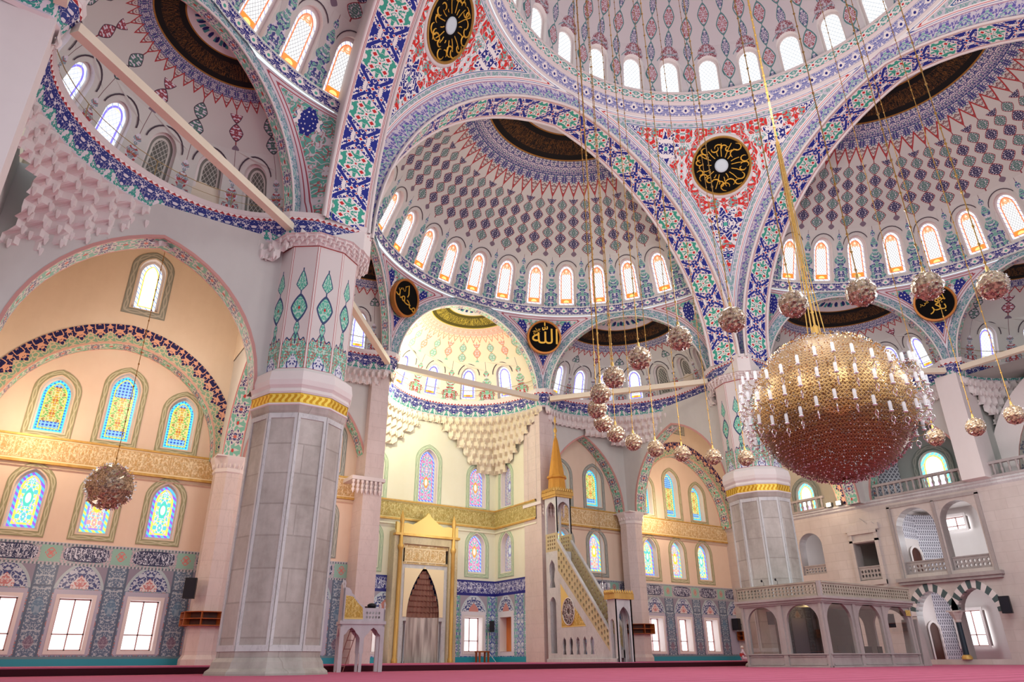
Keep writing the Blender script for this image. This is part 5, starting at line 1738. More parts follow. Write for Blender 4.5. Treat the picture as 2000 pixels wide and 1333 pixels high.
    for z0, lab in ((5.3, 'upper'), (0.3, 'lower')):
        d = MB()
        a = [(x, y) for x, y in win_outline(.85, 2.3, 0.2)]
        mpd = lambda s, t, dd=0.0: (30.0 + s * 1.5, 13.64 - dd, z0 + t)
        d.poly([mpd(x, y) for x, y in a])
        nm = num('door')
        do = struct(d.build(nm, MT['wooddark']), 'narrow arched doorway beside the lattice screen in the %s room' % lab, 'door')
        fr = MB(); o2 = scaled(a, -.14, 0); A = a[1:] + [a[0]]; B = o2[1:] + [o2[0]]
        fr.strip([mpd(x, y, .08) for x, y in A], [mpd(x, y, .08) for x, y in B], sm=False)
        fr.build('frame', MT['plasterw'], do)
    # bright windows of the rooms
    rect_window(lambda s, t, d: (32.4 - d - .7, 12.0 + s, 1.1 + t), 1.7, 2.25, 'bright barred window seen through the right striped arch')
    rect_window(lambda s, t, d: (32.4 - d - .7, 11.4 + s, 8.7 + t), 1.6, .9, 'bright window high in the upper gallery room')
def pierced(mp, w, h, label):
    """stone parapet with pierced geometric openings"""
    root = MB()
    hw = w / 2
    holes = []
    n = max(2, int(w / 0.26)); rows = 2
    x0 = -hw + .08; x1 = hw - .08; cw = (x1 - x0) / n; z0 = .1; z1 = h - .12; ch = (z1 - z0) / rows
    for i in range(n):
        for j in range(rows):
            cx = x0 + cw * (i + .5); cz = z0 + ch * (j + .5)
            holes.append([(cx + cw * .36 * cos(a * pi / 3 + (i + j) % 2 * .5), cz + ch * .38 * sin(a * pi / 3 + (i + j) % 2 * .5)) for a in range(6)])
    for d in (0.0, -0.12):
        root.holes([(-hw, 0), (hw, 0), (hw, h), (-hw, h)], holes, lambda a, b, d=d: mp(a, b, d))
    for hh in holes:
        h2 = hh + [hh[0]]; root.strip([mp(a, b, 0) for a, b in h2], [mp(a, b, -.12) for a, b in h2], sm=False)
    root.quad(mp(-hw, h, .05), mp(hw, h, .05), mp(hw, h + .08, .05), mp(-hw, h + .08, .05)); root.quad(mp(-hw, h + .08, .05), mp(hw, h + .08, .05), mp(hw, h + .08, -.17), mp(-hw, h + .08, -.17)); root.quad(mp(-hw, h, .05), mp(hw, h, .05), mp(hw, h, -.17), mp(-hw, h, -.17))
    o = root.build('parapet', MT['greymarble'])
    return struct(o, label, 'parapet')
MT['voudark'] = flat('dark_green_stone', srgb('4E5F60'), 0.5)
MT['darkgreen'] = flat('dark_column_stone', srgb('2A3540'), 0.25)
def m_lattice():
    m = Mat('carved_white_lattice', 0.5)
    u, v = m.uv()
    a = lattice(m, u, v, 0.30, 0.14).max(((v / 0.4).frac() < 0.12))
    m.bump(a, 0.05, 0.8)
    return m.color(m.mix(a, srgb('7E7C88'), srgb('E2E0E8')))
MT['lattice'] = m_lattice()
right_wall()

# upper galleries above the right wall
def upper_gallery():
    m = MB()
    m.quad((26.4, -14, 10.62), (33, -14, 10.62), (33, 27, 10.62), (26.4, 27, 10.62))
    m.quad((30.4, -14, 10.6), (30.4, 15, 10.6), (30.4, 15, 17.6), (30.4, -14, 17.6))
    m.quad((26.4, 14.9, 10.6), (30.4, 14.9, 10.6), (30.4, 14.9, 17.6), (26.4, 14.9, 17.6))
    m.quad((26.4, -14, 17.5), (33, -14, 17.5), (33, 15, 17.5), (26.4, 15, 17.5))
    m.quad((27.4, 6.0, 10.6), (30.4, 6.0, 10.6), (30.4, 6.0, 17.6), (27.4, 6.0, 17.6))
    struct(m.build('wall_upper_gallery', MT['plasterg']), 'pale grey walls of the upper gallery on the right', 'wall')
    window(lambda s, t, d: (30.05 - d, 11.0 + s, 11.2 + t), 2.0, 2.9, 'gallery', 0.0, 0.12, 'greyborder', 0.35, 'round headed bright window in the upper gallery on the right', frame=.1, proud=.0, rings=(0, .2, .3))
    l = MB()
    l.quad((30.3, 13.6, 10.62), (28.6, 14.8, 10.62), (28.6, 14.8, 15), (30.3, 13.6, 15), [(0, 0), (2, 0), (2, 4.4), (0, 4.4)])
    struct(l.build('wall_screen', MT['lattice']), 'carved lattice screen in the upper gallery', 'screen wall')
    # centre opening on the right: jamb, painted arch beyond
    XF[0] = rotq(3)
    j = MB(); j.box(-7.3, -5.9, 25.3, 27.4, 10.6, 17.5)
    struct(j.build(num('trim'), MT['plasterw']), 'white jamb between the two upper gallery openings on the right', 'jamb')
    A = parch(5.2, 6.2, 12, 10.6, 0)
    a = MB(); a.strip([(x, 28.6, z) for x, z in A], [(x, 30.2, z) for x, z in A], 0)
    a.strip([(x, 28.6, z) for x, z in A], [(x * 1.3, 28.6, 10.6 + (z - 10.6) * 1.25) for x, z in A], 1)
    struct(a.build(num('trim'), [MT['archsof_light'], MT['plasterw']]), 'painted arch with dark diamonds behind the centre opening on the right', 'arch')
    b = MB(); b.quad((-6, 31.9, 10.6), (6, 31.9, 10.6), (6, 31.9, 17.6), (-6, 31.9, 17.6))
    struct(b.build('wall_upper_gallery', MT['plasterg']), 'back wall behind the centre opening on the right', 'wall')
    XF[0] = rotq(0)
    balustrade((26.25, 13.6), (26.25, 7.1), 10.62, 'stone balustrade of the upper gallery opening with the round window')
    balustrade((26.25, 5.9), (26.25, -2.0), 10.62, 'stone balustrade of the centre opening at the right edge')
    balustrade((26.25, 25.6), (26.25, 17.6), 10.62, 'stone balustrade of the corner bay gallery beside the pier')
    # corner bay gallery on the right
    mp = lambda a, b, d=0.0: (26.4 - d, a, b)
    m = MB()
    A = parch(4.6, 5.2, 14, 10.62, 21.2)
    m.holes([(14.9, 10.62)] + A + [(26.9, 10.62), (26.9, 25), (14.9, 25)], [], mp)
    m.strip([mp(a, b) for a, b in A], [mp(a, b, -.9) for a, b in A], 1)
    B = [(min(max(a, 14.95), 26.8), b) for a, b in parch(5.5, 6.2, 14, 10.62, 21.2)]
    m.strip([mp(a, b, .04) for a, b in A], [mp(a, b, .04) for a, b in B], 2)
    m.quad((30.4, 15, 10.6), (30.4, 27, 10.6), (30.4, 27, 18), (30.4, 15, 18))
    m.quad((26.4, 26.8, 10.6), (30.4, 26.8, 10.6), (30.4, 26.8, 18), (26.4, 26.8, 18))
    struct(m.build('wall_corner_bay', [MT['peachd'], MT['archsof'], MT['darkarch']]), 'arched side wall of the right corner bay above the stone wall', 'arched wall')
    window(lambda s, t, d: (30.05 - d, 21.6 + s, 11.2 + t), 1.7, 2.7, 'gallery', 0.2, 0.12, 'greyborder', 0.3, 'bright window in the corner gallery beside the right pier', frame=.1, proud=.0, rings=(0, .2, .3))
def balustrade(a, b, z, label):
    root = empty('balustrade', (a[0], a[1], z), label, 'balustrade')
    L = hypot(b[0] - a[0], b[1] - a[1]); ux, uy = (b[0] - a[0]) / L, (b[1] - a[1]) / L
    m = MB(); m.obox((ux * L / 2, uy * L / 2), (ux, uy), (-uy, ux), L / 2, .14, .82, .98); m.build('handrail', MT['greymarble'], root)
    m = MB(); m.obox((ux * L / 2, uy * L / 2), (ux, uy), (-uy, ux), L / 2, .14, .0, .14); m.build('plinth', MT['greymarble'], root)
    n = int(L / .42)
    for i in range(n):
        t = L * (i + .5) / n
        m = MB(); m.lathe((ux * t, uy * t, 0), [(.09, .14), (.05, .22), (.10, .42), (.05, .6), (.09, .82)], 8)
        m.build('baluster', MT['greymarble'], root)
MT['plasterg'] = stone('grey_green_plaster', srgb('B9BBB4'), srgb('A9ABA6'), 0.3, 0.7)
MT['archsof_light'] = m_smallsoffit('arch_soffit_light', srgb('D6CFC4'), None, srgb('C9C2B8'), srgb('35406E'))
upper_gallery()
# ================================================================ the things in the hall
def dup(root, loc=None, rz=None, label=None, group=None, scale=None):
    r = root.copy(); COL.objects.link(r)
    if loc is not None: r.location = loc
    if rz is not None: r.rotation_euler = (0, 0, rz)
    if scale: r.scale = scale
    if label: r['label'] = label
    if group: r['group'] = group
    for ch in list(root.children):
        c = ch.copy(); COL.objects.link(c); c.parent = r
        for g in ch.children:
            d = g.copy(); COL.objects.link(d); d.parent = c
    return r

def text_mesh(body, size=1.0, depth=0.02):
    c = bpy.data.curves.new('script', 'FONT'); c.body = body; c.size = size; c.extrude = depth
    c.align_x = 'CENTER'; c.align_y = 'CENTER'
    o = bpy.data.objects.new('script', c); COL.objects.link(o)
    bpy.context.view_layer.update()
    me = bpy.data.meshes.new_from_object(o.evaluated_get(bpy.context.evaluated_depsgraph_get()))
    bpy.data.objects.remove(o)
    return me

# ---------------------------------------------------------------- medallions
def medallion(center, normal, r, label, kind):
    n = Vector(normal).normalized()
    up = Vector((0, 0, 1)); up = (up - n * up.dot(n)).normalized(); rt = up.cross(n)
    root = bpy.data.objects.new('calligraphy_medallion', None)
    root.empty_display_size = 0.1
    root.matrix_world = Matrix(((rt.x, up.x, n.x, center[0]), (rt.y, up.y, n.y, center[1]), (rt.z, up.z, n.z, center[2]), (0, 0, 0, 1)))
    COL.objects.link(root)
    tag(root, label, 'medallion', 'black and gold calligraphy medallions')
    m = MB(); m.lathe((0, 0, 0), [(r, -.35), (r, .0), (.01, .0)], 48, 0, False); m.build('disc', MT['medblack'], root)
    m = MB(); m.lathe((0, 0, 0), [(r * (1.10 if kind != 'pend' else 1.05), -.3), (r * (1.10 if kind != 'pend' else 1.05), .05), (r * 1.0, .07), (r * .97, .0)], 48, 0, False); m.build('gilt_rim', MT['giltrim' if kind != 'pend' else 'giltthin'], root)
    if kind == 'pend':
        m = MB(); m.lathe((0, 0, 0), [(r * 1.16, -.25), (r * 1.16, .0), (r * 1.05, .0)], 48); m.build('outer_rim', MT['plasterw'], root)
        m = MB(); m.lathe((0, 0, 0), [(r * .24, .0), (r * .24, .05), (r * .17, .06), (.01, .06)], 24); m.build('centre_boss', MT['lilacboss'], root)
        m = MB(); rnd = random.Random(int(center[0] * 10) + 5)
        # tall strokes converging on the boss and curls round the rim
        for i in range(17):
            a = 2 * pi * i / 17 + rnd.uniform(-.05, .05); r0 = r * rnd.uniform(.30, .42); r1 = r * rnd.uniform(.58, .9)
            if i % 3 == 2: r1 = r * .5
            m.tube([(r0 * cos(a), r0 * sin(a), .03), ((r0 + r1) / 2 * cos(a + .03), (r0 + r1) / 2 * sin(a + .03), .03), (r1 * cos(a), r1 * sin(a), .03)], .035 * r / 2, 4)
        for i in range(22):
            a = 2 * pi * i / 22 + rnd.uniform(-.08, .08); rr = r * rnd.uniform(.62, .84)
            cx, cy = rr * cos(a), rr * sin(a); q = r * rnd.uniform(.08, .14); s0 = rnd.uniform(0, 6.28); L = rnd.uniform(3.0, 5.2)
            P = []
            for k in range(9):
                t = s0 + L * k / 8; qq = q * (1 + .5 * k / 8)
                P.append((cx + qq * cos(t), cy + qq * sin(t) * .8, .03))
            m.tube(P, [.02 * r / 2 + .035 * r / 2 * sin(pi * k / 8) for k in range(9)], 4)
        m.build('gilded_script', MT['giltscript'], root)
    else:
        def put(body, x, y, size, rot=0.0, name='gilded_script'):
            me = text_mesh(body, size, .015)
            o = bpy.data.objects.new(name, me); COL.objects.link(o); me.materials.clear(); me.materials.append(MT['giltscript'])
            o.parent = root; o.location = (x, y, .03); o.rotation_euler = (0, 0, rot)
            return o
        if kind == 'allah':
            put('\ufdf2', 0.06 * r, -.02 * r, r * 1.40)
            put('\ufe9e\ufee0\ufe9f', -.52 * r, .42 * r, r * .36, .5, 'small_script')
        elif kind == 'muhammad':
            put('\ufeaa\ufee4\ufea4\ufee3', 0.02 * r, -.10 * r, r * .86, -.30)
            m = MB(); m.tube([(-.28 * r, .55 * r, .03), (0, .75 * r, .03), (.12 * r, .25 * r, .03), (.05 * r, .05 * r, .03)], .04 * r, 4); m.build('gilded_script', MT['giltscript'], root)
            put('\u0635\u0644', -.50 * r, .40 * r, r * .30, .2, 'small_script')
        else:
            put('\ufeae\ufedc\ufe91', .10 * r, -.25 * r, r * .75)
            put('\ufeee\ufe91\u0627', .25 * r, .22 * r, r * .62, .15)
            m = MB(); m.tube([(-.25 * r, .62 * r, .03), (.30 * r, .18 * r, .03), (.55 * r, .12 * r, .03)], .04 * r, 4); m.build('gilded_script', MT['giltscript'], root)
            put('\u0631\u0636', -.55 * r, .10 * r, r * .30, .2, 'small_script')
    return root
MT['medblack'] = flat('black_enamel', srgb('0D0B0A'), 0.75, 0.0, 0.1)
MT['giltrim'] = flat('orange_gilt_rim', srgb('C07A3A'), 0.4, 0.4)
MT['giltthin'] = flat('gilt_rim_thin', srgb('A87E3A'), 0.5, 0.2)
MT['giltscript'] = flat('gilded_letters', srgb('D9A53A'), 0.4, 0.35)
MT['lilacboss'] = flat('pale_boss', srgb('C9D6DA'), 0.4)
q = 0.70711
for sx, lab in ((1, 'large round black medallion on the red pendentive above the right pier'), (-1, 'large round black medallion on the red pendentive above the left pier')):
    r = 14.86
    medallion((sx * r * q, r * q, 30.98), (-sx * q * .83, -q * .83, -.56), 1.88, lab, 'pend')
def semi_med(a, side, lab, kind):
    XF[0] = rotq(side)
    rr = 13.12
    p = XF[0]((rr * cos(R(a)), SDC + rr * sin(R(a)), 22.4)); n = XF[0]((-cos(R(a)), -sin(R(a)), -.18))
    XF[0] = rotq(0)
    medallion(p, n, 1.17, lab, kind)
semi_med(64.35, 0, 'round black medallion right of the bright niche vault, single gold word in tall letters', 'allah')
semi_med(115.65, 0, 'round black medallion left of the bright niche vault, gold looping letters', 'muhammad')
semi_med(115.65, 3, 'round black medallion under the right half dome, partly behind a crystal ball', 'abu')

# ---------------------------------------------------------------- the great globe chandelier
def m_globe():
    m = Mat('gold_mesh_globe', 0.38, 0.45)
    x, y, z = m.pos()
    u, v = m.uv()
    a = ((u * 60 + v * 60).frac() < 0.24).max((u * 60 - v * 60).frac() < 0.24).max((v * 60).frac() < 0.2)
    big = m.voro(m.vec(x, y, z), 0.55)
    col = m.mix(a, srgb('6E4A2A'), srgb('D0A468'))
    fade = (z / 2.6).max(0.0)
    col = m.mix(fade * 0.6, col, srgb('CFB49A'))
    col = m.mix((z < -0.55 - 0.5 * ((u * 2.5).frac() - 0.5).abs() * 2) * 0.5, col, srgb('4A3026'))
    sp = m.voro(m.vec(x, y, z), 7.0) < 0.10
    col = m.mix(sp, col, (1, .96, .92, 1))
    m.bump(a, 0.04, 0.9)
    s = m.color(col)
    return s
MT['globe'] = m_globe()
def m_crystal(name, c, rough=0.08, metal=0.55):
    m = Mat(name, rough, metal, 0.8)
    return m.color(c)
MT['crystal'] = m_crystal('cut_crystal', srgb('E8E2E4'), 0.06, 0.6)
MT['crystald'] = m_crystal('mauve_crystal', srgb('94786E'), 0.12, 0.5)
MT['crystalg'] = m_crystal('amber_crystal', srgb('C9955A'), 0.1, 0.7)
def m_glass():
    m = Mat('clear_lamp_glass', 0.05)
    m.b.inputs['Base Color'].default_value = (.95, .97, 1, 1)
    m.b.inputs['Alpha'].default_value = 0.42
    m.b.inputs['Emission Color'].default_value = (1, .97, .92, 1); m.b.inputs['Emission Strength'].default_value = 0.0
    return m.mat
MT['lampglass'] = m_glass()
def globe():
    z0 = 8.65; RR = 2.62
    root = empty('globe_chandelier', (0, 0, z0), 'enormous golden mesh globe chandelier ringed with glass lamps in the middle of the hall', 'chandelier')
    m = MB()
    NU, NV = 64, 32
    def gp(th, ph): # slightly flattened ball with star facets
        k = 1 + 0.012 * cos(5 * th) * cos(4 * ph)
        return (RR * k * cos(ph) * cos(th), RR * k * cos(ph) * sin(th), RR * 1.0 * k * sin(ph))
    P = [[gp(2 * pi * i / NU, -pi / 2 + .01 + (pi - .02) * j / NV) for i in range(NU + 1)] for j in range(NV + 1)]
    UV = [[(i / NU * 2, j / NV) for i in range(NU + 1)] for j in range(NV + 1)]
    m.grid(P, UV, 0, False)
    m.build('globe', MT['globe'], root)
    rnd = random.Random(3)
    for nm, cnt, mat, lo, hi, sz in (('crystal_beads', 2600, 'crystal', -1, 1, .022), ('amber_beads', 2200, 'crystalg', -.5, 1, .026), ('mauve_beads', 2200, 'crystald', -1, -.1, .026)):
        m = MB()
        for i in range(cnt):
            s = rnd.uniform(lo, hi); t = rnd.uniform(0, 2 * pi); c = sqrt(1 - s * s)
            n = Vector((c * cos(t), c * sin(t), s)); p = n * (RR * 1.02 + rnd.uniform(0, .06))
            a = n.orthogonal().normalized(); b = n.cross(a); k = sz * rnd.uniform(.7, 1.3)
            i0 = m.add([p + n * k * 1.6, p + a * k, p + b * k, p - a * k, p - b * k, p - n * k])
            for f in ((0, 1, 2), (0, 2, 3), (0, 3, 4), (0, 4, 1), (5, 2, 1), (5, 3, 2), (5, 4, 3), (5, 1, 4)): m.face([i0 + q for q in f])
        o = m.build(nm, MT[mat], root); o['kind'] = 'stuff'
    # lamp arms: three wavy rings
    g = MB()
    g.tube([(-.45, 0, 0), (-.30, 0, -.08), (-.12, 0, -.09), (0, 0, 0), (0, 0, .10)], .014, 5, 0)
    for k in range(8):
        t = 2 * pi * k / 8; g.tube([(.055 * cos(t), .055 * sin(t), .08), (.055 * cos(t), .055 * sin(t), .11)], .008, 4, 1)
    g.lathe((0, 0, 0), [(.02, .08), (.075, .10), (.085, .13), (.03, .12)], 10, 1)
    g.lathe((0, 0, 0), [(.045, .13), (.058, .22), (.058, .38), (.048, .44)], 10, 2)
    ring = [(0.09 * cos(2 * pi * k / 10), 0, -.16 + .10 * sin(2 * pi * k / 10)) for k in range(11)]
    g.tube(ring, .016, 4, 1)
    g.lathe((0, 0, -.30), [(.002, -.05), (.03, 0), (.002, .06)], 6, 1, False)
    first = g.build('lamp', [MT['brass'], MT['crystal'], MT['lampglass']], root)
    n = 0
    for ring_i, (zz, cnt) in enumerate(((.62, 33), (-.15, 34), (-1.0, 32))):
        for i in range(cnt):
            a = 2 * pi * (i + .5 * (ring_i % 2)) / cnt
            z = zz + .22 * cos(5 * a)
            rr = sqrt(max(.1, RR * RR - z * z)) + .48
            o = first if n == 0 else first.copy()
            if n: COL.objects.link(o)
            o.parent = root; o.location = (rr * cos(a), rr * sin(a), z); o.rotation_euler = (0, 0, a)
            n += 1
    m = MB(); m.lathe((0, 0, 2.55), [(.02, .75), (.12, .6), (.10, .35), (.22, .3), (.22, .12), (.45, .08), (.5, -.05)], 10, 0, False); m.build('collar', MT['gold'], root)
    for k in range(6):
        a = 2 * pi * k / 6
        m = MB(); m.tube([(.30 * cos(a), .30 * sin(a), 2.75), (.16 * cos(a), .16 * sin(a), 5.5), (.06 * cos(a), .06 * sin(a), 12)], .02, 5); m.build('stay_rod', MT['gold'], root)
    m = MB(); m.tube([(0, 0, 3.2), (0, 0, 39.0)], .04, 6)
    for i in range(70):
        m.lathe((0, 0, 3.8 + i * .5), [(.04, -.05), (.07, 0), (.04, .05)], 6)
    m.build('suspension_rod', MT['gold'], root)
globe()

# ---------------------------------------------------------------- crystal balls
def m_ballmat():
    m = Mat('crystal_ball_beads', 0.25, 0.25, 0.6)
    x, y, z = m.pos()
    n = m.noise(m.vec(x, y, z), 14.0, 2)
    v = m.voro(m.vec(x, y, z), 13.0)
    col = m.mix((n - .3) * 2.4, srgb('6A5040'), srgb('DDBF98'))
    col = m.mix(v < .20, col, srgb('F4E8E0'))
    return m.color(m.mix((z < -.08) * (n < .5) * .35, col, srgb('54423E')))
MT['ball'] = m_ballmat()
MT['ballbead'] = m_crystal('ball_drop_crystal', srgb('E6D8D4'), 0.06, 0.7)
MT['chain'] = flat('brass_chain', srgb('A57B3C'), 0.4, 0.5)
def make_ball(R0, loc, ztop, label, drops=90, group='crystal ball lamps hanging in a ring'):
    root = empty('crystal_ball_lamp', loc, label, 'hanging lamp', group)
    rnd = random.Random(11)
    m = MB()
    NU, NV = 26, 14
    P = []
    for j in range(NV + 1):
        ph = -pi / 2 + .02 + (pi - .04) * j / NV; row = []
        for i in range(NU):
            k = R0 * rnd.uniform(.90, 1.05); t = 2 * pi * (i + .5 * (j % 2)) / NU
            row.append((k * cos(ph) * cos(t), k * cos(ph) * sin(t), k * sin(ph)))
        P.append(row + [row[0]])
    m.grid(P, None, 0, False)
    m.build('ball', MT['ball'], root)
    m = MB()
    for i in range(drops):
        s = rnd.uniform(-1, 1); t = rnd.uniform(0, 2 * pi); c = sqrt(1 - s * s)
        n = Vector((c * cos(t), c * sin(t), s)); p = n * R0 * 1.03
        a = n.orthogonal().normalized(); b = n.cross(a); k = R0 * .045
        i0 = m.add([p + n * k * 2, p + a * k, p + b * k, p - a * k, p - b * k])
        for f in ((0, 1, 2), (0, 2, 3), (0, 3, 4), (0, 4, 1)): m.face([i0 + q for q in f])
    o = m.build('crystal_drops', MT['ballbead'], root); o['kind'] = 'stuff'
    m = MB(); m.lathe((0, 0, R0 * .95), [(.01, .22), (.04, .18), (.05, .05), (.10, .0)], 8); m.build('cap', MT['gold'], root)
    m = MB(); m.tube([(0, 0, R0), (0, 0, ztop)], .016, 5)
    n = int(ztop / .55)
    for i in range(n): m.lathe((0, 0, R0 + .3 + i * .55), [(.016, -.05), (.042, 0), (.016, .05)], 5)
    m.build('chain', MT['chain'], root)
    return root
BL = {
 241.0: 'rightmost of the upper four, right of the covered medallion',
 229.75: 'covering part of the medallion under the right half dome',
 219.0: 'directly above the great globe, second of the upper four',
 207.7: 'up left of the great globe, leftmost of the upper four',
 196.4: 'in front of the painted arch foot above the right pier',
 184.6: 'left of the painted arch foot, over the unlit exedra windows',
 172.6: 'third down the left hand curve of balls, beside the black ring inscription',
 160.8: 'fourth down the left hand curve of balls, over the exedra windows',
 149.8: 'fifth down the left hand curve, over the white tie beam',
 138.6: 'leftmost ball of the ring, over the blue tiled cornice',
 126.2: 'just under the leftmost ball, below the blue tiled cornice',
 115.0: 'low in the curve, left above the first aisle arch',
 104.2: 'low in the curve, above the right shoulder of the first aisle arch',
 93.4: 'low in the curve, between the two aisle arches',
 82.3: 'low in the curve, at the top of the second aisle arch',
 70.6: 'low in the curve, left of the painted pier panels',
 59.6: 'in front of the teal painted panels of the right pier',
 3.8: 'small one just right of the great globe, over the gallery arch',
 -7.6: 'on the long chain right of the great globe',
 -19.0: 'at the right edge beside the painted arch of the gallery',
}
proto = None
for a, w in BL.items():
    loc = (8.35 * cos(R(a)), 8.35 * sin(R(a)), 9.0)
    lab = 'crystal ball lamp ' + w
    if proto is None: proto = make_ball(.37, loc, 34.0, lab)
    else: dup(proto, loc, R(a), lab)
make_ball(.92, (-20.55, 20.5, 7.2), 17.5, 'big dark crystal ball on a long chain in front of the left stained windows', 260, 'large side bay lamps')

# ---------------------------------------------------------------- prayer niche
def mihrab():
    cx = -0.12; y = 31.62
    root = empty('prayer_niche', (cx, y, 0.28), 'tall marble and gold prayer niche with a pointed stalactite hood', 'prayer niche')
    def part(name, mat, fn):
        m = MB(); fn(m); return m.build(name, mat, root)
    H = 8.2
    root.scale = (1.08, 1, 1)
    # outer marble frame, with opening
    def frame(m):
        o = [(-2.25, 0), (2.25, 0), (2.25, H), (-2.25, H)]
        hole = [(-1.62, 0.001), (1.62, 0.001), (1.62, 7.35), (-1.62, 7.35)]
        m.holes(o, [hole], lambda a, b: (a, -.62, b))
        m.strip([(a, -.62, b) for a, b in o + [o[0]]], [(a, .27, b) for a, b in o + [o[0]]], sm=False)
        h = hole + [hole[0]]
        m.strip([(a, -.62, b) for a, b in h], [(a, -.42, b) for a, b in h], sm=False)
    part('frame', MT['goldmarble'], frame)
    def inner(m):
        A = parch(1.12, 3.2, 10, 2.75)
        pts = [(-1.62, 0), (-1.12, 0)] + A + [(1.12, 0), (1.62, 0), (1.62, 6.05), (-1.62, 6.05)]
        m.holes(pts, [], lambda a, b: (a, -.40, b))
    part('niche_surround', MT['marblew'], inner)
    def spand(m):
        A = parch(1.12, 3.2, 10, 2.75)
        B = [(-1.38, 2.75), (-1.12, 2.75)] + A[1:-1] + [(1.12, 2.75), (1.38, 2.75), (1.38, 5.8), (-1.38, 5.8)]
        m.holes(B, [], lambda a, b: (a, -.44, b))
    part('gilded_spandrel', MT['goldband'], spand)
    def insc(m):
        m.quad((-1.45, -.46, 6.2), (1.45, -.46, 6.2), (1.45, -.46, 7.1), (-1.45, -.46, 7.1), [(0, 0), (2.9, 0), (2.9, 1), (0, 1)])
        m.box(-1.62, 1.62, -.44, -.3, 6.05, 6.2); m.box(-1.62, 1.62, -.44, -.3, 7.1, 7.35)
    part('inscription_panel', MT['goldband'], insc)
    def niche(m):
        P = []
        for z in (0, 1.0, 2.0, 2.75):
            P.append([(1.16 * cos(pi * i / 12), -.39 + .58 * sin(pi * i / 12), z) for i in range(13)])
        m.grid(P, [[(i, z) for i in range(13)] for z in range(4)], 0, False)
    part('niche_hollow', MT['stripemarble'], niche)
    def hood(m):
        T = 9
        for j in range(T):
            t0 = j / T; w = 1.12 * (1 - t0 ** 1.15); w1 = 1.12 * (1 - ((j + 1) / T) ** 1.15)
            z0 = 2.75 + 3.15 * t0; z1 = 2.75 + 3.15 * (j + 1) / T
            n = max(6, 14 - j) * 2
            def rng(w, z, ph):
                return [((w * (1 + (.14 if (i + ph) % 2 else .03))) * cos(pi * i / n), -.38 + .55 * (w / 1.12) * (1 + (.05 if (i + ph) % 2 else -.06)) * sin(pi * i / n), z) for i in range(n + 1)]
            m.strip(rng(w, z0, j), rng(w, z1 - .08, j), 0, False)
            m.strip(rng(w, z1 - .08, j), rng(w1, z1, j + 1), 0, False)
    part('stalactite_hood', MT['brownstone'], hood)
    for s in (-1, 1):
        part('gilded_colonnette', MT['gold'], lambda m, s=s: m.lathe((s * 1.86, -.72, 0), [(.18, 0), (.18, .2), (.12, .3), (.12, 6.9), (.17, 7.0), (.19, 7.2), (.12, 7.3), (.10, 8.6), (.16, 8.8), (.12, 9.1), (.02, 9.5)], 10))
        part('inner_colonnette', MT['steel'], lambda m, s=s: m.lathe((s * 1.22, -.46, 0), [(.09, 0), (.05, .15), (.05, 2.3), (.10, 2.5)], 8))
    def crest(m):
        c = [(-2.2, H - .25)] + [(2.2, H - .25), (2.2, H + .55), (1.9, H + .42), (1.5, H + .5), (1.1, H + .42), (.75, H + .62), (.45, H + .85), (.2, H + 1.05), (0, H + 1.32), (-.2, H + 1.05), (-.45, H + .85), (-.75, H + .62), (-1.1, H + .42), (-1.5, H + .5), (-1.9, H + .42), (-2.2, H + .55)]
        m.holes(c, [], lambda a, b: (a, -.70, b)); cc = c + [c[0]]
        m.strip([(a, -.70, b) for a, b in cc], [(a, -.45, b) for a, b in cc], sm=False)
    part('gilded_crest', MT['goldband2'], crest)
    part('cornice_shelf', MT['gold'], lambda m: m.box(-2.3, 2.3, -.82, -.4, H - .35, H - .2))
MT['goldmarble'] = stone('cream_gold_marble', srgb('D9CBA4'), srgb('B7A886'), 1.2, 0.35, None, .9, .3)
MT['brownstone'] = stone('brown_stalactites', srgb('9A6F5E'), srgb('7C5548'), 3.0, 0.6)
MT['goldband2'] = m_goldband('gilded_carving', srgb('C9A24A'), srgb('E8CC7E'))
def m_stripe():
    m = Mat('striped_marble', 0.35)
    x, y, z = m.pos()
    n = m.noise(m.vec(x * 3, y * 3, z * .25), 1.4, 3)
    c = m.mix((n - .35) * 3, srgb('D9CFC6'), srgb('8E7F7A'))
    return m.color(c)
MT['stripemarble'] = m_stripe()
mihrab()

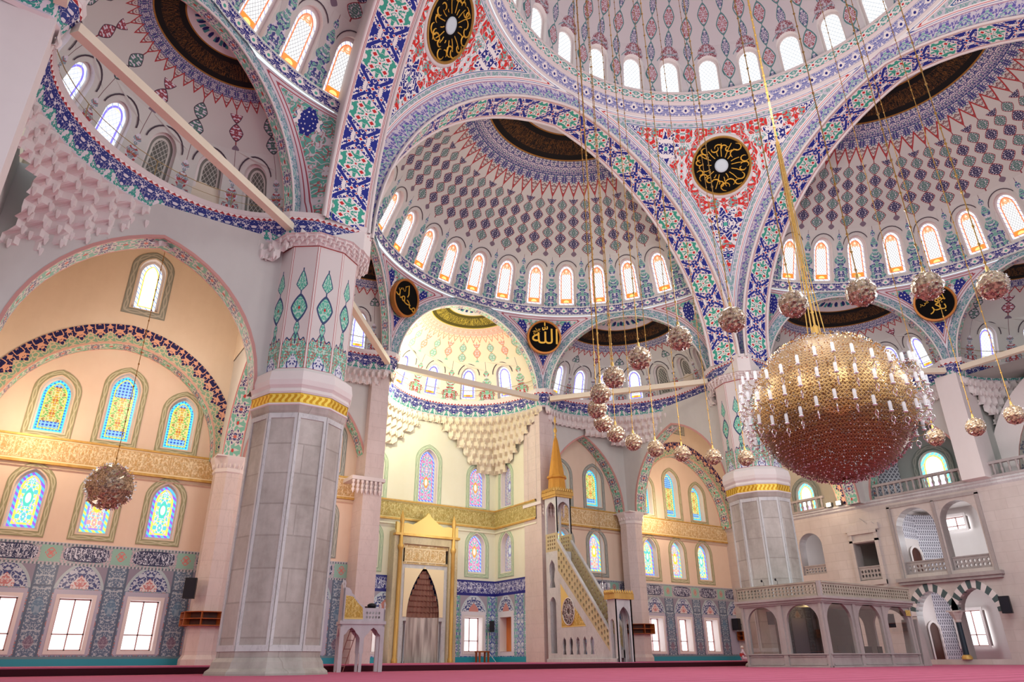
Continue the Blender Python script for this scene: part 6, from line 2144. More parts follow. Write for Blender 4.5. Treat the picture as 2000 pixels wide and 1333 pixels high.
# ---------------------------------------------------------------- pulpit with a spire
def minbar():
    # local frame: +x runs away from the niche wall (down the stairs), +y to the right of the hall
    root = empty('pulpit', (5.75, 25.25, 0.28), 'tall white stone pulpit with stairs, gilded spire and pierced rails', 'pulpit')
    T = lambda a, b, z: (b, -a, z)         # a: along the stairs, b: across
    Wd = 1.25
    def part(name, mat, fn, parent=None):
        m = MB(); fn(m); return m.build(name, mat, parent or root)
    def slab(m, outline, holes, b, th=.10):
        for q in (b, b + th): m.holes(outline, holes, lambda a, z, q=q: T(a, q, z))
        for l in [outline] + holes:
            l2 = l + [l[0]]; m.strip([T(a, b, z) for a, z in l2], [T(a, b + th, z) for a, z in l2], sm=False)
    LEN = 5.85
    TW = 1.25     # tower length
    ogee = lambda cx, z, w, h: [(x + cx, y + z) for x, y in win_outline(w, h, .35)]
    def keyhole(cx, z, w, h):
        return [(cx - w * .5, z), (cx + w * .5, z), (cx + w * .42, z + h * .12), (cx + w * .30, z + h * .25), (cx + w * .38, z + h * .45), (cx + w * .5, z + h * .62), (cx + w * .42, z + h * .82), (cx + w * .15, z + h * .93), (cx, z + h), (cx - w * .15, z + h * .93), (cx - w * .42, z + h * .82), (cx - w * .5, z + h * .62), (cx - w * .38, z + h * .45), (cx - w * .30, z + h * .25), (cx - w * .42, z + h * .12)]
    # tower sides (lower)
    for b in (0.0, Wd - .12):
        part('tower_side', MT['marblew'], lambda m, b=b: slab(m, [(0, 0), (TW, 0), (TW, 6.6), (0, 6.6)], [ogee(TW / 2, .5, .62, 3.3), keyhole(TW / 2, 4.35, .62, 1.75)], b, .12))
    def front(m, a):
        m.holes([(0, 0), (Wd, 0), (Wd, 6.6), (0, 6.6)], [], lambda b, z: T(a, b, z))
    part('tower_back', MT['marblew'], lambda m: (front(m, .35), front(m, TW)))
    # pulpit seat storey: pierced panel, open arches, canopy
    def pierce_holes(x0, x1, z0, z1, n, r_):
        H = []
        cw = (x1 - x0) / n; ch = (z1 - z0) / r_
        for i in range(n):
            for j in range(r_):
                cx, cz = x0 + cw * (i + .5), z0 + ch * (j + .5)
                H.append([(cx + cw * .34 * cos(k * pi / 3 + .5 * ((i + j) % 2)), cz + ch * .36 * sin(k * pi / 3 + .5 * ((i + j) % 2))) for k in range(6)])
        return H
    for b in (0.0, Wd - .1):
        part('pierced_panel', MT['ivory'], lambda m, b=b: slab(m, [(0, 6.6), (TW, 6.6), (TW, 7.75), (0, 7.75)], pierce_holes(.16, TW - .16, 6.68, 7.65, 4, 4), b, .10))
        part('canopy_arch', MT['marblew'], lambda m, b=b: slab(m, [(0, 7.75), (.14, 7.75), (.14, 9.2)] + [(x, y) for x, y in parch(TW / 2 - .14, .62, 6, 9.2, TW / 2)][1:-1] + [(TW - .14, 9.2), (TW - .14, 7.75), (TW, 7.75), (TW, 10.1), (0, 10.1)], [], b, .10))
    for a in (0.0, TW - .1):
        def fa(m, a=a):
            o = [(0, 7.75), (.12, 7.75), (.12, 9.2)] + parch(Wd / 2 - .12, .62, 6, 9.2, Wd / 2)[1:-1] + [(Wd - .12, 9.2), (Wd - .12, 7.75), (Wd, 7.75), (Wd, 10.1), (0, 10.1)]
            for q in (a, a + .1): m.holes(o, [], lambda b, z, q=q: T(q, b, z))
        part('canopy_arch', MT['marblew'], fa)
    def crown(m):
        m.add([])
        pts = [(-.12, -.12), (TW + .12, -.12), (TW + .12, Wd + .12), (-.12, Wd + .12)]
        for (z0, z1, e) in ((10.1, 10.25, 0), (10.25, 10.5, .05)):
            q = [(-.1 - e, -.1 - e), (TW + .1 + e, -.1 - e), (TW + .1 + e, Wd + .1 + e), (-.1 - e, Wd + .1 + e)]
            i = m.add([T(a, b, z0) for a, b in q] + [T(a, b, z1) for a, b in q])
            for f in ((0, 1, 2, 3), (4, 5, 6, 7), (0, 1, 5, 4), (1, 2, 6, 5), (2, 3, 7, 6), (3, 0, 4, 7)): m.face([i + k for k in f])
        for i in range(8):
            for (a, b) in ((-.1 + (TW + .2) * (i + .5) / 8, -.13), (-.1 + (TW + .2) * (i + .5) / 8, Wd + .13), (-.13, -.1 + (Wd + .2) * (i + .5) / 8), (TW + .13, -.1 + (Wd + .2) * (i + .5) / 8)):
                p = T(a, b, 10.5); m.lathe(p, [(.09, 0), (.09, .1), (.01, .25)], 5, 0, False)
    part('gilded_crown', MT['gold'], crown)
    c = T(TW / 2, Wd / 2, 0)
    part('spire', MT['spire'], lambda m: m.lathe((c[0], c[1], 0), [(.66, 10.5), (.58, 11.45), (.70, 11.5), (.70, 11.6), (.56, 11.7), (.16, 14.2), (.04, 14.55)], 8, 0, False, pi / 8))
    part('finial', MT['gold'], lambda m: m.lathe((c[0], c[1], 14.5), [(.04, 0), (.10, .12), (.04, .22), (.13, .42), (.11, .55), (.03, .7), (.02, .95), (.09, 1.15), (.07, 1.3), (.01, 1.55)], 10))
    # stair side: sloping rail, triangle panel with rosette, arcade at the foot
    def zs(a): return 5.35 - (a - TW) / (LEN - TW) * 4.75     # underside of the rail
    for b in (0.0, Wd - .10):
        def side(m, b=b):
            o = [(TW, 0), (LEN, 0), (LEN, .55), (TW, zs(TW))]
            arc = [keyhole(TW + .42 + .66 * i, .42, .36, .98) for i in range(5)]
            slab(m, o, arc, b, .10)
        part('stair_side', MT['marblew'], side)
        bb = b - .015 if b == 0 else b + .115
        part('gilded_triangle', MT['goldband2'], lambda m, bb=bb: m.poly([T(TW + .22, bb, 1.95), T(TW + 2.6, bb, 1.95), T(TW + .22, bb, 4.55)], [(0, 0), (2.4, 0), (0, 2.6)]))
        def rail(m, b=b):
            o = [(TW, zs(TW)), (LEN, zs(LEN) - .05), (LEN, zs(LEN) + 1.05), (TW, zs(TW) + 1.85)]
            H = []
            n = 18
            for i in range(n):
                t = (i + .5) / n; a = TW + (LEN - TW) * t
                hh = 1.75 + (1.10 - 1.75) * t
                for j in range(3):
                    cz = zs(a) + hh * (.20 + .30 * j)
                    H.append([(a + .085 * cos(k * pi / 3 + (i + j) % 2 * .5), cz + .12 * sin(k * pi / 3 + (i + j) % 2 * .5)) for k in range(6)])
            slab(m, o, H, b, .10)
            m.strip([T(TW, b - .03, zs(TW) + 1.85), T(LEN, b - .03, zs(LEN) + 1.05)], [T(TW, b + .13, zs(TW) + 1.85), T(LEN, b + .13, zs(LEN) + 1.05)], sm=False)
        part('pierced_rail', MT['ivory'], rail)
        def cap(m, b=b):
            P = [T(TW, b - .04, zs(TW) + 1.85), T(LEN, b - .04, zs(LEN) + 1.05), T(LEN, b - .04, zs(LEN) + 1.17), T(TW, b - .04, zs(TW) + 2.0)]
            Q = [T(TW, b + .14, zs(TW) + 1.85), T(LEN, b + .14, zs(LEN) + 1.05), T(LEN, b + .14, zs(LEN) + 1.17), T(TW, b + .14, zs(TW) + 2.0)]
            m.quad(*P); m.quad(*Q)
            for k in range(4): m.quad(P[k], P[(k + 1) % 4], Q[(k + 1) % 4], Q[k])
        part('handrail', MT['marblew'], cap)
        def ros(m, bb=bb):
            s = -1 if bb < .5 else 1
            cA, cZ, r0 = TW + .98, 2.85, .78
            ring = [T(cA + r0 * cos(2 * pi * k / 24) * .75, bb + s * .03, cZ + r0 * sin(2 * pi * k / 24)) for k in range(25)]
            m.tube(ring, .035, 4)
            for k in range(12):
                t = 2 * pi * k / 12
                for rr in (.30, .58):
                    cc = (cA + rr * cos(t + (.26 if rr < .5 else 0)) * .75 * r0 / .78, cZ + rr * sin(t + (.26 if rr < .5 else 0)))
                    m.tube([T(cc[0] + .11 * cos(2 * pi * q / 6) * .75, bb + s * .03, cc[1] + .13 * sin(2 * pi * q / 6)) for q in range(7)], .022, 4)
        part('rosette', MT['plasterw'], ros)
        def rosb(m, bb=bb):
            s = -1 if bb < .5 else 1
            m.poly([T(TW + .98 + .76 * .75 * cos(2 * pi * k / 24), bb + s * .012, 2.85 + .76 * sin(2 * pi * k / 24)) for k in range(24)])
        part('rosette_ground', MT['shade'], rosb)
    # steps
    for i in range(12):
        a0 = TW + (LEN - TW) * (i / 12); a1 = TW + (LEN - TW) * ((i + 1) / 12); z = 5.4 - 5.2 * (i / 12)
        def st(m, a0=a0, a1=a1, z=z):
            q = [T(a0, .1, z - .42), T(a1, .1, z - .42), T(a1, Wd - .1, z - .42), T(a0, Wd - .1, z - .42), T(a0, .1, z), T(a1, .1, z), T(a1, Wd - .1, z), T(a0, Wd - .1, z)]
            k = m.add(q)
            for f in ((0, 3, 2, 1), (4, 5, 6, 7), (0, 1, 5, 4), (1, 2, 6, 5), (2, 3, 7, 6), (3, 0, 4, 7)): m.face([k + j for j in f])
        part('step', MT['greymarble'], st)
    # gate at the foot
    for a in (LEN, LEN + .55):
        def gate(m, a=a):
            o = [(0, 0), (.22, 0), (.22, 2.2)] + parch(Wd / 2 - .22, .7, 6, 2.2, Wd / 2)[1:-1] + [(Wd - .22, 2.2), (Wd - .22, 0), (Wd, 0), (Wd, 3.3), (0, 3.3)]
            for q in (a, a + .12): m.holes(o, [], lambda b, z, q=q: T(q, b, z))
        part('gate_arch', MT['marblew'], gate)
    for b in (0.0, Wd - .1):
        part('gate_side', MT['marblew'], lambda m, b=b: slab(m, [(LEN, 0), (LEN + .67, 0), (LEN + .67, 3.3), (LEN, 3.3)], [ogee(LEN + .33, .15, .34, 2.1)], b, .10))
    def gc(m):
        q = [(LEN - .12, -.12), (LEN + .79, -.12), (LEN + .79, Wd + .12), (LEN - .12, Wd + .12)]
        i = m.add([T(a, b, 3.3) for a, b in q] + [T(a, b, 3.62) for a, b in q])
        for f in ((0, 1, 2, 3), (4, 5, 6, 7), (0, 1, 5, 4), (1, 2, 6, 5), (2, 3, 7, 6), (3, 0, 4, 7)): m.face([i + k for k in f])
        for i in range(8):
            for (a, b) in ((LEN - .1 + .88 * (i + .5) / 8, -.12), (LEN + .78, -.1 + (Wd + .2) * (i + .5) / 8)):
                m.lathe(T(a, b, 3.62), [(.07, 0), (.07, .08), (.01, .2)], 5, 0, False)
    part('gate_crown', MT['gold'], gc)
    part('plinth', MT['marblew'], lambda m: [m.quad(T(0, -.12, 0), T(LEN + .7, -.12, 0), T(LEN + .7, -.12, .18), T(0, -.12, .18)), m.quad(T(0, -.12, .18), T(LEN + .7, -.12, .18), T(LEN + .7, 0, .2), T(0, 0, .2))])
MT['ivory'] = stone('ivory_pierced_stone', srgb('CDBE98'), srgb('B9A980'), 1.0, 0.5)
MT['spire'] = stone('golden_spire', srgb('D99E45'), srgb('B87F30'), 2.0, 0.35)
MT['shade'] = flat('dark_rosette_ground', srgb('5A4E4C'), 0.6)
minbar()

# ---------------------------------------------------------------- preacher's chair on legs
def kursu():
    root = empty('preachers_chair', (-10.12, 17.35, 0), 'raised white carved preacher\'s chair on four legs left of the niche', 'pulpit chair', rz=R(-14))
    L, D = 1.85, 1.15      # along x, y
    def part(name, mat, fn):
        m = MB(); fn(m); return m.build(name, mat, root)
    for sx in (-1, 1):
        for sy in (-1, 1):
            part('leg', MT['kwhite'], lambda m, sx=sx, sy=sy: m.obox((sx * (L / 2 - .08), sy * (D / 2 - .08)), (1, 0), (0, 1), .085, .085, 0, 1.75))
    def arcade(m, horizontal, q):
        w = L if horizontal else D
        n = 2 if horizontal else 1
        cw = w / n
        o = [(-w / 2, 1.75)]
        pts = []
        for i in range(n):
            c = -w / 2 + cw * (i + .5); h = cw / 2 - .09
            pts += [(c - h, .75), (c - h, .95), (c - h * 1.0, 1.3), (c - h * .8, 1.42), (c - h * .55, 1.5), (c - h * .35, 1.62), (c, 1.72), (c + h * .35, 1.62), (c + h * .55, 1.5), (c + h * .8, 1.42), (c + h, 1.3), (c + h, .95), (c + h, .75)]
            if i < n - 1: pts += [(c + h + .02, .7), (c + cw / 2, .62), (c + cw - h - .02, .7)]
        o = [(-w / 2, 1.85), (-w / 2, .75)] + pts + [(w / 2, .75), (w / 2, 1.85)]
        mp = (lambda a, z, d=0: (a, q + d, z)) if horizontal else (lambda a, z, d=0: (q + d, a, z))
        for d in (0, .07 * (-1 if q > 0 else 1)): m.holes(o, [], lambda a, z, d=d: mp(a, z, d))
        m.strip([mp(a, z) for a, z in o], [mp(a, z, .07 * (-1 if q > 0 else 1)) for a, z in o], sm=False)
    for q, h in ((-D / 2, True), (D / 2, True), (-L / 2, False), (L / 2, False)):
        part('arcade_panel', MT['kwhite'], lambda m, q=q, h=h: arcade(m, h, q))
    for s in (-1, 1): part('middle_leg', MT['kwhite'], lambda m, s=s: m.obox((0, s * (D / 2 - .04)), (1, 0), (0, 1), .06, .05, 0, .75))
    part('floor_slab', MT['kwhite'], lambda m: m.box(-L / 2 - .05, L / 2 + .05, -D / 2 - .05, D / 2 + .05, 1.85, 1.98))
    for s in (-1, 1):
        def side(m, s=s):
            o = [(-L / 2, 1.98), (L / 2, 1.98), (L / 2, 2.45), (L / 2 - .12, 2.5), (.05, 2.5), (-.05, 2.6), (-.18, 2.65), (-.26, 2.8), (-.38, 2.85), (-.44, 3.0), (-.55, 3.08), (-.6, 3.2), (-.7, 3.3), (-L / 2, 3.35)]
            hs = []
            for i in range(5):
                for j in range(2):
                    c = (.14 + .13 * i, 2.13 + .17 * j); hs.append([(c[0] + .045 * cos(k * pi / 3), c[1] + .06 * sin(k * pi / 3)) for k in range(6)])
            for d in (0, .06): m.holes(o, hs, lambda a, z, d=d: (a, s * (D / 2 - d), z))
        part('side_panel', MT['kwhite'], side)
        part('gilded_panel', MT['goldband2'], lambda m, s=s: m.poly([(-L / 2 + .12, s * (D / 2 + .006), 2.05), (-.02, s * (D / 2 + .006), 2.05), (-.06, s * (D / 2 + .006), 2.5), (-.30, s * (D / 2 + .006), 2.72), (-.5, s * (D / 2 + .006), 2.95), (-L / 2 + .12, s * (D / 2 + .006), 3.0)], [(0, 0), (1, 0), (1, .5), (.6, .7), (.3, .9), (0, 1)]))
    def back(m):
        o = [(-D / 2, 1.98), (D / 2, 1.98), (D / 2, 3.3), (D * .42, 3.15), (D * .33, 3.28), (D * .24, 3.3), (D * .16, 3.48), (D * .07, 3.5), (0, 3.68), (-D * .07, 3.5), (-D * .16, 3.48), (-D * .24, 3.3), (-D * .33, 3.28), (-D * .42, 3.15), (-D / 2, 3.3)]
        hs = [[(-.3 + .1 * i + .02 * cos(k * pi / 2), 2.2 + .2 * j + .035 * sin(k * pi / 2)) for k in range(4)] for i in range(7) for j in range(4)]
        for d in (0, .07): m.holes(o, hs, lambda a, z, d=d: (-L / 2 + d, a, z))
        oo = o + [o[0]]; m.strip([(-L / 2, a, z) for a, z in oo], [(-L / 2 + .07, a, z) for a, z in oo], sm=False)
    part('back_panel', MT['kwhite'], back)
    part('front_panel', MT['kwhite'], lambda m: m.box(L / 2 - .06, L / 2, -D / 2, D / 2, 1.98, 2.45))
    for sx in (-1, 1):
        for sy in (-1, 1):
            part('finial', MT['kwhite'], lambda m, sx=sx, sy=sy: m.lathe((sx * (L / 2 - .04), sy * (D / 2 - .04), 2.45 if sx > 0 else 3.3), [(.05, 0), (.03, .1), (.055, .18), (.01, .32)], 6))
    # things on and in it
    c = empty('folding_ladder', (-10.6, 17.4, 0), 'narrow metal ladder leaning inside the legs of the preacher\'s chair', 'ladder', rz=R(-14))
    for dx in (-.14, .14):
        m = MB(); m.tube([(dx - .28, 0, 0), (dx + .22, 0, 1.78)], .018, 5); m.build('rail', MT['ladder'], c)
    for i in range(5):
        f = .12 + i * .19; m = MB(); m.tube([(-.14 - .28 + .5 * f, 0, 1.78 * f), (.14 - .28 + .5 * f, 0, 1.78 * f)], .013, 5); m.build('rung', MT['ladder'], c)
    m = MB(); m.lathe((0, 0, 0), [(.02, 0), (.17, .02), (.2, .14), (.12, .2), (.02, .22)], 12)
    o = m.build('cushion', MT['black'], None); o.location = (-9.85, 16.95, 2.5); tag(o, 'small dark cushion lying on the rim of the preacher\'s chair', 'cushion')
    b = MB(); b.box(-.16, .16, -.1, .1, 0, .12); o = b.build('folded_cloth', MT['wooddark'], None); o.location = (-9.70, 17.60, 2.5); tag(o, 'brown folded cloth beside the cushion on the preacher\'s chair', 'cloth')
MT['kwhite'] = stone('white_painted_wood', srgb('CFC8CC'), srgb('B8B0B4'), 1.5, 0.5)
MT['ladder'] = flat('reddish_metal', srgb('9A6A68'), 0.4, 0.5)
kursu()

# ---------------------------------------------------------------- glazed stone enclosure
def mahfil():
    x0, x1, y0, y1 = 11.2, 19.4, 9.3, 14.3
    root = empty('stone_enclosure', (x0, y0, 0), 'low grey stone enclosure with arched glazed bays and a pierced roof rail', 'enclosure')
    def part(name, mat, fn, parent=None):
        m = MB(); fn(m); return m.build(name, mat, parent or root)
    Lx, Ly = x1 - x0, y1 - y0
    def wall(m, mp, L, n):
        cw = L / n; hs = []
        for i in range(n):
            c = cw * (i + .5); hw = cw / 2 - .30
            A = parch(hw, hw * .86, 7, 2.15, c)
            hs.append([(c - hw, .62), (c + hw, .62)] + A[::-1])
        o = [(0, 0), (L, 0), (L, 3.0), (0, 3.0)]
        for d in (0, -.16): m.holes(o, hs, lambda a, z, d=d: mp(a, z, d))
        for h in hs:
            h2 = h + [h[0]]; m.strip([mp(a, z, 0) for a, z in h2], [mp(a, z, -.16) for a, z in h2], sm=False)
        # pilasters and panels
        for i in range(n + 1):
            c = cw * i
            a0, a1 = max(0, c - .13), min(L, c + .13)
            for (za, zb, dd) in ((0, 3.0, .07),):
                m.quad(mp(a0, za, dd), mp(a1, za, dd), mp(a1, zb, dd), mp(a0, zb, dd)); m.quad(mp(a0, za, dd), mp(a0, za, 0), mp(a0, zb, 0), mp(a0, zb, dd)); m.quad(mp(a1, za, dd), mp(a1, za, 0), mp(a1, zb, 0), mp(a1, zb, dd))
        for i in range(n):
            c = cw * (i + .5); hw = cw / 2 - .22
            for (za, zb) in ((.10, .16), (.48, .54)):
                m.quad(mp(c - hw, za, .04), mp(c + hw, za, .04), mp(c + hw, zb, .04), mp(c - hw, zb, .04)); m.quad(mp(c - hw, zb, .04), mp(c + hw, zb, .04), mp(c + hw, zb, 0), mp(c - hw, zb, 0))
        m.quad(mp(0, .58, .10), mp(L, .58, .10), mp(L, .64, .10), mp(0, .64, .10)); m.quad(mp(0, .64, .10), mp(L, .64, .10), mp(L, .64, 0), mp(0, .64, 0))
        m.quad(mp(0, 0, .12), mp(L, 0, .12), mp(L, .08, .12), mp(0, .08, .12)); m.quad(mp(0, .08, .12), mp(L, .08, .12), mp(L, .08, 0), mp(0, .08, 0))
        return hs
    mapL = lambda a, z, d=0: (-d, a, z)             # face towards -x
    mapF = lambda a, z, d=0: (a, -d, z)             # face towards -y
    mapR = lambda a, z, d=0: (Lx + d, a, z)
    mapB = lambda a, z, d=0: (a, Ly + d, z)
    store = {}
    for nm, mp, L, n in (('left', mapL, Ly, 2), ('front', mapF, Lx, 3), ('right', mapR, Ly, 2), ('back', mapB, Lx, 3)):
        def f(m, mp=mp, L=L, n=n, nm=nm): store[nm] = wall(m, mp, L, n)
        w = part('arcade_wall', MT['greymarble'], f)
        if nm in ('left', 'front'):
            for h in store[nm]:
                part('pane', MT['clear'], lambda m, h=h, mp=mp: m.poly([mp(a, z, -.08) for a, z in h]), w)
    # roof slab with mouldings
    def slab(m):
        for (e, z0, z1) in ((.10, 3.0, 3.08), (.18, 3.08, 3.2), (.28, 3.2, 3.32)):
            m.box(-e, Lx + e, -e, Ly + e, z0, z1)
    part('roof_slab', MT['greymarble'], slab)
    def rail(m, mp, L):
        n = int(L / .22); hs = []
        for i in range(n):
            for j in range(3):
                cx = L * (i + .5) / n; cz = 3.42 + .155 * j + .06
                k0 = .5 * ((i + j) % 2)
                hs.append([(cx + .072 * cos(k * pi / 3 + k0), cz + .062 * sin(k * pi / 3 + k0)) for k in range(6)])
        o = [(0, 3.32), (L, 3.32), (L, 3.95), (0, 3.95)]
        m.holes(o, hs, lambda a, z: mp(a, z, .22)); m.holes(o, hs, lambda a, z: mp(a, z, .14))
        m.quad(mp(0, 3.95, .26), mp(L, 3.95, .26), mp(L, 4.03, .26), mp(0, 4.03, .26)); m.quad(mp(0, 4.03, .26), mp(L, 4.03, .26), mp(L, 4.03, .10), mp(0, 4.03, .10)); m.quad(mp(0, 3.95, .26), mp(L, 3.95, .26), mp(L, 3.95, .10), mp(0, 3.95, .10))
    for mp, L in ((mapL, Ly), (mapF, Lx), (mapR, Ly), (mapB, Lx)):
        part('pierced_roof_rail', MT['ivorygrey'], lambda m, mp=mp, L=L: rail(m, mp, L))
    part('corner_post', MT['greymarble'], lambda m: m.box(-.24, -.06, -.24, -.06, 3.3, 4.03))
    # sloping stair side at the right end
    part('stair_flank', MT['greymarble'], lambda m: (m.poly([(Lx + .3, 0, 0), (Lx + 1.1, 0, 0), (Lx + .95, 0, 1.4), (Lx + .55, 0, 2.4)]), m.poly([(Lx + .3, .9, 0), (Lx + 1.1, .9, 0), (Lx + .95, .9, 1.4), (Lx + .55, .9, 2.4)]), m.quad((Lx + .3, 0, 0), (Lx + .55, 0, 2.4), (Lx + .55, .9, 2.4), (Lx + .3, .9, 0)), m.quad((Lx + 1.1, 0, 0), (Lx + .95, 0, 1.4), (Lx + .95, .9, 1.4), (Lx + 1.1, .9, 0))))
    part('name_plate', MT['goldband2'], lambda m: m.quad((Lx - .62, -.09, 2.55), (Lx - .12, -.09, 2.55), (Lx - .12, -.09, 2.85), (Lx - .62, -.09, 2.85), [(0, 0), (.5, 0), (.5, 1), (0, 1)]))
    # inside
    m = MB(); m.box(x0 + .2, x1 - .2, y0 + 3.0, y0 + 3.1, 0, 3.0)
    o = m.build('backdrop', MT['shadewall'], None); tag(o, 'shade-coloured partition inside the stone enclosure', 'backdrop')  # added dark sheet, its colour stands for the shade inside the enclosure
    ch = None
    for i in range(7):
        px = x0 + 3.3 + i * .62; py = y0 + 1.3 + .25 * (i % 2)
        if ch is None:
            ch = empty('stacking_chair', (px, py, 0), 'black chair in the row inside the glazed enclosure', 'chair', 'black chairs inside the enclosure')
            m = MB(); m.box(-.22, .22, -.22, .22, .43, .48); m.build('seat', MT['black'], ch)
            m = MB(); m.box(-.22, .22, .2, .24, .55, 1.0); m.build('backrest', MT['black'], ch)
            for a in (-.2, .2):
                for b in (-.2, .2):
                    m = MB(); m.tube([(a, b, 0), (a, b, .45 if b < 0 else .6)], .014, 5); m.build('leg', MT['steel'], ch)
        else: dup(ch, (px, py, 0))
    t = empty('low_table', (x0 + 1.4, y0 + 1.2, 0), 'dark draped table inside the enclosure near its corner', 'table')
    m = MB(); m.box(-.8, .8, -.4, .4, .70, .75); m.build('top', MT['wooddark'], t)
    m = MB(); m.box(-.78, .78, -.38, .38, .02, .70); m.build('drape', MT['black'], t)
    speaker('loudspeaker', (x0 + .8, y0 + 3.7, 2.1), (-1, -.5), 'black loudspeaker hanging in the left bay of the enclosure', .42, .66, hang=True)
    speaker('loudspeaker', (x1 - 1.3, y0 + .6, 1.95), (-.4, -1), 'black loudspeaker hanging in the right bay of the enclosure', .5, .7, hang=True)
    lamp('enclosure_lamp', 'POINT', (x0 + 2.2, y0 + 2.3, 2.7), 25, (1.0, .78, .35), .15)
    e = empty('ceiling_lamp', (x0 + 1.8, y0 + 1.6, 2.9), 'small glowing ceiling lamp inside the enclosure', 'lamp')
    m = MB(); m.lathe((0, 0, 0), [(.22, .08), (.24, 0), (.18, -.06), (.01, -.08)], 16); m.build('shade', MT['glow'], e)
    m = MB(); m.tube([(0, 0, 0.05), (0, 0, .1)], .03, 5); m.build('stem', MT['brass'], e)
    for i, dx in enumerate((1.2, 2.1)):
        mc = empty('microphone', (x0 - .12, y0 + dx + 1.1, 4.03), '%s of two dark microphones on stands above the enclosure roof rail' % ('nearer' if i == 0 else 'farther'), 'microphone')
        m = MB(); m.lathe((0, 0, 0), [(.07, 0), (.07, .02), (.01, .03)], 10); m.tube([(0, 0, .02), (0, 0, .16), (-.12, 0, .26)], .01, 5); m.build('stand', MT['black'], mc)
        m = MB(); m.lathe((-.14, 0, .24), [(.01, -.06), (.05, -.02), (.05, .04), (.01, .08)], 8); m.build('head', MT['black'], mc)
MT['ivorygrey'] = stone('pierced_grey_stone', srgb('B3AA9A'), srgb('9C9384'), 1.0, 0.5)
MT['shadewall'] = flat('interior_shade', srgb('3E352F'), 0.8)  # interior shade put into a dark brown
MT['glow'] = Mat('warm_glow').emit((1.0, .72, .25, 1), 6.0)
def m_clear():
    m = Mat('window_glass', 0.02)
    nt = m.nt
    out = [n for n in nt.nodes if n.type == 'OUTPUT_MATERIAL'][0]
    tr = nt.nodes.new('ShaderNodeBsdfTransparent'); gl = nt.nodes.new('ShaderNodeBsdfGlossy'); gl.inputs['Roughness'].default_value = .02
    mx = nt.nodes.new('ShaderNodeMixShader'); mx.inputs[0].default_value = .22
    nt.links.new(tr.outputs[0], mx.inputs[1]); nt.links.new(gl.outputs[0], mx.inputs[2]); nt.links.new(mx.outputs[0], out.inputs[0])
    return m.mat
MT['clear'] = m_clear()

def speaker(name, loc, face, label, w=.34, h=.56, hang=False, stand=0.0):
    """box loudspeaker facing the horizontal direction `face`"""
    l = hypot(*face); fx, fy = face[0] / l, face[1] / l
    root = empty(name, loc, label, 'loudspeaker', rz=atan2(fy, fx))
    m = MB()
    d = w * .8
    P = [(-d / 2, -w * .35), (d / 2, -w / 2), (d / 2, w / 2), (-d / 2, w * .35)]
    i = m.add([(x, y, 0) for x, y in P] + [(x, y, h) for x, y in P])
    for f in ((0, 3, 2, 1), (4, 5, 6, 7), (0, 1, 5, 4), (1, 2, 6, 5), (2, 3, 7, 6), (3, 0, 4, 7)): m.face([i + k for k in f])
    m.build('cabinet', MT['black'], root)
    m = MB(); m.quad((d / 2 + .006, -w * .42, .04), (d / 2 + .006, w * .42, .04), (d / 2 + .006, w * .42, h - .04), (d / 2 + .006, -w * .42, h - .04)); m.build('grille', MT['grille'], root)
    m = MB()
    if hang: m.tube([(0, 0, h), (0, 0, h + .35)], .02, 5)
    else: m.tube([(-d / 2, 0, h / 2), (-d / 2 - .36, 0, h / 2)], .03, 5)
    m.build('bracket', MT['black'], root)
    return root
MT['grille'] = flat('speaker_grille', srgb('23232B'), 0.8)
mahfil()
speaker('loudspeaker', (-15.75, 25.55, 3.25), (-.5, -1), 'black loudspeaker on the left wall column above the wooden rack', .55, .95)
speaker('loudspeaker', (5.35, 31.3, 2.2), (-.5, -1), 'small grey loudspeaker in the corner between niche windows', .36, .72)
speaker('loudspeaker', (25.82, 26.9, 2.5), (-1, -.05), 'black loudspeaker on the pink wall right of the far tile dado', .6, .85)
speaker('loudspeaker', (25.82, 6.95, 2.75), (-1, -.1), 'black loudspeaker on the stone wall right of the striped arches', .55, .95)
m = MB(); m.tube([(5.35, 31.75, 2.2), (5.35, 31.75, .95)], .03, 5); m.tube([(5.35, 31.75, .95), (5.7, 31.3, .3)], .02, 5)
tag(m.build('cable_duct', MT['white_metal'], None), 'thin white cable duct running down from the small corner loudspeaker', 'cable duct')

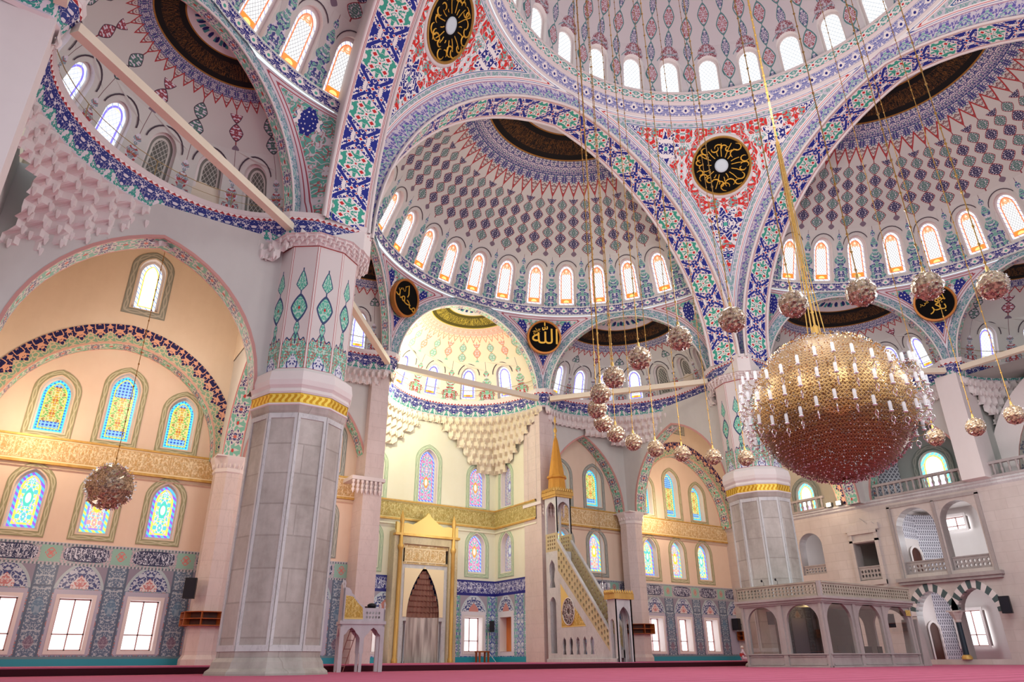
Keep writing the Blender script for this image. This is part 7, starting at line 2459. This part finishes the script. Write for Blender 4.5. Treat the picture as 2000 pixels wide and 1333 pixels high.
# ---------------------------------------------------------------- wooden shoe racks round the columns
def rack(cx, cy, r, z0, h, label, n=8, arc=(0, 8)):
    root = empty('shoe_rack', (cx, cy, z0), label, 'rack', 'wooden racks on columns and walls')
    q = 1 / cos(pi / 8)
    def ring(m, z, zz, ri, ro):
        for i in range(*arc):
            a0 = (i - .5) * pi / 4; a1 = (i + .5) * pi / 4
            P = [(ri * q * cos(a0), ri * q * sin(a0)), (ro * q * cos(a0), ro * q * sin(a0)), (ro * q * cos(a1), ro * q * sin(a1)), (ri * q * cos(a1), ri * q * sin(a1))]
            k = m.add([(x, y, z) for x, y in P] + [(x, y, zz) for x, y in P])
            for f in ((0, 1, 2, 3), (4, 5, 6, 7), (1, 2, 6, 5), (0, 1, 5, 4), (2, 3, 7, 6)): m.face([k + j for j in f])
    for z in (0, h * .5, h):
        m = MB(); ring(m, z - .02, z + .02, r, r + .34); m.build('shelf', MT['wood'], root)
    for i in range(*arc):
        m = MB()
        a = (i + .5) * pi / 4
        m.obox(((r + .18) * q * cos(a), (r + .18) * q * sin(a)), (cos(a), sin(a)), (-sin(a), cos(a)), .17, .02, 0, h)
        m.build('divider', MT['wood'], root)
    m = MB()
    for i in range(*arc):
        a0 = (i - .5) * pi / 4; a1 = (i + .5) * pi / 4; rr = (r + .02) * q
        m.quad((rr * cos(a0), rr * sin(a0), 0), (rr * cos(a1), rr * sin(a1), 0), (rr * cos(a1), rr * sin(a1), h), (rr * cos(a0), rr * sin(a0), h))
    m.build('back_board', MT['wooddark'], root)
    return root
rack(-14.64, 26.4, .80, 2.05, .62, 'reddish wooden rack wrapped round the column left of the big pier')
rack(14.64, 26.4, .80, 2.05, .62, 'reddish wooden rack wrapped round the column right of the pulpit')
def wall_rack(y0, y1, z0, h, label):
    root = empty('shoe_rack', (26.4, y0, z0), label, 'rack', 'wooden racks on columns and walls')
    L = y1 - y0
    for z in (0, h / 2, h):
        m = MB(); m.box(-.34, 0, 0, L, z - .02, z + .02); m.build('shelf', MT['wood'], root)
    for i in range(4):
        m = MB(); m.box(-.34, 0, L * i / 3 - .02, L * i / 3 + .02, 0, h); m.build('divider', MT['wood'], root)
    m = MB(); m.box(-.02, -.005, 0, L, 0, h); m.build('back_board', MT['wooddark'], root)
wall_rack(25.5, 27.2, 1.75, .62, 'orange wooden rack on the pink wall beside the far tile dado')
wall_rack(4.2, 6.3, 1.95, .55, 'orange wooden rack on the stone wall at the right edge')

# ---------------------------------------------------------------- stool, person, flood lamps, small hanging lamp
st = empty('stool', (4.35, 30.9, .28), 'small orange wooden stool below the square window right of the niche', 'stool')
m = MB(); m.box(-.42, .42, -.3, .3, .62, .70); m.build('seat', MT['wood'], st)
for a in (-.34, .34):
    for b in (-.23, .23):
        m = MB(); m.box(a - .05, a + .05, b - .05, b + .05, 0, .62); m.build('leg', MT['wood'], st)

def person():
    verts = [(0, 0, .22), (0, -.03, .42), (0, -.05, .62), (0, -.06, .72), (0, -.07, .80), (0, -.08, .90),
             (-.19, -.05, .60), (-.26, -.12, .40), (-.14, -.30, .32), (.19, -.05, .60), (.26, -.12, .40), (.12, -.30, .32),
             (-.14, -.02, .16), (-.20, -.42, .14), (-.10, -.05, .06), (.14, -.02, .16), (.20, -.42, .14), (.10, -.05, .06)]
    edges = [(0, 1), (1, 2), (2, 3), (3, 4), (4, 5), (2, 6), (6, 7), (7, 8), (2, 9), (9, 10), (10, 11), (0, 12), (12, 13), (13, 14), (0, 15), (15, 16), (16, 17)]
    rad = [.17, .17, .16, .065, .10, .09, .075, .055, .04, .075, .055, .04, .11, .075, .06, .11, .075, .06]
    me = bpy.data.meshes.new('body'); me.from_pydata(verts, edges, [])
    o = bpy.data.objects.new('body', me); COL.objects.link(o)
    sk = o.modifiers.new('s', 'SKIN'); sk.use_smooth_shade = True
    for i, r_ in enumerate(rad): me.skin_vertices[0].data[i].radius = (r_, r_)
    me.skin_vertices[0].data[0].use_root = True
    o.modifiers.new('u', 'SUBSURF').levels = 2; o.modifiers['u'].render_levels = 2
    me.materials.append(MT['shirt'])
    root = empty('person', (24.9, 26.0, .28), 'person in white and red top kneeling on the platform by the far right wall', 'person', rz=R(60))
    o.parent = root
    m = MB(); m.lathe((0, -.08, .86), [(.01, .17), (.06, .155), (.095, .10), (.105, .04), (.095, -.02), (.06, -.09), (.01, -.12)], 14); m.build('head', MT['skin'], root)
    m = MB(); m.lathe((0, -.065, .90), [(.005, .145), (.07, .12), (.108, .06), (.112, .0)], 14); m.build('white_cap', MT['plasterw'], root)
    m = MB(); m.lathe((0, 0, .40), [(.19, -.12), (.20, 0), (.185, .12)], 14); m.build('red_sash', MT['redline'], root)
MT['shirt'] = flat('pale_shirt', srgb('D8C8D4'), 0.8)
MT['skin'] = flat('skin', srgb('B98A72'), 0.6)
person()
for i, yy in enumerate((16.3, 17.1)):
    f = empty('flood_lamp', (26.1, yy, 10.64), 'glowing flood lamp on the ledge of the right wall, %s of a pair' % ('nearer' if i == 0 else 'farther'), 'flood lamp')
    m = MB(); m.box(-.15, .15, -.2, .2, .0, .32); m.build('housing', MT['steel'], f)
    m = MB(); m.quad((-.16, -.18, .03), (-.16, .18, .03), (-.16, .18, .30), (-.16, -.18, .30)); m.build('lens', MT['floodlens'], f)

def small_chandelier():
    root = empty('crystal_chandelier', (11.75, 26.7, 5.0), 'small clear crystal chandelier hanging behind the pulpit gate', 'chandelier')
    m = MB(); m.lathe((0, 0, 0), [(.03, .5), (.08, .35), (.05, .2), (.12, .05), (.03, -.3)], 10); m.build('stem', MT['crystal'], root)
    for i in range(10):
        a = 2 * pi * i / 10
        m = MB(); m.tube([(.05 * cos(a), .05 * sin(a), 0), (.3 * cos(a), .3 * sin(a), -.12), (.5 * cos(a), .5 * sin(a), .05)], .018, 5, 0)
        m.lathe((.5 * cos(a), .5 * sin(a), .05), [(.07, 0), (.05, .06), (.05, .3)], 8, 1)
        m.lathe((.5 * cos(a), .5 * sin(a), -.25), [(.002, -.1), (.04, 0), (.002, .15)], 5, 0, False)
        m.build('lamp_arm', [MT['crystal'], MT['lampglass']], root)
    m = MB(); m.tube([(0, 0, .5), (0, 0, 12.2)], .015, 5); m.build('chain', MT['chain'], root)
small_chandelier()
